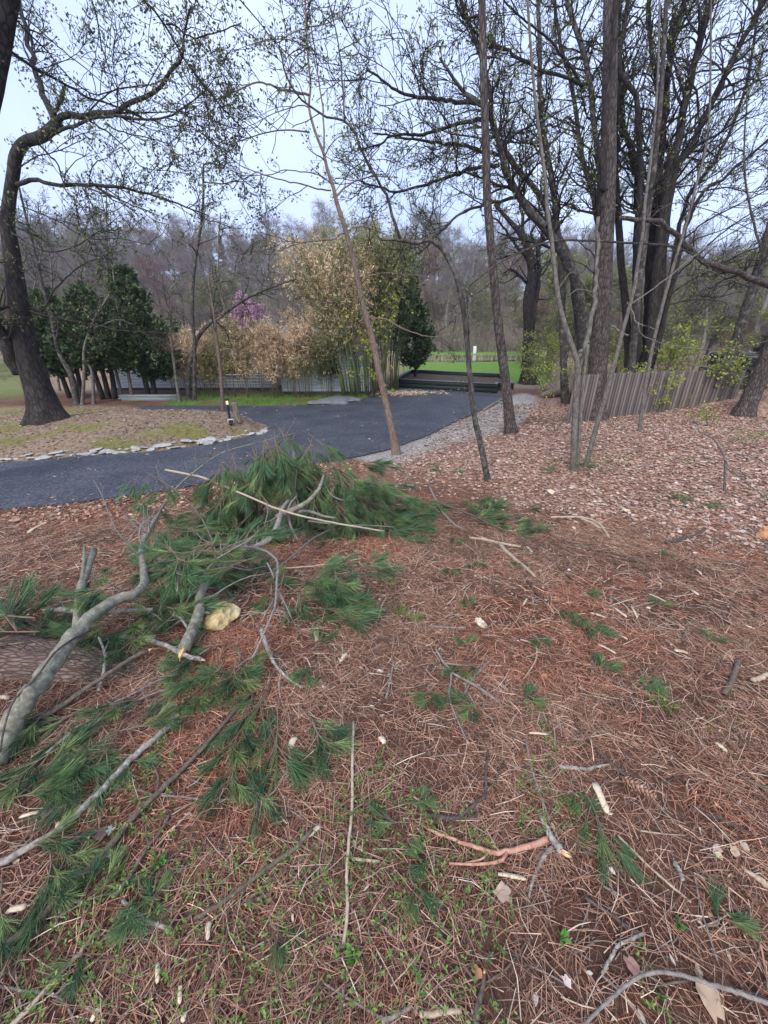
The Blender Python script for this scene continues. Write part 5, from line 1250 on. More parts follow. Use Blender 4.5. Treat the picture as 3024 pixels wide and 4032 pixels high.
# ------------------------------------------------------------------ weeping cherry
q = at(985, 1420, 30); b3 = np.array([q[0], 30, gz(q[0], 30)])
ch = thing('weeping_cherry', 'pink weeping cherry in blossom behind the short bamboo', 'tree', b3)
crng = np.random.default_rng(77)
P = spline([[0, 0, -.1], [.1, 0, 1.5], [0, .1, 3.0], [.1, 0, 4.1]], 12); V, F = tubes(P[None], np.linspace(.14, .05, 12)[None], 8); mesh_np('trunk', V, F, bark_dark, ch, smooth=True)
q1, r1 = children(P[None], np.linspace(.14, .05, 12)[None], 50 + 26, 1.2, 2.4, 55, 7, .15, .55, .4, .015, crng)
nw = 420; ci = crng.integers(0, len(q1), nw); u = crng.integers(2, 7, nw); st = q1[ci, u]; L = crng.uniform(.8, 2.2, nw)
outd = norm(st * [1, 1, 0]) * crng.uniform(.1, .5, (nw, 1)); T = np.stack([st + outd * s_ ** .5 + np.array([0, 0, 1.0]) * (.22 * s_ - 1.0 * s_ ** 1.6) * L[:, None] for s_ in np.linspace(0, 1, 6)], 1)
V, F, _ = join([tubes(q1, r1, 4, cap=False), tubes(T, np.full((nw, 6), .007), 3, cap=False)]); mesh_np('branches', V, F, bark_dark, ch, kind='stuff')
bi = crng.integers(0, nw, 11000); s_ = crng.random(11000) * 4.99; i0 = s_.astype(int); f = (s_ - i0)[:, None]; C = T[bi, i0] * (1 - f) + T[bi, i0 + 1] * f
PINK = np.array([[.58, .30, .42], [.66, .40, .50], [.50, .26, .38], [.72, .52, .60]])
V, F, c_ = leaf_cloud(C, .045, PINK, crng, 1, .05); mesh_np('blossom', V, F, far_leaf, ch, col=c_, kind='stuff')
# ------------------------------------------------------------------ pine sprigs
needle_m = mat_col('pine_needle', .5, .12, .3, .15, 20)
sprig_bark = mat_noise('sprig_bark', (.12, .085, .055), (.24, .18, .125), 20, .85, 0)
NG = np.array([[.065, .135, .058], [.09, .175, .068], [.055, .115, .062], [.12, .205, .07], [.185, .235, .085]])
def ribbons(B, D, L, w, rng, bend=.0, k=3, down=0.0):
    """thin bent needle blades: base, direction, length"""
    n = len(B); P = np.empty((n, k, 3)); P[:, 0] = B; d = D.copy()
    for j in range(1, k):
        P[:, j] = P[:, j - 1] + d * (L / (k - 1))[:, None]; d = norm(d + rng.normal(size=(n, 3)) * bend + [0, 0, -down])
    U = perp(D, rng) * (w / 2)[:, None]
    sc = np.linspace(1, .45, k)[None, :, None]
    V = np.stack([P - U[:, None] * sc, P + U[:, None] * sc], 2)          # n,k,2,3
    i = np.arange(k - 1)[:, None]
    q = np.concatenate([i * 2, i * 2 + 1, i * 2 + 3, i * 2 + 2], 1)
    F = (q[None] + (np.arange(n) * k * 2)[:, None, None]).reshape(-1, 4)
    return V.reshape(-1, 3), F
def make_sprig(seed, shoots, length, nn, nl, spread, down, flat):
    rng = np.random.default_rng(seed)
    main = spline([[0, 0, 0], [length * .5, rng.normal(0, .03), rng.normal(0, .015)], [length, rng.normal(0, .05), rng.normal(0, .02)]], 8)
    ends = [(main, np.linspace(.005, .003, 8))]
    for s in range(shoots):
        t = rng.uniform(.25, .95); b = main[int(t * 7)]
        side = (1 if s % 2 else -1) * rng.uniform(.35, .9)
        d = norm(np.array([1.0, side, rng.normal(0, flat)])); L = length * rng.uniform(.3, .6)
        ends.append((np.array([b + d * L * u + np.array([0, 0, -down * .3 * (u * L)]) for u in np.linspace(0, 1, 8)]), np.linspace(.0038, .0025, 8)))
    tw_ = tubes(np.array([e for e, _ in ends]), np.array([r for _, r in ends]), 5)
    B, D, Lh, C = [], [], [], []
    for e, _ in ends:
        ax = norm(e[-1] - e[-3])
        u = .45 + .55 * rng.random(nn) ** .7; i = np.minimum((u * 7).astype(int), 6); f = (u * 7 - i)[:, None]
        b = e[i] * (1 - f) + e[i + 1] * f
        a = np.radians(rng.uniform(12, spread, nn))[:, None]; pr = perp(np.repeat(ax[None], nn, 0), rng)
        d = ax * np.cos(a) + pr * np.sin(a); d[:, 2] = d[:, 2] * (1 - .25) + .0; d = norm(d)
        B.append(b); D.append(d); Lh.append(nl * rng.uniform(.75, 1.15, nn)); C.append(np.repeat((NG[rng.integers(0, 5)] * .55 + NG[rng.integers(0, 5, nn)] * .45) * rng.uniform(.65, 1.35) * rng.uniform(.55, 1.6, (nn, 1)), 6, 0))
    B, D, Lh = map(np.concatenate, (B, D, Lh))
    nd = ribbons(B, D, Lh, rng.uniform(.0020, .0031, len(B)), rng, .10, 3, down)
    return tw_, nd, np.concatenate(C)
SPR = []
for s, (sh, ln, nn, nl, sp, dn, fl_) in enumerate([(6, .34, 80, .105, 36, .06, .15), (5, .26, 84, .10, 40, .05, .2), (7, .40, 78, .11, 32, .08, .15), (4, .20, 90, .10, 44, .04, .2), (3, .14, 100, .105, 38, .03, .2), (7, .36, 66, .125, 24, .26, .2), (6, .30, 66, .125, 22, .30, .25)]):
    tw_, nd, c_ = make_sprig(500 + s, sh, ln, nn, nl, sp, dn, fl_)
    m1 = mesh_np('sprig_twig', tw_[0], tw_[1], sprig_bark); m2 = mesh_np('needles', nd[0], nd[1], needle_m, col=c_, kind='stuff')
    SPR.append((m1.data, m2.data)); bpy.data.objects.remove(m1); bpy.data.objects.remove(m2)
def sprig(kind, loc, rot, sc, parent=None, label=None, group=None):
    o = bpy.data.objects.new('pine_sprig' if parent is None else 'needle_spray', SPR[kind][0]); link(o, parent)
    o.location = loc; o.rotation_euler = rot; o.scale = (sc, sc, sc)
    n_ = bpy.data.objects.new('needles', SPR[kind][1]); link(n_, o); n_['kind'] = 'stuff'
    if label: tag(o, label, 'pine sprig', group)
    return o

# ------------------------------------------------------------------ half-sunken log with plated bark under the branches
log_bark = mat_bark('log_bark', (.055, .034, .026), (.18, .12, .095), (.36, .275, .23), 30, (.2, 1, 1), .03)
g0 = ground(-160, 2600); g1 = ground(640, 2655)
k_ = 60; P = spline([g0 + [-.8, .05, .0], g0 + [0, 0, .0], (g0 + g1) / 2 + [0, 0, -.02], g1 + [.02, 0, -.12]], k_)
th = np.arange(44) / 44 * 2 * math.pi; s_ = np.linspace(0, 2.3, k_); A, Bm = np.meshgrid(s_, th, indexing='ij')
lob = 1 + .34 * (fbm(Bm * 11, A * 9, 5, 3) - .5) + .10 * (fbm(Bm * 2, A * 2, 8, 2) - .5)
R = np.interp(np.linspace(0, 1, k_), [0, .55, .85, 1], [.165, .155, .13, .05])
V, F = tubes(P[None], R[None], 44, lob[None]); o = mesh_np('fallen_log', V, F, log_bark, smooth=True); tag(o, 'half buried log with plated brown bark under the grey limb', 'log')

# ------------------------------------------------------------------ fallen limbs
limb_bark = mat_noise('limb_bark', (.10, .09, .062), (.20, .185, .135), 30, .85, .7, .006, c3=(.38, .36, .28), detail=9)
limb_pale = mat_noise('limb_pale', (.12, .10, .08), (.28, .245, .205), 50, .85, .6, .004, c3=(.54, .49, .42), detail=9)
stick_brown = mat_noise('stick_brown', (.06, .045, .032), (.13, .10, .073), 55, .85, .6, .003, c3=(.21, .17, .13), detail=8)
stick_dark = mat_noise('stick_dark', (.035, .027, .023), (.085, .065, .055), 55, .85, .6, .003, c3=(.15, .12, .10), detail=8)
stick_grey = mat_noise('stick_grey', (.12, .10, .085), (.22, .19, .165), 55, .85, .6, .003, c3=(.33, .30, .27), detail=8)
straw = mat_noise('stick_straw', (.28, .20, .13), (.44, .34, .24), 55, .85, .6, .003, c3=(.58, .48, .37), detail=8)
peeled = mat_noise('stick_peeled', (.30, .13, .085), (.46, .24, .16), 55, .85, .6, .003, c3=(.58, .38, .28), detail=8)
fresh_wood = mat_noise('fresh_wood', (.52, .24, .10), (.72, .45, .22), 30, .7, .5, .004, c3=(.80, .60, .38))
SM = {'b': stick_brown, 'd': stick_dark, 'g': stick_grey, 's': straw, 'w': limb_pale, 'l': limb_bark, 'o': peeled}

def gpath(pts, offs, n):
    """pixel path on the ground lifted by offs metres (interpolated)"""
    P2 = spline(pts, n); of = np.interp(np.linspace(0, 1, n), np.linspace(0, 1, len(offs)), offs)
    return np.array([ground(a, b, o_) for (a, b), o_ in zip(P2, of)])
def radii(P, w0, w1):
    dep = (P - CAM) @ np.array([0, CP, -SP]); t = np.linspace(0, 1, len(P))
    return (w0 + (w1 - w0) * t) / 2 / FPX * dep
def broken_end(P, R, parent, idx=0, ln=2.2, seed=0):
    """splintered fresh wood at the end of a limb"""
    rng = np.random.default_rng(seed)
    p = P[0] if idx == 0 else P[-1]; d = norm(P[0] - P[1]) if idx == 0 else norm(P[-1] - P[-2]); r = R[0] if idx == 0 else R[-1]
    n = 11; ax = perp(d[None], rng)[0]; bx = np.cross(d, ax); parts = []
    for i in range(n):
        a = rng.uniform(0, 6.28); q = rng.uniform(0, .7) * r; b0 = p + (ax * math.cos(a) + bx * math.sin(a)) * q - d * r * .3
        L = r * ln * rng.uniform(.3, 1.0); parts.append(tubes(np.array([[b0, b0 + d * L * .6, b0 + d * L]]), np.array([[r * .34, r * .26, r * .05]]), 4))
    V, F, _ = join(parts); return mesh_np('broken_end', V, F, fresh_wood, parent)
def limb_obj(P, R, mat, parent, name='limb', sides=12, rough=.06, seed=1):
    n = len(P); th = np.arange(sides) / sides * 2 * math.pi; s = np.concatenate([[0], np.cumsum(np.linalg.norm(np.diff(P, axis=0), axis=1))]); A, Bm = np.meshgrid(s, th, indexing='ij')
    lob = 1 + rough * 2 * (fbm(np.cos(Bm) * 1.5 + A * 9, np.sin(Bm) * 1.5 + A * 5, seed, 2) - .5)
    V, F = tubes(P[None], R[None], sides, lob[None]); return mesh_np(name, V, F, mat, parent, smooth=True)
def side_twigs(parent, src, d1, l1, mat, seed, up=.1, d2=5, l2=(.08, .25)):
    rng = np.random.default_rng(seed); q1, r1 = [], []
    for P, R in src:
        a, b_ = children(P[None], R[None], d1, l1[0], l1[1], 48, 6, up, .1, .35, .003, rng); q1.append(a); r1.append(b_)
    q1 = np.concatenate(q1); r1 = np.concatenate(r1)
    q2, r2 = children(q1, r1, d2, l2[0], l2[1], 42, 4, 0, .15, .6, .002, rng)
    for q in (q1, q2):
        g_ = height(q[..., 0], q[..., 1]); q[..., 2] = np.maximum(q[..., 2], g_ + .01)
    V, F, _ = join([tubes(q1, r1, 5, cap=False), tubes(q2, r2, 4, cap=False)]); mesh_np('twigs', V, F, mat, parent, kind='stuff'); return q1, q2

c6 = lambda pts: px('6', pts)
# main grey limb resting across the log and rising into the pile
fb = thing('fallen_limb', 'thick lichen grey pine limb lying across the log into the green pile', 'branch', ground(*c6([(20, 1380)])[0]))
off = np.array(fb.location)
P = gpath(c6([(-30, 1440), (60, 1260), (150, 1110), (240, 985), (330, 860), (480, 740), (600, 690), (622, 600), (612, 500), (650, 420), (700, 330), (760, 245), (850, 165), (950, 95), (1100, 50), (1280, 5)]), [.03, .05, .12, .20, .22, .24, .26, .28, .28, .28, .34, .5, .75, .95, 1.05, 1.1], 70)
dep = (P - CAM) @ np.array([0, CP, -SP])
R = np.interp(np.linspace(0, 1, 70), [0, .25, .45, .53, .60, .68, .8, 1], [92, 70, 44, 30, 20, 10, 5, 2.5]) * .9114 / 2 / FPX * dep
P[2:-1] += RNG.normal(size=(67, 3)) * R[2:-1, None] * .14
limb_obj(P - off, R, limb_bark, fb, 'limb', 20, .09, 3)
mainP, mainR = P, R
S1 = gpath(c6([(330, 860), (338, 780), (345, 690), (375, 600), (405, 512)]), [.2, .24, .3, .34, .36], 14); R1 = radii(S1, 34, 26); limb_obj(S1 - off, R1, limb_bark, fb, 'branch_stub', 12, .06, 4)
S2 = gpath(c6([(345, 690), (360, 590), (366, 495)]), [.3, .36, .4], 8); limb_obj(S2 - off, radii(S2, 18, 10), limb_bark, fb, 'branch_stub', 8, .06, 5)
V3 = gpath(px('V', [(480, 250), (380, 300), (290, 370), (200, 490), (110, 580), (60, 650), (20, 780), (0, 900)]), [.22, .26, .27, .25, .2, .18, .14, .1], 24); limb_obj(V3 - off, radii(V3, 8, 7), stick_dark, fb, 'vine', 6, .03, 6)
q1, q2 = side_twigs(fb, [(mainP[34:] - off * 0, mainR[34:])], 8, (.25, .8), stick_grey, 11, .05)
fbT = [c for c in fb.children if c.name.startswith('twigs')][0]; fbT.location = -off
# second limb with an orange splintered butt
f2_ = thing('fallen_limb', 'mossy pine limb with a splintered orange end beside the yellow rock', 'branch', ground(*c6([(800, 960)])[0]))
off2 = np.array(f2_.location)
P = gpath(c6([(792, 945), (830, 860), (862, 770), (868, 700), (930, 600), (1040, 545), (1120, 490), (1165, 462), (1200, 400), (1220, 335), (1260, 280)]), [.06, .09, .12, .14, .16, .2, .22, .24, .34, .45, .5], 40)
R = np.interp(np.linspace(0, 1, 40), [0, .3, .5, .8, 1], [52, 40, 30, 25, 13]) * .9114 / 2 / FPX * ((P - CAM) @ np.array([0, CP, -SP]))
limb_obj(P[:26] - off2, R[:26], limb_bark, f2_, 'limb', 16, .07, 7); limb_obj(P[25:] - off2, R[25:], limb_pale, f2_, 'limb', 12, .05, 8)
broken_end(P - off2, R, f2_, 0, 2.6, 3)
q1b, q2b = side_twigs(f2_, [(P - off2 * 0, R)], 9, (.25, .8), stick_grey, 12, .05); [c for c in f2_.children if c.name.startswith('twigs')][0].location = -off2
L2P = P
# third limb with pale bark high in the pile
f3_ = thing('fallen_limb', 'short forked grey limb at the crest of the green pine pile', 'branch', ground(*c6([(1300, 440)])[0]))
off3 = np.array(f3_.location)
P = gpath(c6([(1195, 372), (1250, 345), (1320, 310), (1365, 265), (1392, 215), (1400, 180)]), [.40, .46, .52, .62, .74, .8], 18); limb_obj(P - off3, radii(P, 26, 11), limb_bark, f3_, 'limb', 12, .07, 9)
for pts, w0, w1, o1, o2 in (([(1290, 345), (1340, 345), (1400, 365), (1450, 372)], 15, 7, .46, .4), ([(1240, 350), (1255, 310), (1280, 280)], 9, 5, .46, .6), ([(1245, 360), (1260, 420), (1290, 470)], 12, 6, .4, .15), ([(1400, 185), (1480, 215), (1560, 215), (1659, 222), (1760, 235)], 8, 4, .7, .35), ([(1395, 210), (1440, 280), (1530, 300), (1659, 285)], 7, 3, .65, .35), ([(1330, 385), (1450, 400), (1600, 405), (1700, 412)], 8, 4, .3, .15)):
    q = gpath(c6(pts), [o1, o2], 12); limb_obj(q - off3, radii(q, w0, w1), stick_grey, f3_, 'branch', 8, .05, 10)
# loose long sticks in the pile: each its own thing
def stick(label, crop, pts, w0, w1, m, offs=(.008, .008), n=None, group=None, broken=None, sides=8, twigs=0, name='stick', forks=()):
    P = gpath(px(crop, pts), offs, n or max(10, 5 * len(pts))); s = CROPS[crop][2]
    R = np.maximum(radii(P, w0 * s, w1 * s), .0022)
    if max(offs) < .03:                                   # lies on the litter: rest it by its own radius
        P[:, 2] = height(P[:, 0], P[:, 1]) + R * .7 + np.interp(np.linspace(0, 1, len(P)), np.linspace(0, 1, len(offs)), offs)
    P[1:-1] += RNG.normal(size=(len(P) - 2, 3)) * R[1:-1, None] * .13
    b3 = P[0].copy(); b3[2] -= R[0]
    if not (broken is not None or forks or twigs):
        V, F = tubes((P - b3)[None], R[None], sides); o = mesh_np(name, V, F, SM[m], smooth=True); o.location = b3; tag(o, label, 'stick', group); return o
    o = thing(name, label, 'stick', b3, 0, group)
    V, F = tubes((P - b3)[None], R[None], sides); mesh_np('stem', V, F, SM[m], o, smooth=True)
    if broken is not None:
        for e in ([broken] if isinstance(broken, int) else broken): broken_end(P - b3, R, o, 0 if e == 0 else 1, 3.0, len(label))
    for fp, fw0, fw1 in forks:
        Q = gpath(px(crop, fp), offs, 8); Rf = np.maximum(radii(Q, fw0 * s, fw1 * s), .002)
        if max(offs) < .03: Q[:, 2] = height(Q[:, 0], Q[:, 1]) + Rf
        V, F = tubes((Q - b3)[None], Rf[None], 6); mesh_np('fork', V, F, SM[m], o, smooth=True)
    if twigs:
        side_twigs(o, [(P, R)], twigs, (.06, .25), SM[m], len(label) * 7, .03, 4, (.03, .1)); [c for c in o.children if c.name.startswith('twigs')][0].location = -Vector(b3)
    return o
stick('long pale stick reaching from the driveway over the green pile', '6', [(715, 165), (800, 182), (880, 200), (1050, 270), (1220, 340), (1400, 385), (1659, 430)], 10, 8, 's', (.55, .6, .55, .45, .3))
stick('thin dark twig rising left of the green pile', '6', [(640, 180), (740, 240), (840, 330), (900, 430), (930, 520), (920, 620)], 6, 8, 'b', (.75, .65, .5, .35, .22), twigs=4)
stick('curved bare branch arching over the pile and drooping forward', '6', [(795, 532), (850, 500), (920, 487), (1020, 495), (1110, 503), (1170, 530), (1200, 572), (1195, 660), (1188, 750), (1150, 850), (1090, 980)], 12, 9, 'g', (.24, .3, .32, .34, .34, .3, .2, .1), twigs=3, forks=(([(1190, 640), (1150, 560), (1155, 610)], 9, 5), ([(1190, 660), (1240, 760), (1300, 900)], 8, 4), ([(1188, 720), (1140, 800), (1110, 870)], 9, 5)))
stick('grey stick lying in the middle of the green pile', '6', [(640, 520), (700, 560), (760, 600), (830, 640)], 14, 8, 'g', (.2, .24, .22), forks=(([(760, 600), (780, 565), (770, 640), (765, 690)], 9, 5),), twigs=5)
stick('pale straight stick jutting right from the pile', '6', [(1190, 590), (1300, 585), (1430, 570), (1560, 548)], 8, 6, 's', (.12, .06))
stick('pale twig crossing the right side of the pile', '6', [(1430, 420), (1340, 470), (1260, 540), (1180, 600)], 9, 6, 'g', (.12, .16, .14), twigs=3)
stick('thin twig curving through the needles left of the yellow rock', '6', [(380, 590), (450, 640), (530, 690), (610, 750), (700, 815)], 7, 6, 'b', (.22, .22, .14))
stick('whitish branch lying below the splintered limb', '6', [(500, 880), (620, 895), (720, 925), (800, 965), (870, 985)], 18, 20, 'w', (.05, .06, .05), broken=1, twigs=3)
stick('cut pale branch poking out behind the grey limb', '6', [(205, 772), (280, 772), (360, 778), (440, 778), (660, 768)], 26, 16, 'w', (.14, .14, .12), broken=0)
stick('short forked whitish twig standing over the log', '6', [(425, 885), (450, 950), (452, 1010), (425, 1120)], 9, 14, 'w', (.10, .08, .02), forks=(([(450, 950), (470, 900), (440, 880)], 6, 4),))
stick('long brown stick with a pale cut end crossing the log', '6', [(640, 945), (560, 985), (480, 1040), (400, 1090), (300, 1160), (180, 1240)], 18, 22, 'b', (.10, .09, .06, .02), broken=0, twigs=2)
stick('slender whitish stick with a forked tip below the yellow rock', '6', [(1130, 850), (1160, 950), (1200, 1020), (1250, 1070), (1310, 1108)], 18, 10, 'w', (.1, .06, .02, .01), forks=(([(1215, 1040), (1205, 1090), (1210, 1150)], 8, 5), ([(1150, 930), (1190, 970), (1230, 960)], 7, 4)), twigs=2)
stick('thin grey branch running through the lower green sprigs', '6', [(745, 1105), (640, 1140), (540, 1190), (420, 1250), (300, 1310), (200, 1390)], 8, 14, 'g', (.04, .03, .03), twigs=3)
stick('thin grey twig above the lower green sprigs', '6', [(770, 1042), (660, 1085), (560, 1140), (480, 1180), (440, 1250)], 7, 7, 'g', (.05, .04, .02), twigs=3)
stick('pale lichen stick with an orange splinter, lying toward the corner', 'A', [(755, -75), (690, 0), (560, 110), (450, 230), (330, 345), (250, 412), (100, 500), (-40, 580)], 26, 30, 'w', (.02, .02), broken=0)
stick('long brown bough lying below the lichen stick', 'A', [(1080, -190), (920, 0), (800, 130), (670, 255), (540, 390), (450, 500), (300, 650), (180, 770), (-40, 960)], 14, 36, 'b', (.03, .02), forks=(([(670, 255), (685, 180), (655, 110)], 10, 7), ([(670, 258), (600, 232), (480, 225)], 8, 5), ([(520, 430), (440, 530), (395, 585)], 8, 5)), n=50)
stick('thin grey twig branching to the right off the brown bough', 'A', [(680, 255), (790, 262), (900, 277), (1040, 270), (1160, 278)], 9, 6, 'g', twigs=2)
stick('dark stick with fine forks beside the brown bough', 'A', [(735, 335), (690, 420), (640, 480), (560, 610), (490, 700)], 12, 20, 'b', (.01, .02), twigs=1, forks=(([(735, 335), (690, 285), (670, 262)], 9, 7), ([(735, 335), (770, 290), (800, 200)], 8, 4)))
stick('reddish straight stick lying in the seedlings', 'A', [(1200, 265), (1130, 330), (1060, 395), (970, 465), (890, 530)], 10, 13, 'd')
stick('long crooked stick with pale bark chips', 'A', [(1350, 405), (1280, 480), (1200, 540), (1040, 660), (960, 720), (840, 795)], 18, 22, 'b', (.02, .01), forks=(([(960, 720), (970, 800), (985, 830)], 8, 5), ([(840, 790), (760, 760), (640, 755)], 7, 4)))
stick('thin stick continuing behind the crooked one', 'A', [(760, 830), (650, 880), (540, 930), (430, 970), (250, 1040)], 10, 8, 'b', twigs=1)
stick('long straight whitish stick lying in the middle of the litter', 'A', [(1527, -60), (1522, 120), (1522, 300), (1505, 480), (1498, 620), (1502, 750), (1485, 905)], 11, 16, 's', (.02, .015), n=40)
stick('short curved grey stick with pale bark', 'A', [(530, 710), (575, 750), (620, 785), (680, 815), (740, 835)], 14, 18, 'w')
stick('split pale stick in the corner of the litter', 'A', [(412, 850), (340, 945), (250, 1040), (150, 1150), (50, 1255)], 14, 24, 's', broken=0)
stick('small crooked dark twig by the whitish stick', 'A', [(1240, 550), (1290, 610), (1330, 642), (1430, 655)], 10, 9, 'd')
stick('curved thin twig in the bottom litter', 'A', [(0, 1080), (100, 1100), (200, 1110), (280, 1150), (330, 1250)], 11, 10, 'g', twigs=1)
stick('thin forked twig rising over the bottom seedlings', 'A', [(1395, 1060), (1450, 1100), (1550, 1160), (1680, 1240)], 8, 12, 'g', forks=(([(1480, 1120), (1560, 1060), (1620, 970)], 6, 4),))
stick('thin brown twig running down through the seedlings', 'A', [(960, 640), (985, 760), (978, 880), (965, 1000)], 8, 7, 'b')
stick('slim stick slanting through the bottom seedlings', 'A', [(1240, 870), (1200, 970), (1150, 1090)], 8, 8, 'b')
stick('stubby bark chip stick beside the crooked stick', 'A', [(1065, 725), (1110, 705), (1165, 680)], 18, 16, 'b')
stick('short pale peeled twig near the whitish stick', 'A', [(1520, 530), (1570, 535), (1640, 542)], 13, 12, 's')
for k, (pts, w) in enumerate([([(370, 730), (345, 850), (290, 1050)], 8), ([(680, 700), (600, 800), (540, 890)], 6), ([(750, 935), (735, 985), (720, 1050)], 6), ([(1030, 45), (900, 105), (780, 150)], 8), ([(830, 285), (790, 310), (740, 340)], 6), ([(1420, 790), (1410, 820), (1400, 860)], 6), ([(550, 1055), (600, 1040), (650, 1020)], 7), ([(1640, 850), (1560, 850), (1440, 860)], 5), ([(1640, 580), (1590, 610), (1545, 625)], 6)]):
    stick('pale straw like stem lying on the brown needles', 'A', pts, w, w * .7, 's', group='pale straw stems on the needles')
# right half of the foreground
stick('slim straight stick pale at one end', 'B', [(612, 15), (640, 150), (680, 270), (715, 365)], 10, 13, 'g', forks=(([(665, 240), (640, 180), (600, 130)], 5, 3),))
stick('stout short lichen stick with a cut end', 'B', [(670, 345), (700, 400), (730, 450), (765, 505)], 18, 32, 'w', broken=1)
o = stick('peeled orange pink branch with forks ending in green needles', 'B', [(705, 445), (650, 465), (600, 480), (500, 502), (440, 492), (330, 455), (190, 400)], 26, 11, 'o', (.03, .02), forks=(([(530, 500), (510, 535), (450, 548), (380, 552), (280, 548)], 16, 9), ([(450, 500), (420, 530), (350, 545)], 10, 6), ([(500, 500), (485, 480), (470, 470)], 10, 8)), n=30)
stick('dark twisted stick forking upward above the peeled branch', 'B', [(150, 335), (230, 345), (310, 352), (360, 320), (400, 285), (437, 250), (440, 150), (450, 60)], 22, 8, 'd', (.01, .03, .02), forks=(([(310, 352), (380, 350), (420, 310)], 9, 5), ([(437, 250), (480, 200), (520, 100)], 6, 3)))
stick('whitish short stick with dark bark patches', 'B', [(755, 135), (820, 140), (880, 142), (920, 132), (975, 122)], 18, 10, 'w', forks=(([(890, 142), (850, 160), (815, 185)], 9, 7),))
stick('curved grey stick under the stout lichen stick', 'B', [(725, 485), (690, 520), (665, 570), (640, 630), (625, 700)], 20, 9, 'w', forks=(([(720, 485), (680, 500), (650, 535)], 16, 9),))
stick('long thin pale twig crossing the right litter', 'B', [(1010, 430), (1070, 490), (1130, 550), (1220, 630), (1325, 718)], 10, 10, 's')
stick('thin dark stick ending near the pale twig', 'B', [(865, 695), (960, 760), (1030, 810), (1095, 855)], 14, 16, 'd')
stick('long dark stick pointing to the right edge', 'B', [(1318, 308), (1380, 335), (1440, 355), (1530, 395), (1700, 480)], 14, 12, 'd', forks=(([(1440, 340), (1560, 335), (1700, 335)], 10, 8),))
stick('curving thin branch joining a dark stump of stick', 'B', [(120, 620), (160, 700), (200, 780), (250, 870), (290, 930), (350, 1000), (400, 1065)], 8, 12, 'b')
stick('thick dark grey stick end with pale broken wood', 'B', [(432, 1030), (425, 1090), (408, 1160), (392, 1260)], 16, 34, 'b', broken=0, forks=(([(430, 1070), (520, 1010), (570, 950), (615, 885)], 12, 9),))
stick('whitish kinked stick above the arching twig', 'B', [(1125, 852), (1060, 882), (1010, 905), (985, 950), (960, 990), (942, 1030)], 14, 14, 'w', forks=(([(1085, 890), (1030, 920), (1000, 960)], 9, 6), ([(945, 1030), (1020, 1100), (1140, 1250)], 12, 14)))
stick('long arching grey twig low in the right corner', 'B', [(860, 1250), (940, 1170), (1040, 1080), (1110, 1035), (1180, 1020), (1250, 1022), (1320, 1042), (1400, 1068), (1480, 1090), (1700, 1165)], 12, 20, 'g', (.02, .05, .03))
stick('short chunky pale stick at the bottom of the litter', 'B', [(335, 1188), (250, 1197), (155, 1208)], 20, 24, 's')
stick('whitish bark stick at the bottom edge', 'B', [(115, 1168), (60, 1205), (-10, 1232)], 14, 20, 'w')
stick('small stubby grey stick standing out of the litter', 'B', [(1252, 545), (1270, 580), (1290, 628)], 18, 22, 'w')
stick('splintered pale wood piece at the right edge', 'B', [(1555, 575), (1600, 610), (1680, 665)], 14, 32, 's', broken=0)
stick('thin dark stick with a knobby end', 'B', [(855, 490), (920, 525), (970, 560), (1070, 592)], 16, 10, 'd')
stick('fine twig running beside the pale green sprig', 'B', [(1340, 600), (1370, 750), (1400, 850), (1440, 970)], 8, 8, 'g')
stick('dark stick leading toward the pine cone', 'B', [(912, 55), (960, 100), (1020, 155), (1100, 200)], 12, 14, 'd', forks=(([(1060, 60), (1020, 150), (930, 215)], 12, 8),))
stick('thin reddish twig near the bottom weeds', 'B', [(820, 935), (870, 915), (930, 870)], 13, 8, 'b')
# middle distance on the right
stick('pale bleached forked stick lying on the open litter', '7', [(370, 462), (430, 470), (480, 480), (540, 492), (590, 500)], 12, 12, 's', forks=(([(480, 480), (420, 455), (390, 445)], 9, 5),))
stick('pale stick pointing down from the bleached fork', '7', [(500, 495), (540, 535), (570, 560), (610, 590), (650, 630)], 18, 12, 's')
stick('thin pale branched stick lying far in the litter', '7', [(720, 372), (800, 372), (870, 376), (930, 402), (970, 456)], 10, 10, 's', forks=(([(850, 380), (890, 395), (930, 420)], 12, 12), ([(930, 400), (960, 380), (990, 370)], 6, 4)))
stick('dark gnarled stick lying right of the open litter', '7', [(1215, 486), (1260, 475), (1300, 462), (1345, 455), (1385, 425)], 18, 14, 'd', forks=(([(1300, 462), (1270, 480), (1230, 492)], 10, 6),))
stick('thin dark twig lying flat behind the bleached sticks', '7', [(1008, 315), (1090, 318), (1175, 322)], 8, 9, 'd')
stick('thin dark stick at the right margin of the litter', '7', [(1458, 570), (1550, 578), (1680, 580)], 14, 9, 'd')
stick('slim dark stick left of the small scattered sprigs', '7', [(748, 588), (830, 650), (930, 700), (1035, 742)], 8, 8, 'd')
stick('dark thin stick leading into the long green sprig', '7', [(608, 628), (650, 690), (702, 748)], 10, 10, 'd')
stick('grey forked twig holding the round green tuft', '7', [(222, 935), (255, 995), (290, 1040), (282, 1150), (320, 1250), (370, 1362)], 9, 8, 'g', (.03, .01), forks=(([(290, 1040), (400, 1100), (495, 1168)], 12, 14), ([(255, 1000), (350, 1010), (460, 1000)], 6, 4)))
stick('dark thin stick beside the round green tuft', '7', [(322, 930), (260, 985), (180, 1038)], 10, 8, 'd')
stick('pale crossing twig below the round green tuft', '7', [(462, 985), (420, 1030), (380, 1072), (340, 1148)], 8, 11, 'g')
stick('thin winding pale twig right of the tuft', '7', [(588, 900), (640, 915), (660, 945), (650, 1000), (602, 1072)], 8, 6, 's')
stick('short thick grey stick at the far right', '7', [(1532, 995), (1500, 1080), (1468, 1135)], 22, 20, 'b')
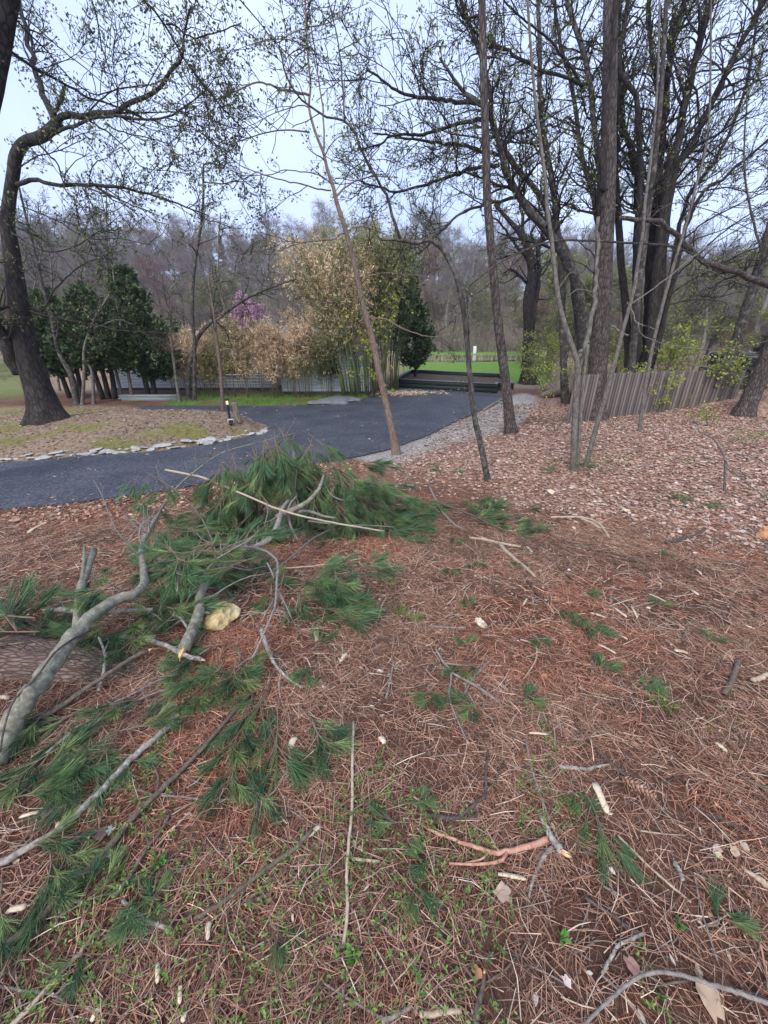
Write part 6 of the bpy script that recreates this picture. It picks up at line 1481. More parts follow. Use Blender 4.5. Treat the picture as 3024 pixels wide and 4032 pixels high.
stick('slim pale stick with green shoots at one end', '7', [(190, 842), (270, 848), (352, 850)], 9, 10, 'g')
stick('small upright grey stub near the right', '7', [(1312, 820), (1300, 865), (1288, 908)], 8, 13, 'b')
stick('thin pale stick close to the left pile', '7', [(42, 990), (28, 1070), (8, 1155)], 9, 10, 'g')
stick('short dark stick flat among the litter', '7', [(1055, 556), (1100, 565), (1150, 577)], 14, 9, 'd')
stick('bleached white stick stub at the right edge', '7', [(1590, 1082), (1640, 1062), (1700, 1035)], 22, 20, 's')
stick('dark forked twig lying toward the far sprigs', '7', [(195, 240), (240, 330), (275, 375), (312, 412)], 9, 10, 'g')
stick('thin long twig crossing the right middle litter', '7', [(740, 960), (850, 1000), (960, 1060), (1060, 1120), (1150, 1120)], 9, 8, 'b')
stick('brown thin stick below the green seedling tuft', '7', [(0, 455), (60, 475), (150, 460), (250, 520), (330, 540)], 8, 7, 'b')
rs = np.random.default_rng(909)
for k in range(170):
    a_, b_ = rs.uniform(-100, 3100), rs.uniform(1960, 4000) if k % 3 else rs.uniform(1960, 2700)
    if a_ < 1500 and b_ < 2500: a_ += 1500
    L = rs.uniform(70, 240) * (.35 + .65 * (b_ - 1900) / 2100); th = rs.uniform(0, math.pi)
    pts = [(a_, b_), (a_ + L * .5 * math.cos(th) + rs.normal(0, 6), b_ + L * .35 * math.sin(th) + rs.normal(0, 6)), (a_ + L * math.cos(th), b_ + L * .7 * math.sin(th))]
    m = rs.choice(['b', 'd', 'g', 's'], p=[.36, .26, .22, .16]); w = rs.uniform(5, 11) * (.45 + .55 * (b_ - 1900) / 2100)
    lab = {'b': 'small brown twig lying loose on the needle litter', 'd': 'small dark twig lying loose on the needle litter', 'g': 'small grey twig lying loose on the needle litter', 's': 'small straw coloured twig lying loose on the needle litter'}[m]
    stick(lab, 'n', pts, w, w * .6, m, n=7, group='loose small twigs, ' + {'b': 'brown', 'd': 'dark', 'g': 'grey', 's': 'straw'}[m], sides=5, name='twig')

# ------------------------------------------------------------------ needle sprays on the fallen limbs
def in_poly_px(P, n, rng):
    P = np.array(P); lo, hi = P.min(0), P.max(0); out = []
    while len(out) < n:
        q = rng.uniform(lo, hi)
        if poly_in(np.array(q[0]), np.array(q[1]), P): out.append(q)
    return out
prng = np.random.default_rng(42)
def eul(d, roll):
    """rotation taking +X to direction d"""
    q = Vector(d).to_track_quat('X', 'Z').to_matrix() @ Matrix.Rotation(roll, 3, 'X')
    return q.to_euler()
def fill(parent, off, poly, n, Y0, Y1, kinds, dirs, sc=(.8, 1.25), droop=(-.9, -.2), crop='6', maxh=1.2):
    for q in in_poly_px(px(crop, poly), n, prng):
        Y = prng.uniform(Y0, Y1); p = at(q[0], q[1], Y); g_ = gz(p[0], p[1])
        if p[2] < g_ + .03: p = ground(q[0], q[1], prng.uniform(.03, .10))
        a = math.radians(prng.choice(dirs) + prng.normal(0, 25)); d = np.array([math.cos(a), math.sin(a), prng.uniform(*droop)])
        if p[2] - gz(p[0], p[1]) < .15: d[2] = prng.uniform(-.1, .25)
        sprig(int(prng.choice(kinds)), p - off, eul(norm(d), prng.uniform(-.6, .6)), prng.uniform(*sc), parent)
y_mid = ground(*c6([(1200, 440)])[0])[1]
fill(f3_, off3, [(880, 190), (1000, 70), (1120, 10), (1250, -40), (1400, 20), (1460, 150), (1400, 280), (1200, 310), (1000, 310), (900, 290)], 120, y_mid + .05, y_mid + .75, [5, 6, 5, 6, 2], [-60, -90, -120, -40, 0], (.85, 1.3), (-1.6, -.6))
fill(f3_, off3, [(1390, 110), (1500, 110), (1570, 190), (1659, 240), (1659, 460), (1560, 430), (1450, 400), (1400, 300)], 44, y_mid - .1, y_mid + .5, [0, 2, 5, 6], [0, -20, 20, -40], (.85, 1.2), (-.7, -.1))
fill(f3_, off3, [(880, 300), (1000, 320), (1200, 340), (1400, 350), (1480, 440), (1300, 440), (1100, 455), (900, 420)], 60, y_mid - .15, y_mid + .35, [5, 6, 0, 2], [-60, -90, -120, 180, 0], (.85, 1.25), (-1.0, -.2))
y2 = ground(*c6([(1000, 760)])[0])[1]
fill(f2_, off2, [(720, 470), (900, 430), (1160, 480), (1080, 620), (1200, 680), (1150, 760), (1060, 700), (930, 640), (760, 620)], 28, y2 + .15, y2 + .9, [0, 1, 2, 3, 5], [-30, -90, -140, 160, 30, 200], (.75, 1.15), (-.6, .2))
fill(f2_, off2, [(1210, 600), (1450, 560), (1490, 680), (1440, 800), (1240, 800)], 16, y2, y2 + .4, [0, 1, 2], [-20, 20, -50], (.8, 1.1), (-.3, .1))
fill(f2_, off2, [(900, 900), (1050, 890), (1060, 1000), (900, 980)], 7, y2 - .3, y2 - .1, [1, 3], [-60, -90, -120], (.8, 1.05), (-.3, .1))
y1 = ground(*c6([(450, 900)])[0])[1]
fill(fb, off, [(400, 540), (590, 560), (700, 640), (820, 760), (760, 880), (560, 860), (480, 830), (560, 700), (420, 690)], 11, y1 + .15, y1 + .6, [0, 1, 3, 2], [-30, -80, 60, 200, 120], (.75, 1.1), (-.3, .4))
fill(fb, off, [(585, 140), (640, 140), (730, 230), (720, 330), (640, 320)], 7, 4.2, 4.7, [5, 6, 3], [-90, -60], (.7, .95), (-1.3, -.6))
fill(fb, off, [(560, 380), (700, 380), (800, 400), (900, 480), (760, 470), (650, 450)], 12, 3.7, 4.3, [0, 1, 5], [-40, 20, -100], (.75, 1.05), (-.5, .1))
fill(fb, off, [(0, 830), (130, 800), (330, 800), (330, 960), (180, 1000), (0, 960)], 15, y1 - .25, y1 + .2, [0, 1, 2], [170, 200, 150, -160], (.8, 1.1), (-.2, .2))
fill(fb, off, [(400, 760), (560, 760), (640, 870), (520, 900), (420, 900)], 7, y1 + .05, y1 + .2, [1, 3, 0], [-90, -60, 200], (.8, 1.05), (-.3, .1))
# loose sprigs: (crop, x, y, heading in the picture, kind, scale, label)
def loose(crop, x, y, head, kind, sc, label, group=None, lift=.034):
    q = px(crop, [(x, y)])[0]; s = CROPS[crop][2]
    a = ground(*q); b_ = ground(q[0] + 30 * math.cos(math.radians(head)), q[1] - 30 * math.sin(math.radians(head))); d = norm(b_ - a)
    sc *= {'7': 1.15, 'B': .85}.get(crop, 1)
    sprig(kind, (a[0], a[1], gz(a[0], a[1]) + lift), eul(d, random.uniform(-.3, .3)), sc, None, label, group)
G1W = ['spread wide beside the limb butt', 'under the thin grey branch', 'drooping between two thin branches', 'fanned over the thin grey branch', 'long one by the orange splintered stick', 'short one at the forked thin twig', 'pointing up the slope', 'hanging tuft by the dark crumpled leaf', 'beside the dark crumpled leaf', 'nearest the limb butt', 'close to the orange splinter', 'alone under the whitish branch', 'small tuft beneath the whitish branch']
G2W = ['touching the stick tip', 'on the uphill side of the fan', 'at the heart of the fan', 'spreading to the open litter', 'outermost toward the straw stick', 'curling back toward the brown bough', 'drooping at the lower tip', 'small tuft by the splintered limb', 'short one beside a tan chip', 'pointing back up the slope']
G3W = ['laid wide under the pinkish leaf', 'fanned beside the whitish dry leaf', 'at the very edge under the limb butt', 'draped over the lichen stick', 'below the lichen stick fork', 'hanging beside the small pink leaf', 'between the lichen stick and the brown bough', 'poking up past the pale curled strip', 'lying across the brown bough', 'below the ribbed tan chip', 'under the lower end of the brown bough', 'short tuft beside the dark red leaf', 'above the top of the lichen stick', 'tiny tuft beside the fern like sprout', 'tiny tuft under the fern like sprout', 'running down by the thin grey twig', 'big one above the reddish straight stick', 'single tuft in the bottom seedlings', 'single upright tuft by the curved grey stick', 'single tuft beside the split pale stick']
G1 = 'sprigs lying below the grey limb'
for x, y, h_, k, sc in ((180, 1290, 200, 2, .8), (250, 1180, 220, 0, .8), (330, 1240, 250, 1, .8), (420, 1190, 200, 0, .75), (560, 1240, 240, 2, .8), (620, 1130, 220, 1, .7), (640, 1060, 30, 0, .7), (400, 1330, 270, 3, .8), (300, 1370, 220, 1, .8), (130, 1390, 200, 0, .8), (560, 1310, 290, 3, .8), (880, 1090, 260, 1, .6), (930, 1110, 240, 3, .6)):
    loose('6', x, y, h_, k, sc, 'green pine sprig below the grey limb, ' + G1W.pop(0), G1)
G2 = 'sprigs below the slender whitish stick'
for x, y, h_, k, sc in ((1180, 1060, 250, 2, .75), (1100, 1150, 240, 0, .8), (1200, 1180, 270, 2, .8), (1290, 1200, 300, 0, .8), (1350, 1260, 310, 1, .8), (1080, 1260, 250, 1, .75), (1170, 1290, 270, 5, .7), (1060, 1030, 200, 3, .7), (1380, 1000, 240, 3, .65), (1350, 960, 60, 1, .55)):
    loose('6', x, y, h_, k, sc, 'green pine sprig below the slender whitish stick, ' + G2W.pop(0), G2)
G3 = 'sprigs in the corner by the lichen stick'
for x, y, h_, k, sc in ((60, 270, 30, 0, .85), (180, 190, 200, 2, .8), (20, 300, 20, 1, .8), (290, 400, 290, 1, .65), (230, 480, 260, 0, .65), (240, 560, 280, 1, .6), (30, 640, 250, 0, .65), (60, 500, 20, 1, .6), (270, 800, 40, 1, .6), (80, 930, 240, 0, .6), (20, 960, 230, 1, .6), (400, 20, 250, 3, .7), (520, 0, 20, 1, .7), (610, 620, 260, 3, .45), (690, 610, 250, 3, .5), (1080, 200, 280, 0, .6), (1060, 60, 260, 1, .75), (1170, 790, 290, 4, .5), (650, 790, 70, 4, .4), (430, 870, 230, 4, .5)):
    loose('A', x, y, h_, k, sc, 'green pine sprig ' + G3W.pop(0), G3)
for crop, x, y, h_, k, sc, lab in (('B', 850, 240, 295, 2, .62, 'bunched green pine sprig beside a yellow wood chip'), ('B', 800, 200, 285, 4, .6, 'browning needle tuft at the top of the bunched sprig'), ('B', 120, 395, 165, 0, .5, 'green needles at the tip of the peeled branch'), ('B', 250, 545, 170, 4, .55, 'green tuft at the lower fork of the peeled branch'), ('B', 1520, 190, 330, 0, .6, 'green pine sprig at the right edge past the cone'), ('B', 1380, 840, 20, 4, .7, 'pale silvery green needle tuft on the right litter'), ('B', 110, 590, 280, 4, .6, 'small green tuft below the peeled branch'), ('B', 60, 320, 20, 3, .5, 'green sprig tucked behind the dark twisted stick'),
                                  ('7', 710, 750, 330, 2, .55, 'long green sprig at the end of the dark stick'), ('7', 790, 780, 325, 2, .6, 'outer half of the long green sprig on the litter'), ('7', 840, 690, 340, 3, .45, 'short green sprig behind the long one'), ('7', 330, 720, 320, 3, .45, 'short green sprig close to the pile'), ('7', 380, 1000, 240, 1, .5, 'round green tuft among grey twigs'), ('7', 360, 960, 90, 4, .5, 'upright bright green tuft above the grey twigs'), ('7', 200, 1100, 250, 4, .55, 'small olive tuft below the dark stick'), ('7', 470, 1205, 190, 1, .5, 'flat yellow green sprig lying alone'), ('7', 570, 1190, 10, 4, .5, 'tiny yellow green tuft beside the flat sprig'), ('7', 380, 560, 300, 0, .6, 'green sprig below the far bleached stick'), ('7', 310, 600, 240, 1, .5, 'small green sprig left of the far sprig'), ('7', 570, 570, 280, 4, .6, 'tuft of green needles under the pale stick'), ('7', 310, 470, 300, 1, .6, 'dark green sprig beside the bleached forked stick'), ('7', 210, 460, 200, 1, .6, 'dark green sprig at the right foot of the pile'),
                                  ('7', 1180, 265, 345, 2, .7, 'long dark sprig lying across the brown leaves'), ('7', 1310, 300, 345, 2, .7, 'second long dark sprig on the brown leaves'), ('7', 1190, 775, 60, 4, .5, 'pale blue green tuft on the right litter'), ('7', 1230, 550, 90, 4, .5, 'tiny pale green tuft in the open litter'), ('7', 880, 1040, 20, 1, .4, 'yellow green sprig in the middle right litter'), ('7', 950, 1060, 60, 4, .5, 'green tuft right of the yellow green sprig'), ('7', 1040, 1090, 350, 3, .45, 'thin green sprig lying by a brown twig'), ('7', 1360, 915, 20, 1, .4, 'flat green sprig by the small grey stub'), ('7', 610, 885, 320, 4, .5, 'dark tuft at the head of the winding twig'), ('7', 250, 180, 160, 1, .7, 'green sprig on the red litter past the pile'), ('7', 300, 185, 20, 3, .7, 'green sprig touching the far red litter'), ('7', 790, 175, 180, 2, .7, 'dark green sprig at the foot of the splintered sapling'), ('7', 840, 165, 20, 1, .7, 'dark green sprig between the two pale saplings'), ('7', 600, 340, 0, 1, .6, 'small dark sprig in the open litter')):
    loose(crop, x, y, h_, k, sc, lab)
# fallen side branch with sprays right of the pile
fs = thing('fallen_limb', 'small fallen branch of green needles right of the main pile', 'branch', ground(*px('7', [(300, 400)])[0])); offs_ = np.array(fs.location)
P = gpath(px('7', [(220, 300), (300, 330), (380, 360), (460, 400), (560, 440)]), [.1, .14, .12, .06], 16); limb_obj(P - offs_, radii(P, 9, 5), stick_brown, fs, 'limb', 8)
fill(fs, offs_, [(280, 280), (420, 280), (500, 370), (600, 440), (480, 450), (380, 410), (300, 360)], 20, P[0, 1] - .3, P[0, 1] + .3, [0, 2, 1], [-20, -50, 20], (.7, 1.0), (-.3, .1), '7')
fs = thing('fallen_limb', 'thin branch of green needles spilling off the right end of the pile', 'branch', ground(*c6([(1640, 430)])[0])); offs_ = np.array(fs.location)
P = gpath(px('6', [(1480, 300), (1560, 300), (1640, 320), (1740, 350)]), [.25, .25, .2, .1], 16); limb_obj(P - offs_, radii(P, 9, 5), stick_grey, fs, 'limb', 8)
fill(fs, offs_, [(1560, 220), (1680, 220), (1830, 300), (1830, 430), (1700, 460), (1600, 440)], 22, P[0, 1] - .2, P[0, 1] + .35, [0, 2, 5], [-10, -30, 10], (.8, 1.05), (-.4, 0))

# ------------------------------------------------------------------ rocks, cone, chips, dry leaves
yel = mat_noise('yellow_rock', (.42, .28, .11), (.66, .48, .22), 12, .9, .9, .02, c3=(.80, .68, .44)); pale_rock = mat_noise('pale_rock', (.45, .34, .20), (.66, .56, .40), 16, .9, .6, .01, c3=(.76, .70, .58)); rust = mat_noise('rust_rock', (.32, .13, .05), (.52, .27, .12), 10, .9, .6, .01, c3=(.62, .42, .25))
for crop, x, y, sx, sy, sz, m, lab, sd in (('6', 950, 830, .15, .10, .11, yel, 'rough yellow limestone rock at the front of the pile', 1), ('7', 418, 835, .062, .035, .022, pale_rock, 'small pale yellow rock chip alone on the litter', 2), ('7', 1650, 460, .16, .13, .15, rust, 'rusty orange rock at the right margin of the litter', 3), ('7', 690, 1058, .028, .018, .012, rust, 'small orange stone in the middle of the litter', 4), ('7', 1548, 436, .05, .035, .03, stone_m, 'grey stone near the rusty rock', 5), ('7', 1400, 402, .03, .02, .025, stone_m, 'small dark stone left of the rusty rock', 6), ('7', 1490, 380, .06, .04, .03, stone_m, 'flat grey stone behind the rusty rock', 7), ('7', 720, 265, .07, .05, .05, pale_rock, 'pale weathered stone by the splintered sapling', 8), ('7', 1045, 345, .06, .05, .04, pale_rock, 'pale stone beyond the thin dark twig', 9), ('7', 800, 600, .02, .016, .012, trimm, 'tiny white pebble in the open litter', 10), ('6', 1640, 1035, .014, .02, .01, trimm, 'small white scrap on the litter below the pile', 11)):
    q = ground(*px(crop, [(x, y)])[0]); o = link(bpy.data.objects.new('rock', rock_mesh('rock', 700 + sd, sx, sy, sz, m, sub=3))); o.location = (q[0], q[1], gz(q[0], q[1]) + sz * .35); o.rotation_euler = (0, 0, sd); tag(o, lab, 'rock')
# pine cone: overlapping scales on a curved core
a = ground(*px('B', [(1025, 195)])[0]); b_ = ground(*px('B', [(1150, 272)])[0])
pc = thing('pine_cone', 'long brown pine cone lying on the needles', 'pine cone', (a[0], a[1], gz(a[0], a[1]))); a = a - np.array(pc.location) + [0, 0, .024]; b_ = b_ - np.array(pc.location) + [0, 0, .024]; a, b_ = a - (b_ - a) * .12, b_ + (b_ - a) * .12
core = spline([a, (a + b_) / 2 + [0, 0, .006], b_], 12); V, F = tubes(core[None], np.interp(np.linspace(0, 1, 12), [0, .2, .6, 1], [.004, .010, .010, .004])[None], 8); mesh_np('core', V, F, mat_noise('cone_core', (.10, .05, .035), (.16, .09, .06), 20, .9, 0), pc)
cone_m = mat_noise('cone_scale', (.22, .11, .075), (.40, .23, .17), 40, .8, .2, .002, c3=(.62, .46, .36)); ax = norm(b_ - a); e1 = norm(np.cross(ax, [0, 0, 1])); e2 = np.cross(ax, e1)
for k in range(46):
    t = .06 + .9 * k / 46; an = k * 2.39996; o_ = e1 * math.cos(an) + e2 * math.sin(an); c_ = core[0] * (1 - t) + core[-1] * t + [0, 0, .006 * 4 * t * (1 - t)]
    w_ = .0085 * (1 - .5 * abs(t - .45)); sd_ = np.cross(ax, o_); d_ = norm(o_ * .9 + ax * .6) * (.026 * (1 - .7 * abs(t - .4)))
    V = np.array([c_ - sd_ * w_ * .4, c_ + sd_ * w_ * .4, c_ + d_ + sd_ * w_, c_ + d_ * 1.12, c_ + d_ - sd_ * w_]); V = np.vstack([V, V + norm(o_) * -.002]); F5 = np.array([[0, 1, 2, 3, 4], [9, 8, 7, 6, 5]]); F4 = np.array([[0, 5, 6, 1], [1, 6, 7, 2], [2, 7, 8, 3], [3, 8, 9, 4], [4, 9, 5, 0]]); mesh_np('scale', V, [F5, F4], cone_m, pc)
# wood chips
chip_m = mat_noise('wood_chip', (.46, .33, .20), (.64, .52, .36), 30, .85, .4, .003, (1, 6, 6), c3=(.74, .66, .52))
def chip(crop, p0, p1, w, label, group=None, name='wood_chip', mat=chip_m, cat='wood chip'):
    a, b_ = [ground(*q) for q in px(crop, [p0, p1])]; s = CROPS[crop][2]; d = b_ - a; L = np.linalg.norm(d); dep = float((a - CAM) @ np.array([0, CP, -SP])); hw = max(.003, w * s / 2 / FPX * dep)
    k = 7; t = np.linspace(0, 1, k); prof = hw * np.array([.75, 1, .9, 1, .85, .95, .45]) * random.uniform(.9, 1.1); z = .004 + .004 * np.sin(t * 3)
    side = norm(np.cross(d, [0, 0, 1])); top = [a * (1 - u) + b_ * u for u in t]
    V = []
    for i in range(k):
        for sg in (-1, 1):
            jit = random.uniform(.8, 1.15)
            for h_ in (.001, .007): V.append(np.array([top[i][0], top[i][1], gz(top[i][0], top[i][1]) + .006]) + side * sg * prof[i] * jit + [0, 0, h_ + z[i]])
    F = []
    for i in range(k - 1):
        j = i * 4; F += [[j + 1, j + 3, j + 7, j + 5], [j, j + 4, j + 6, j + 2], [j, j + 1, j + 5, j + 4], [j + 2, j + 6, j + 7, j + 3]]
    F += [[0, 2, 3, 1], [(k - 1) * 4, (k - 1) * 4 + 1, (k - 1) * 4 + 3, (k - 1) * 4 + 2]]
    o = mesh_np(name, np.array(V) - a, np.array(F), mat); o.location = a; tag(o, label, cat, group); return o
for crop, p0, p1, w, lab in (('B', (905, 210), (962, 342), 26, 'long yellow wood chip beside the bunched green sprig'), ('B', (490, 605), (612, 628), 16, 'thin pale wood chip below the peeled branch'), ('A', (1275, 12), (1255, 62), 30, 'pale rectangular wood chip below the fanned sprigs'), ('A', (1640, 10), (1665, 40), 24, 'small oval wood chip by the whitish stick'), ('A', (1385, 395), (1300, 468), 20, 'pale bark strip lying on the crooked stick'), ('A', (690, 985), (685, 1075), 18, 'white curled bark scrap in the bottom litter'), ('A', (785, 1085), (782, 1165), 16, 'pale pointed chip low in the bottom litter'), ('A', (440, 1180), (400, 1242), 20, 'tan chip at the bottom edge of the litter'), ('A', (805, 1200), (795, 1245), 22, 'white chip at the bottom edge of the litter'), ('A', (905, 810), (900, 890), 20, 'tan leaf shaped chip by the thin twig'), ('A', (1265, 775), (1268, 810), 12, 'narrow white chip in the seedlings'), ('A', (120, 745), (35, 770), 26, 'ribbed tan chip near the brown bough'), ('A', (180, 335), (90, 360), 14, 'pale curled strip near the corner sprigs'), ('A', (265, 375), (250, 410), 14, 'pale splinter under the lichen stick'), ('7', (1425, 1350), (1475, 1392), 16, 'cream chip in the right litter'), ('7', (985, 765), (1045, 808), 12, 'cream splinter near the pale tuft'), ('7', (890, 790), (955, 810), 10, 'thin cream splinter right of the long sprig'), ('7', (1065, 760), (1092, 812), 9, 'slim cream splinter standing in the litter'), ('7', (1315, 685), (1355, 712), 13, 'short cream chip on the right litter'), ('7', (1140, 705), (1215, 742), 8, 'thin straw splinter above the pale tuft'), ('7', (920, 925), (1000, 968), 9, 'long straw splinter in the middle litter'), ('7', (1250, 950), (1310, 965), 16, 'orange splinter on the right litter'), ('7', (995, 880), (1050, 905), 8, 'small straw splinter in the middle litter'), ('7', (1545, 840), (1600, 862), 8, 'straw splinter at the far right litter'), ('7', (615, 500), (640, 525), 10, 'tan chip by the bleached stick'), ('7', (1345, 600), (1368, 622), 10, 'cream chip right of the open litter'), ('7', (600, 755), (618, 728), 8, 'tiny straw chip near the pile'), ('7', (625, 1310), (705, 1318), 10, 'pale splinter above the slim straight stick'), ('6', (1470, 1000), (1498, 965), 16, 'tan wood chip below the pile'), ('6', (1362, 870), (1372, 912), 18, 'grey bark chip right of the pile'), ('6', (125, 440), (182, 402), 16, 'short cut stub on the needles by the driveway'), ('6', (0, 1155), (45, 1160), 16, 'yellow splinter under the grey limb')):
    chip(crop, p0, p1, w, lab)
# dry curled leaves, each its own piece
dry_m = mat_col('dry_leaf', .8, .2, .15, .3, 40)
def dry_leaf(crop, x, y, size, col, label, seed, group=None):
    rng = np.random.default_rng(seed); q = ground(*px(crop, [(x, y)])[0]); n = 14; th = np.arange(n) / n * 2 * math.pi
    rad = .8 * size * (.62 + .38 * np.abs(np.cos(th * 2.5))) * rng.uniform(.85, 1.1, n); V = [[0, 0, .004]]; 
    for t, r in zip(th, rad): V.append([r * math.cos(t), r * math.sin(t) * .8, .004 + .35 * abs(math.sin(t)) ** 2 * r * rng.uniform(.5, 1.6)])
    F = np.array([[0, 1 + i, 1 + (i + 1) % n] for i in range(n)]); o = mesh_np('dry_leaf', np.array(V), F, dry_m, col=np.array(col) * rng.uniform(.85, 1.1, (n + 1, 1)))
    o.location = (q[0], q[1], gz(q[0], q[1]) + .012); o.rotation_euler = (rng.uniform(-.3, .3), rng.uniform(-.3, .3), rng.uniform(0, 6)); tag(o, label, 'leaf', group)
pinkish, tan_, rusty = (.52, .36, .33), (.52, .38, .26), (.30, .17, .14)
for k, (crop, x, y, sz, col, lab) in enumerate((('A', 325, 212, .042, pinkish, 'pinkish curled dry leaf beside the corner sprigs'), ('A', 335, 105, .05, rusty, 'dark red dry leaf under the limb end'), ('A', 300, 145, .035, (.62, .55, .50), 'whitish dry leaf below the dark red one'), ('A', 215, 340, .036, pinkish, 'pink dry leaf near the pale curled strip'), ('A', 445, 435, .036, rusty, 'dark red dry leaf next to the brown bough'), ('A', 485, 415, .026, (.66, .62, .60), 'white scrap of leaf on the brown bough'), ('A', 405, 318, .028, tan_, 'tan dry leaf under the lichen stick'), ('A', 470, 520, .024, (.40, .36, .34), 'grey shrivelled leaf by the brown bough'), ('A', 400, 570, .026, pinkish, 'small pink leaf left of the brown bough'), ('B', 1430, 500, .026, pinkish, 'pinkish leaf in the right litter'), ('B', 1505, 503, .026, tan_, 'tan leaf in the right litter beside the pinkish one'), ('B', 1547, 485, .024, (.55, .48, .33), 'yellowish leaf right of the tan one'), ('B', 1440, 525, .018, (.55, .5, .3), 'small yellow leaf under the pinkish one'), ('B', 1390, 1150, .055, tan_, 'large curled tan leaf in the bottom right corner'), ('B', 510, 690, .045, (.5, .36, .28), 'torn tan leaf below the thin pale chip'), ('B', 1062, 1000, .03, (.42, .25, .20), 'rusty leaf by the kinked stick'), ('B', 785, 1065, .02, (.66, .56, .5), 'small pale leaf in the bottom litter'), ('B', 400, 1030, .022, (.5, .22, .12), 'orange leaf on the dark stick end'), ('6', 478, 920, .042, (.42, .26, .25), 'dusky pink leaf lying over the log'), ('6', 1540, 815, .05, (.42, .15, .09), 'russet needle clump shaped leaf right of the pile'), ('6', 330, 1405, .05, rusty, 'dark crumpled leaf below the log'), ('7', 1140, 770, .02, (.6, .55, .52), 'pale leaf near the blue green tuft'))):
    dry_leaf(crop, x, y, sz, col, lab, 800 + k)

# ------------------------------------------------------------------ litter that nobody could count
lrng = np.random.default_rng(5)
def scatter(n, x0, x1, y0, y1, keep):
    x = lrng.uniform(x0, x1, n); y = lrng.uniform(y0, y1, n); m = keep(x, y) & ~poly_in(x, y, DRIVE); return x[m], y[m]
def view(x, y): return (np.abs(x) < .30 + 1.10 * y + .55) 
# fallen pine needles
NB = np.array([[.40, .205, .135], [.32, .17, .12], [.22, .125, .09], [.48, .31, .22], [.37, .26, .20], [.14, .08, .062], [.60, .46, .35], [.35, .225, .17]])
def needle_litter(n, x0, x1, y0, y1, w, name, lab, ln=(.05, .12), k=3):
    x, y = scatter(n, x0, x1, y0, y1, lambda a, b: view(a, b) & (lrng.random(len(a)) < .35 + .65 * S((fbm(a * 2.2, b * 2.2, 13) - .3) / .3)))
    lf_, gv_, gs_, ms_, is_, _ = masks(x, y); m = lrng.random(len(x)) > np.maximum(lf_ * .55, np.maximum(gv_ * .85, gs_)); x, y = x[m], y[m]
    n = len(x); h = height(x, y); th = lrng.uniform(0, 2 * math.pi, n) + 1.2 * fbm(x * 1.5, y * 1.5, 19)
    D = norm(np.stack([np.cos(th), np.sin(th), lrng.normal(.0, .13, n)], 1)); L = lrng.uniform(*ln, n); B = np.stack([x, y, h + lrng.uniform(.002, .016, n)], 1)
    V, F = ribbons(B, D, L, lrng.uniform(.7, 1.3, n) * w, lrng, .18, k, .03)
    patch = fbm(x * 1.1, y * 1.1, 23)[:, None]
    col = NB[lrng.integers(0, 8, n)] * lrng.uniform(.45, 1.45, (n, 1)); col = np.where(patch > .64, col * [1.08, .90, .84], col); col = np.where(patch < .4, col * .72, col); col = col * [.96, .87, .82]
    o = mesh_np(name, V, F, needle_lit, col=np.repeat(col, 2 * k, 0), kind='stuff'); tag(o, lab, 'pine needles')
needle_lit = mat_col('needle_litter', .8, 0, .15, .2, 30)
needle_litter(150000, -2.7, 2.7, .1, 2.0, .0024, 'needle_litter', 'fallen brown pine needles matted over the near ground')
needle_litter(190000, -6.0, 6.0, 1.9, 5.0, .0034, 'needle_litter', 'fallen brown pine needles on the slope toward the driveway', k=2)
needle_litter(60000, -6.5, 7, 4.6, 8.5, .0045, 'needle_litter', 'reddish pine needles along the driveway edge', (.07, .15), k=2)
# little pale scraps
def scraps(n, x0, x1, y0, y1, ln, wd, pal, name, lab, keep, z=.016, curl=.3):
    x, y = scatter(n, x0, x1, y0, y1, keep); n = len(x); h = height(x, y); th = lrng.uniform(0, 2 * math.pi, n)
    D = norm(np.stack([np.cos(th), np.sin(th), lrng.normal(0, .12, n)], 1)); U = norm(np.cross(D, np.stack([lrng.normal(0, curl, n), lrng.normal(0, curl, n), np.ones(n)], 1)))
    L = lrng.uniform(*ln, n); W = L * lrng.uniform(*wd, n); C = np.stack([x, y, h + lrng.uniform(.004, z, n)], 1); N3 = norm(np.cross(D, U))
    # six point leaf outline folded along the midrib
    f_ = lrng.uniform(-.35, .5, (n, 1)) * W[:, None]
    V = np.stack([C - D * L[:, None], C - D * L[:, None] * .25 + U * W[:, None] + N3 * f_, C + D * L[:, None] * .45 + U * W[:, None] * .8 + N3 * f_, C + D * L[:, None] * 1.05, C + D * L[:, None] * .4 - U * W[:, None] * .85 + N3 * f_, C - D * L[:, None] * .3 - U * W[:, None] + N3 * f_], 1)
    b = np.arange(n)[:, None] * 6; F = np.concatenate([b + [0, 1, 2, 3], b + [0, 3, 4, 5]], 0)
    col = pal[lrng.integers(0, len(pal), n)] * lrng.uniform(.7, 1.2, (n, 1))
    o = mesh_np(name, V.reshape(-1, 3), F, dry_m, col=np.repeat(col, 6, 0), kind='stuff'); tag(o, lab, 'litter'); return o
PALE = np.array([[.56, .44, .30], [.62, .52, .40], [.48, .34, .22], [.66, .60, .50]])
LEAF = np.array([[.50, .32, .24], [.58, .42, .33], [.42, .25, .18], [.60, .45, .36], [.30, .165, .115], [.54, .36, .28], [.66, .53, .44], [.22, .12, .085], [.47, .27, .19]])
leafm = lambda a, b: view(a, b - .3)
scraps(1300, -2.7, 2.7, .2, 3.0, (.004, .016), (.15, .5), PALE, 'wood_scraps', 'pale wood scraps and flakes strewn over the near needles', leafm)
scraps(2600, -5, 6, 2.6, 6.0, (.008, .022), (.2, .5), PALE * [1.0, .85, .75], 'wood_scraps', 'pale flakes strewn over the farther needles', leafm)
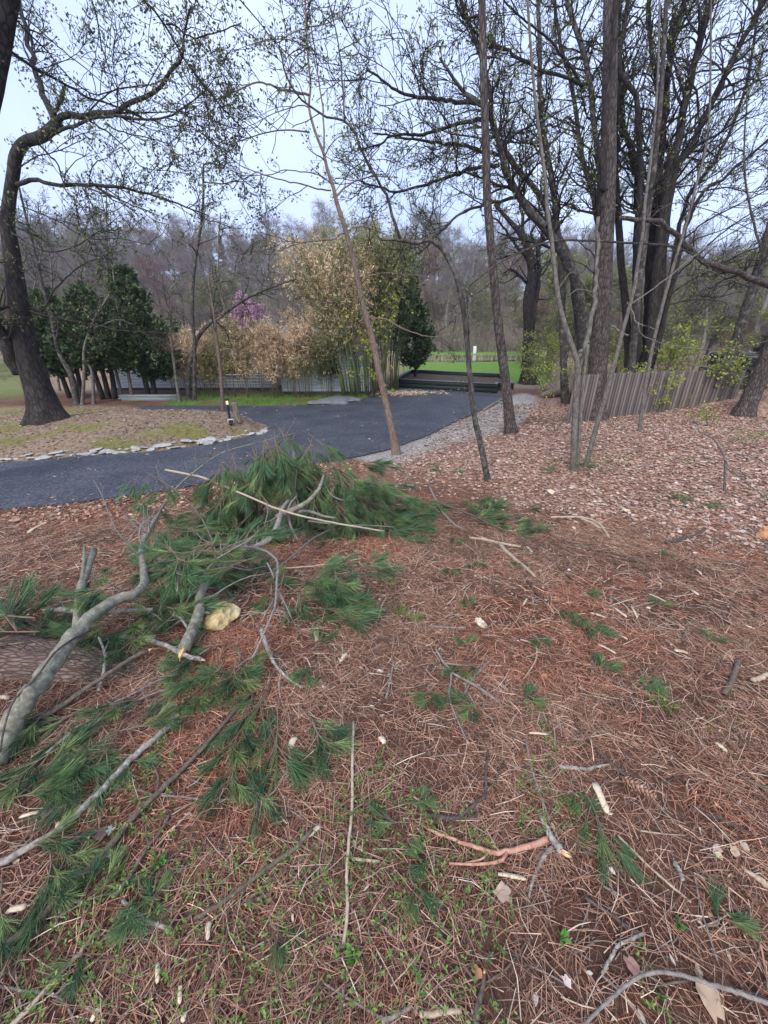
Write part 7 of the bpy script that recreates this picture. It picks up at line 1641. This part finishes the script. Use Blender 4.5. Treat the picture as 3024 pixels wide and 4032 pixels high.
scraps(80000, .2, 11, 3.2, 12.6, (.014, .046), (.28, .7), LEAF, 'leaf_litter', 'thick layer of pale brown fallen leaves on the right slope', lambda a, b: view(a, b) & (lrng.random(len(a)) < masks(a, b)[0] * 1.1), z=.03, curl=.35)
scraps(9000, -6, 3, 4.0, 8.2, (.018, .045), (.35, .7), LEAF * [1.05, .9, .8], 'leaf_litter', 'scattered orange brown leaves along the near driveway edge', lambda a, b: view(a, b) & (poly_dist(a, b, DRIVE) < 1.1), z=.03, curl=.5)
scraps(15000, -13, -.8, 7.4, 15, (.014, .045), (.3, .65), LEAF * [.72, .75, .72], 'leaf_litter', 'brown leaves lying on the moss of the island', lambda a, b: (lrng.random(len(a)) < masks(a, b)[4] * (1 - .7 * masks(a, b)[3])), z=.03, curl=.5)
scraps(5000, 1, 6, 7.5, 14, (.03, .05), (.4, .7), LEAF * .7, 'leaf_litter', 'dull leaves scattered over the gravel', lambda a, b: lrng.random(len(a)) < .5 * masks(a, b)[1] + .4 * (b > 11), z=.02, curl=.4)
# fine pale stems and splinters
def stems(n, x0, x1, y0, y1, ln, w, lab, pal):
    x, y = scatter(n, x0, x1, y0, y1, lambda a, b: view(a, b)); n = len(x); h = height(x, y); th = lrng.uniform(0, 6.28, n); L = lrng.uniform(*ln, n)
    D = np.stack([np.cos(th), np.sin(th), lrng.normal(.03, .06, n)], 1); B = np.stack([x, y, h + lrng.uniform(.006, .02, n)], 1); M_ = B + D * (L * .5)[:, None] + lrng.normal(size=(n, 3)) * (L * .06)[:, None]; T = np.stack([B, M_, B + D * L[:, None]], 1)
    V, F = tubes(T, np.stack([np.ones(n), np.ones(n) * .85, np.ones(n) * .5], 1) * (w * lrng.uniform(.5, 1.2, n))[:, None], 3, cap=False)
    o = mesh_np('dry_stems', V, F, needle_lit, col=np.repeat(pal[lrng.integers(0, len(pal), n)] * lrng.uniform(.7, 1.2, (n, 1)), 9, 0), kind='stuff'); tag(o, lab, 'litter')
STP = np.array([[.50, .38, .28], [.40, .28, .20], [.58, .48, .38], [.16, .11, .09], [.26, .19, .15], [.62, .52, .40]])
stems(2600, -2.6, 2.6, .15, 2.2, (.03, .16), .0019, 'fine dry stems and twiglets over the near needles', STP)
stems(4200, -5.5, 6.5, 2.0, 6.0, (.05, .25), .0028, 'fine dry stems and twiglets over the farther needles', STP)
# leaves blown onto the asphalt
x = lrng.uniform(-9, 5, 3600); y = lrng.uniform(5, 19, 3600); m = poly_in(x, y, DRIVE) & (lrng.random(3600) < .10 + .5 * (fbm(x * .8, y * .8, 3) > .58) + .55 * (poly_dist(x, y, DRIVE) < .35)); x, y = x[m], y[m]; n = len(x)
th = lrng.uniform(0, 6.28, n); D = np.stack([np.cos(th), np.sin(th), np.zeros(n)], 1); U = np.stack([-np.sin(th), np.cos(th), lrng.normal(0, .3, n)], 1); s_ = lrng.uniform(.015, .05, n)
V, F = quads(np.stack([x, y, np.full(n, DL + .012)], 1), D, norm(U), s_, s_ * lrng.uniform(.2, .6, n)); o = mesh_np('blown_leaves', V, F, dry_m, col=np.repeat(LEAF[lrng.integers(0, 9, n)] * lrng.uniform(.8, 1.2, (n, 1)), 4, 0), kind='stuff'); tag(o, 'dry leaf scraps blown over the asphalt driveway', 'litter')
# heap of dead bamboo leaves by the raised bed
q = on_level(1590, 1550, DL); n = 900; x = q[0] + lrng.normal(0, .8, n); y = q[1] + lrng.normal(0, .4, n); th = lrng.uniform(0, 6.28, n); s_ = lrng.uniform(.05, .13, n)
V, F = quads(np.stack([x, y, DL + .02 + lrng.random(n) * .05], 1), np.stack([np.cos(th), np.sin(th), lrng.normal(0, .2, n)], 1), np.stack([-np.sin(th), np.cos(th), lrng.normal(0, .3, n)], 1), s_, s_ * .15); o = mesh_np('bamboo_litter', V, F, dry_m, col=np.repeat(TAN[lrng.integers(0, 5, n)] * 1.1, 4, 0), kind='stuff'); tag(o, 'straw coloured heap of dead bamboo leaves at the bed corner', 'litter')
# tiny seedlings among the needles
def seedlings(n, x0, x1, y0, y1, size, thr, lab, pal):
    x, y = scatter(n, x0, x1, y0, y1, lambda a, b: view(a, b) & (fbm(a * 1.7 + 3, b * 1.7, 29) > thr)); n = len(x); h = height(x, y)
    C, D, U, s = [], [], [], []
    for k in range(4):
        th = lrng.uniform(0, 2 * math.pi, n); d = norm(np.stack([np.cos(th), np.sin(th), lrng.uniform(.1, .9, n)], 1)); sz = size * lrng.uniform(.6, 1.3, n)
        C.append(np.stack([x, y, h + .014 + .008 * k], 1) + d * sz[:, None]); D.append(d); U.append(perp(d, lrng) * 1.0); s.append(sz)
    C, D, U, s = map(np.concatenate, (C, D, U, s)); U = norm(np.cross(D, np.array([[0, 0, 1.0]])) + lrng.normal(size=D.shape) * .3); V, F = quads(C, D, U, s, s * .45)
    col = pal[lrng.integers(0, len(pal), len(C))] * lrng.uniform(.7, 1.25, (len(C), 1)); o = mesh_np('seedlings', V, F, leaf_m, col=np.repeat(col, 4, 0), kind='stuff'); tag(o, lab, 'seedlings')
SG = np.array([[.13, .24, .05], [.18, .30, .07], [.10, .19, .05], [.24, .33, .10]])
seedlings(3200, -1.0, .75, .1, 1.35, .0062, .50, 'tiny green seedlings carpeting the near needles', SG)
seedlings(500, -1.5, 3.0, 1.2, 2.8, .0062, .62, 'sparse tiny seedlings farther out on the litter', SG * .9)
seedlings(700, 1.0, 6.0, 4.5, 9.0, .02, .62, 'green weeds poking through the brown leaves', SG)
for k, (crop, x, y, sz, lab) in enumerate((('B', 765, 880, .017, 'bright green weed sprout in the bottom litter'), ('B', 1195, 1130, .016, 'green weed leaf near the arching twig'), ('A', 690, 560, .024, 'bright fern like sprout by the dark stick'), ('A', 1525, 960, .022, 'clover like green sprout at the whitish stick end'), ('7', 1210, 1190, .05, 'dark feathery green plant on the right litter'), ('B', 1265, 830, .018, 'small green sprout on the right litter'), ('7', 20, 660, .05, 'grassy green tuft right of the pile'), ('7', 75, 790, .05, 'bright grassy tuft with a yellow flower'), ('7', 140, 820, .045, 'bright grass tuft at the end of the slim pale stick'))):
    q = ground(*px(crop, [(x, y)])[0]); wr = np.random.default_rng(900 + k); o = thing('weed_sprout', lab, 'weed', (q[0], q[1], gz(q[0], q[1])))
    grassy = sz > .04; m_ = 60 if grassy else 9
    B = np.zeros((m_, 3)) + wr.normal(0, sz * (.5 if grassy else .2), (m_, 3)) * [1, 1, 0]; th = wr.uniform(0, 6.28, m_); Dv = norm(np.stack([np.cos(th), np.sin(th), wr.uniform(.6, 2.2, m_)], 1))
    if grassy:
        V, F = ribbons(B, Dv, wr.uniform(.8, 1.8, m_) * sz, np.full(m_, .003), wr, .1, 3, .15); mesh_np('blades', V, F, leaf_m, o, col=np.repeat(np.array([[.16, .30, .06]]) * wr.uniform(.6, 1.3, (m_, 1)), 6, 0), kind='stuff')
    else:
        for i in range(m_):
            V, F = quads(Dv[i:i + 1] * sz + [0, 0, .01], Dv[i:i + 1], perp(Dv[i:i + 1], wr), [sz * .8], [sz * .4]); mesh_np('leaf', V, F, leaf_m, o, col=np.array([[.14, .34, .07]]) * wr.uniform(.7, 1.2))
        st = tubes(np.stack([np.zeros((m_, 3)), Dv * sz * .6 + [0, 0, .01]], 1), np.full((m_, 2), .0012), 4, cap=False); mesh_np('stems', st[0], st[1], leaf_m, o, col=np.array([.16, .28, .08]), kind='stuff')
# lawn blades near the bamboo strip
x, y = lrng.uniform(-9, .2, 9000), lrng.uniform(15.0, 18.5, 9000); m = (masks(x, y)[2] > .4) & ~poly_in(x, y, DRIVE); x, y = x[m], y[m]; n = len(x)
V, F = ribbons(np.stack([x, y, height(x, y)], 1), norm(np.stack([lrng.normal(0, .4, n), lrng.normal(0, .4, n), np.ones(n)], 1)), lrng.uniform(.05, .14, n), np.full(n, .012), lrng, .1, 3, .1)
o = mesh_np('grass', V, F, leaf_m, col=np.repeat(SG[lrng.integers(0, 4, n)], 6, 0), kind='stuff'); tag(o, 'short grass below the bamboo row', 'grass')
# ------------------------------------------------------------------ damp spring air
hz = mesh_np('haze', *box(0, 200, 19, 560, 470, 42.0), bpy.data.materials.new('haze_air')); hz['kind'] = 'stuff'; tag(hz, 'thin damp haze filling the valley air', 'haze')
hm = hz.data.materials[0]; hm.use_nodes = True
for n_ in list(hm.node_tree.nodes): hm.node_tree.nodes.remove(n_)
ho = hm.node_tree.nodes.new('ShaderNodeOutputMaterial'); hv = hm.node_tree.nodes.new('ShaderNodeVolumePrincipled'); hv.inputs['Color'].default_value = (.86, .88, .95, 1); hv.inputs['Density'].default_value = .0007; hv.inputs['Anisotropy'].default_value = .2
hm.node_tree.links.new(hv.outputs[0], ho.inputs['Volume'])
print('TRIS', sum(len(m.loops) - 2 * len(m.polygons) for m in bpy.data.meshes), 'OBJS', len(bpy.data.objects))
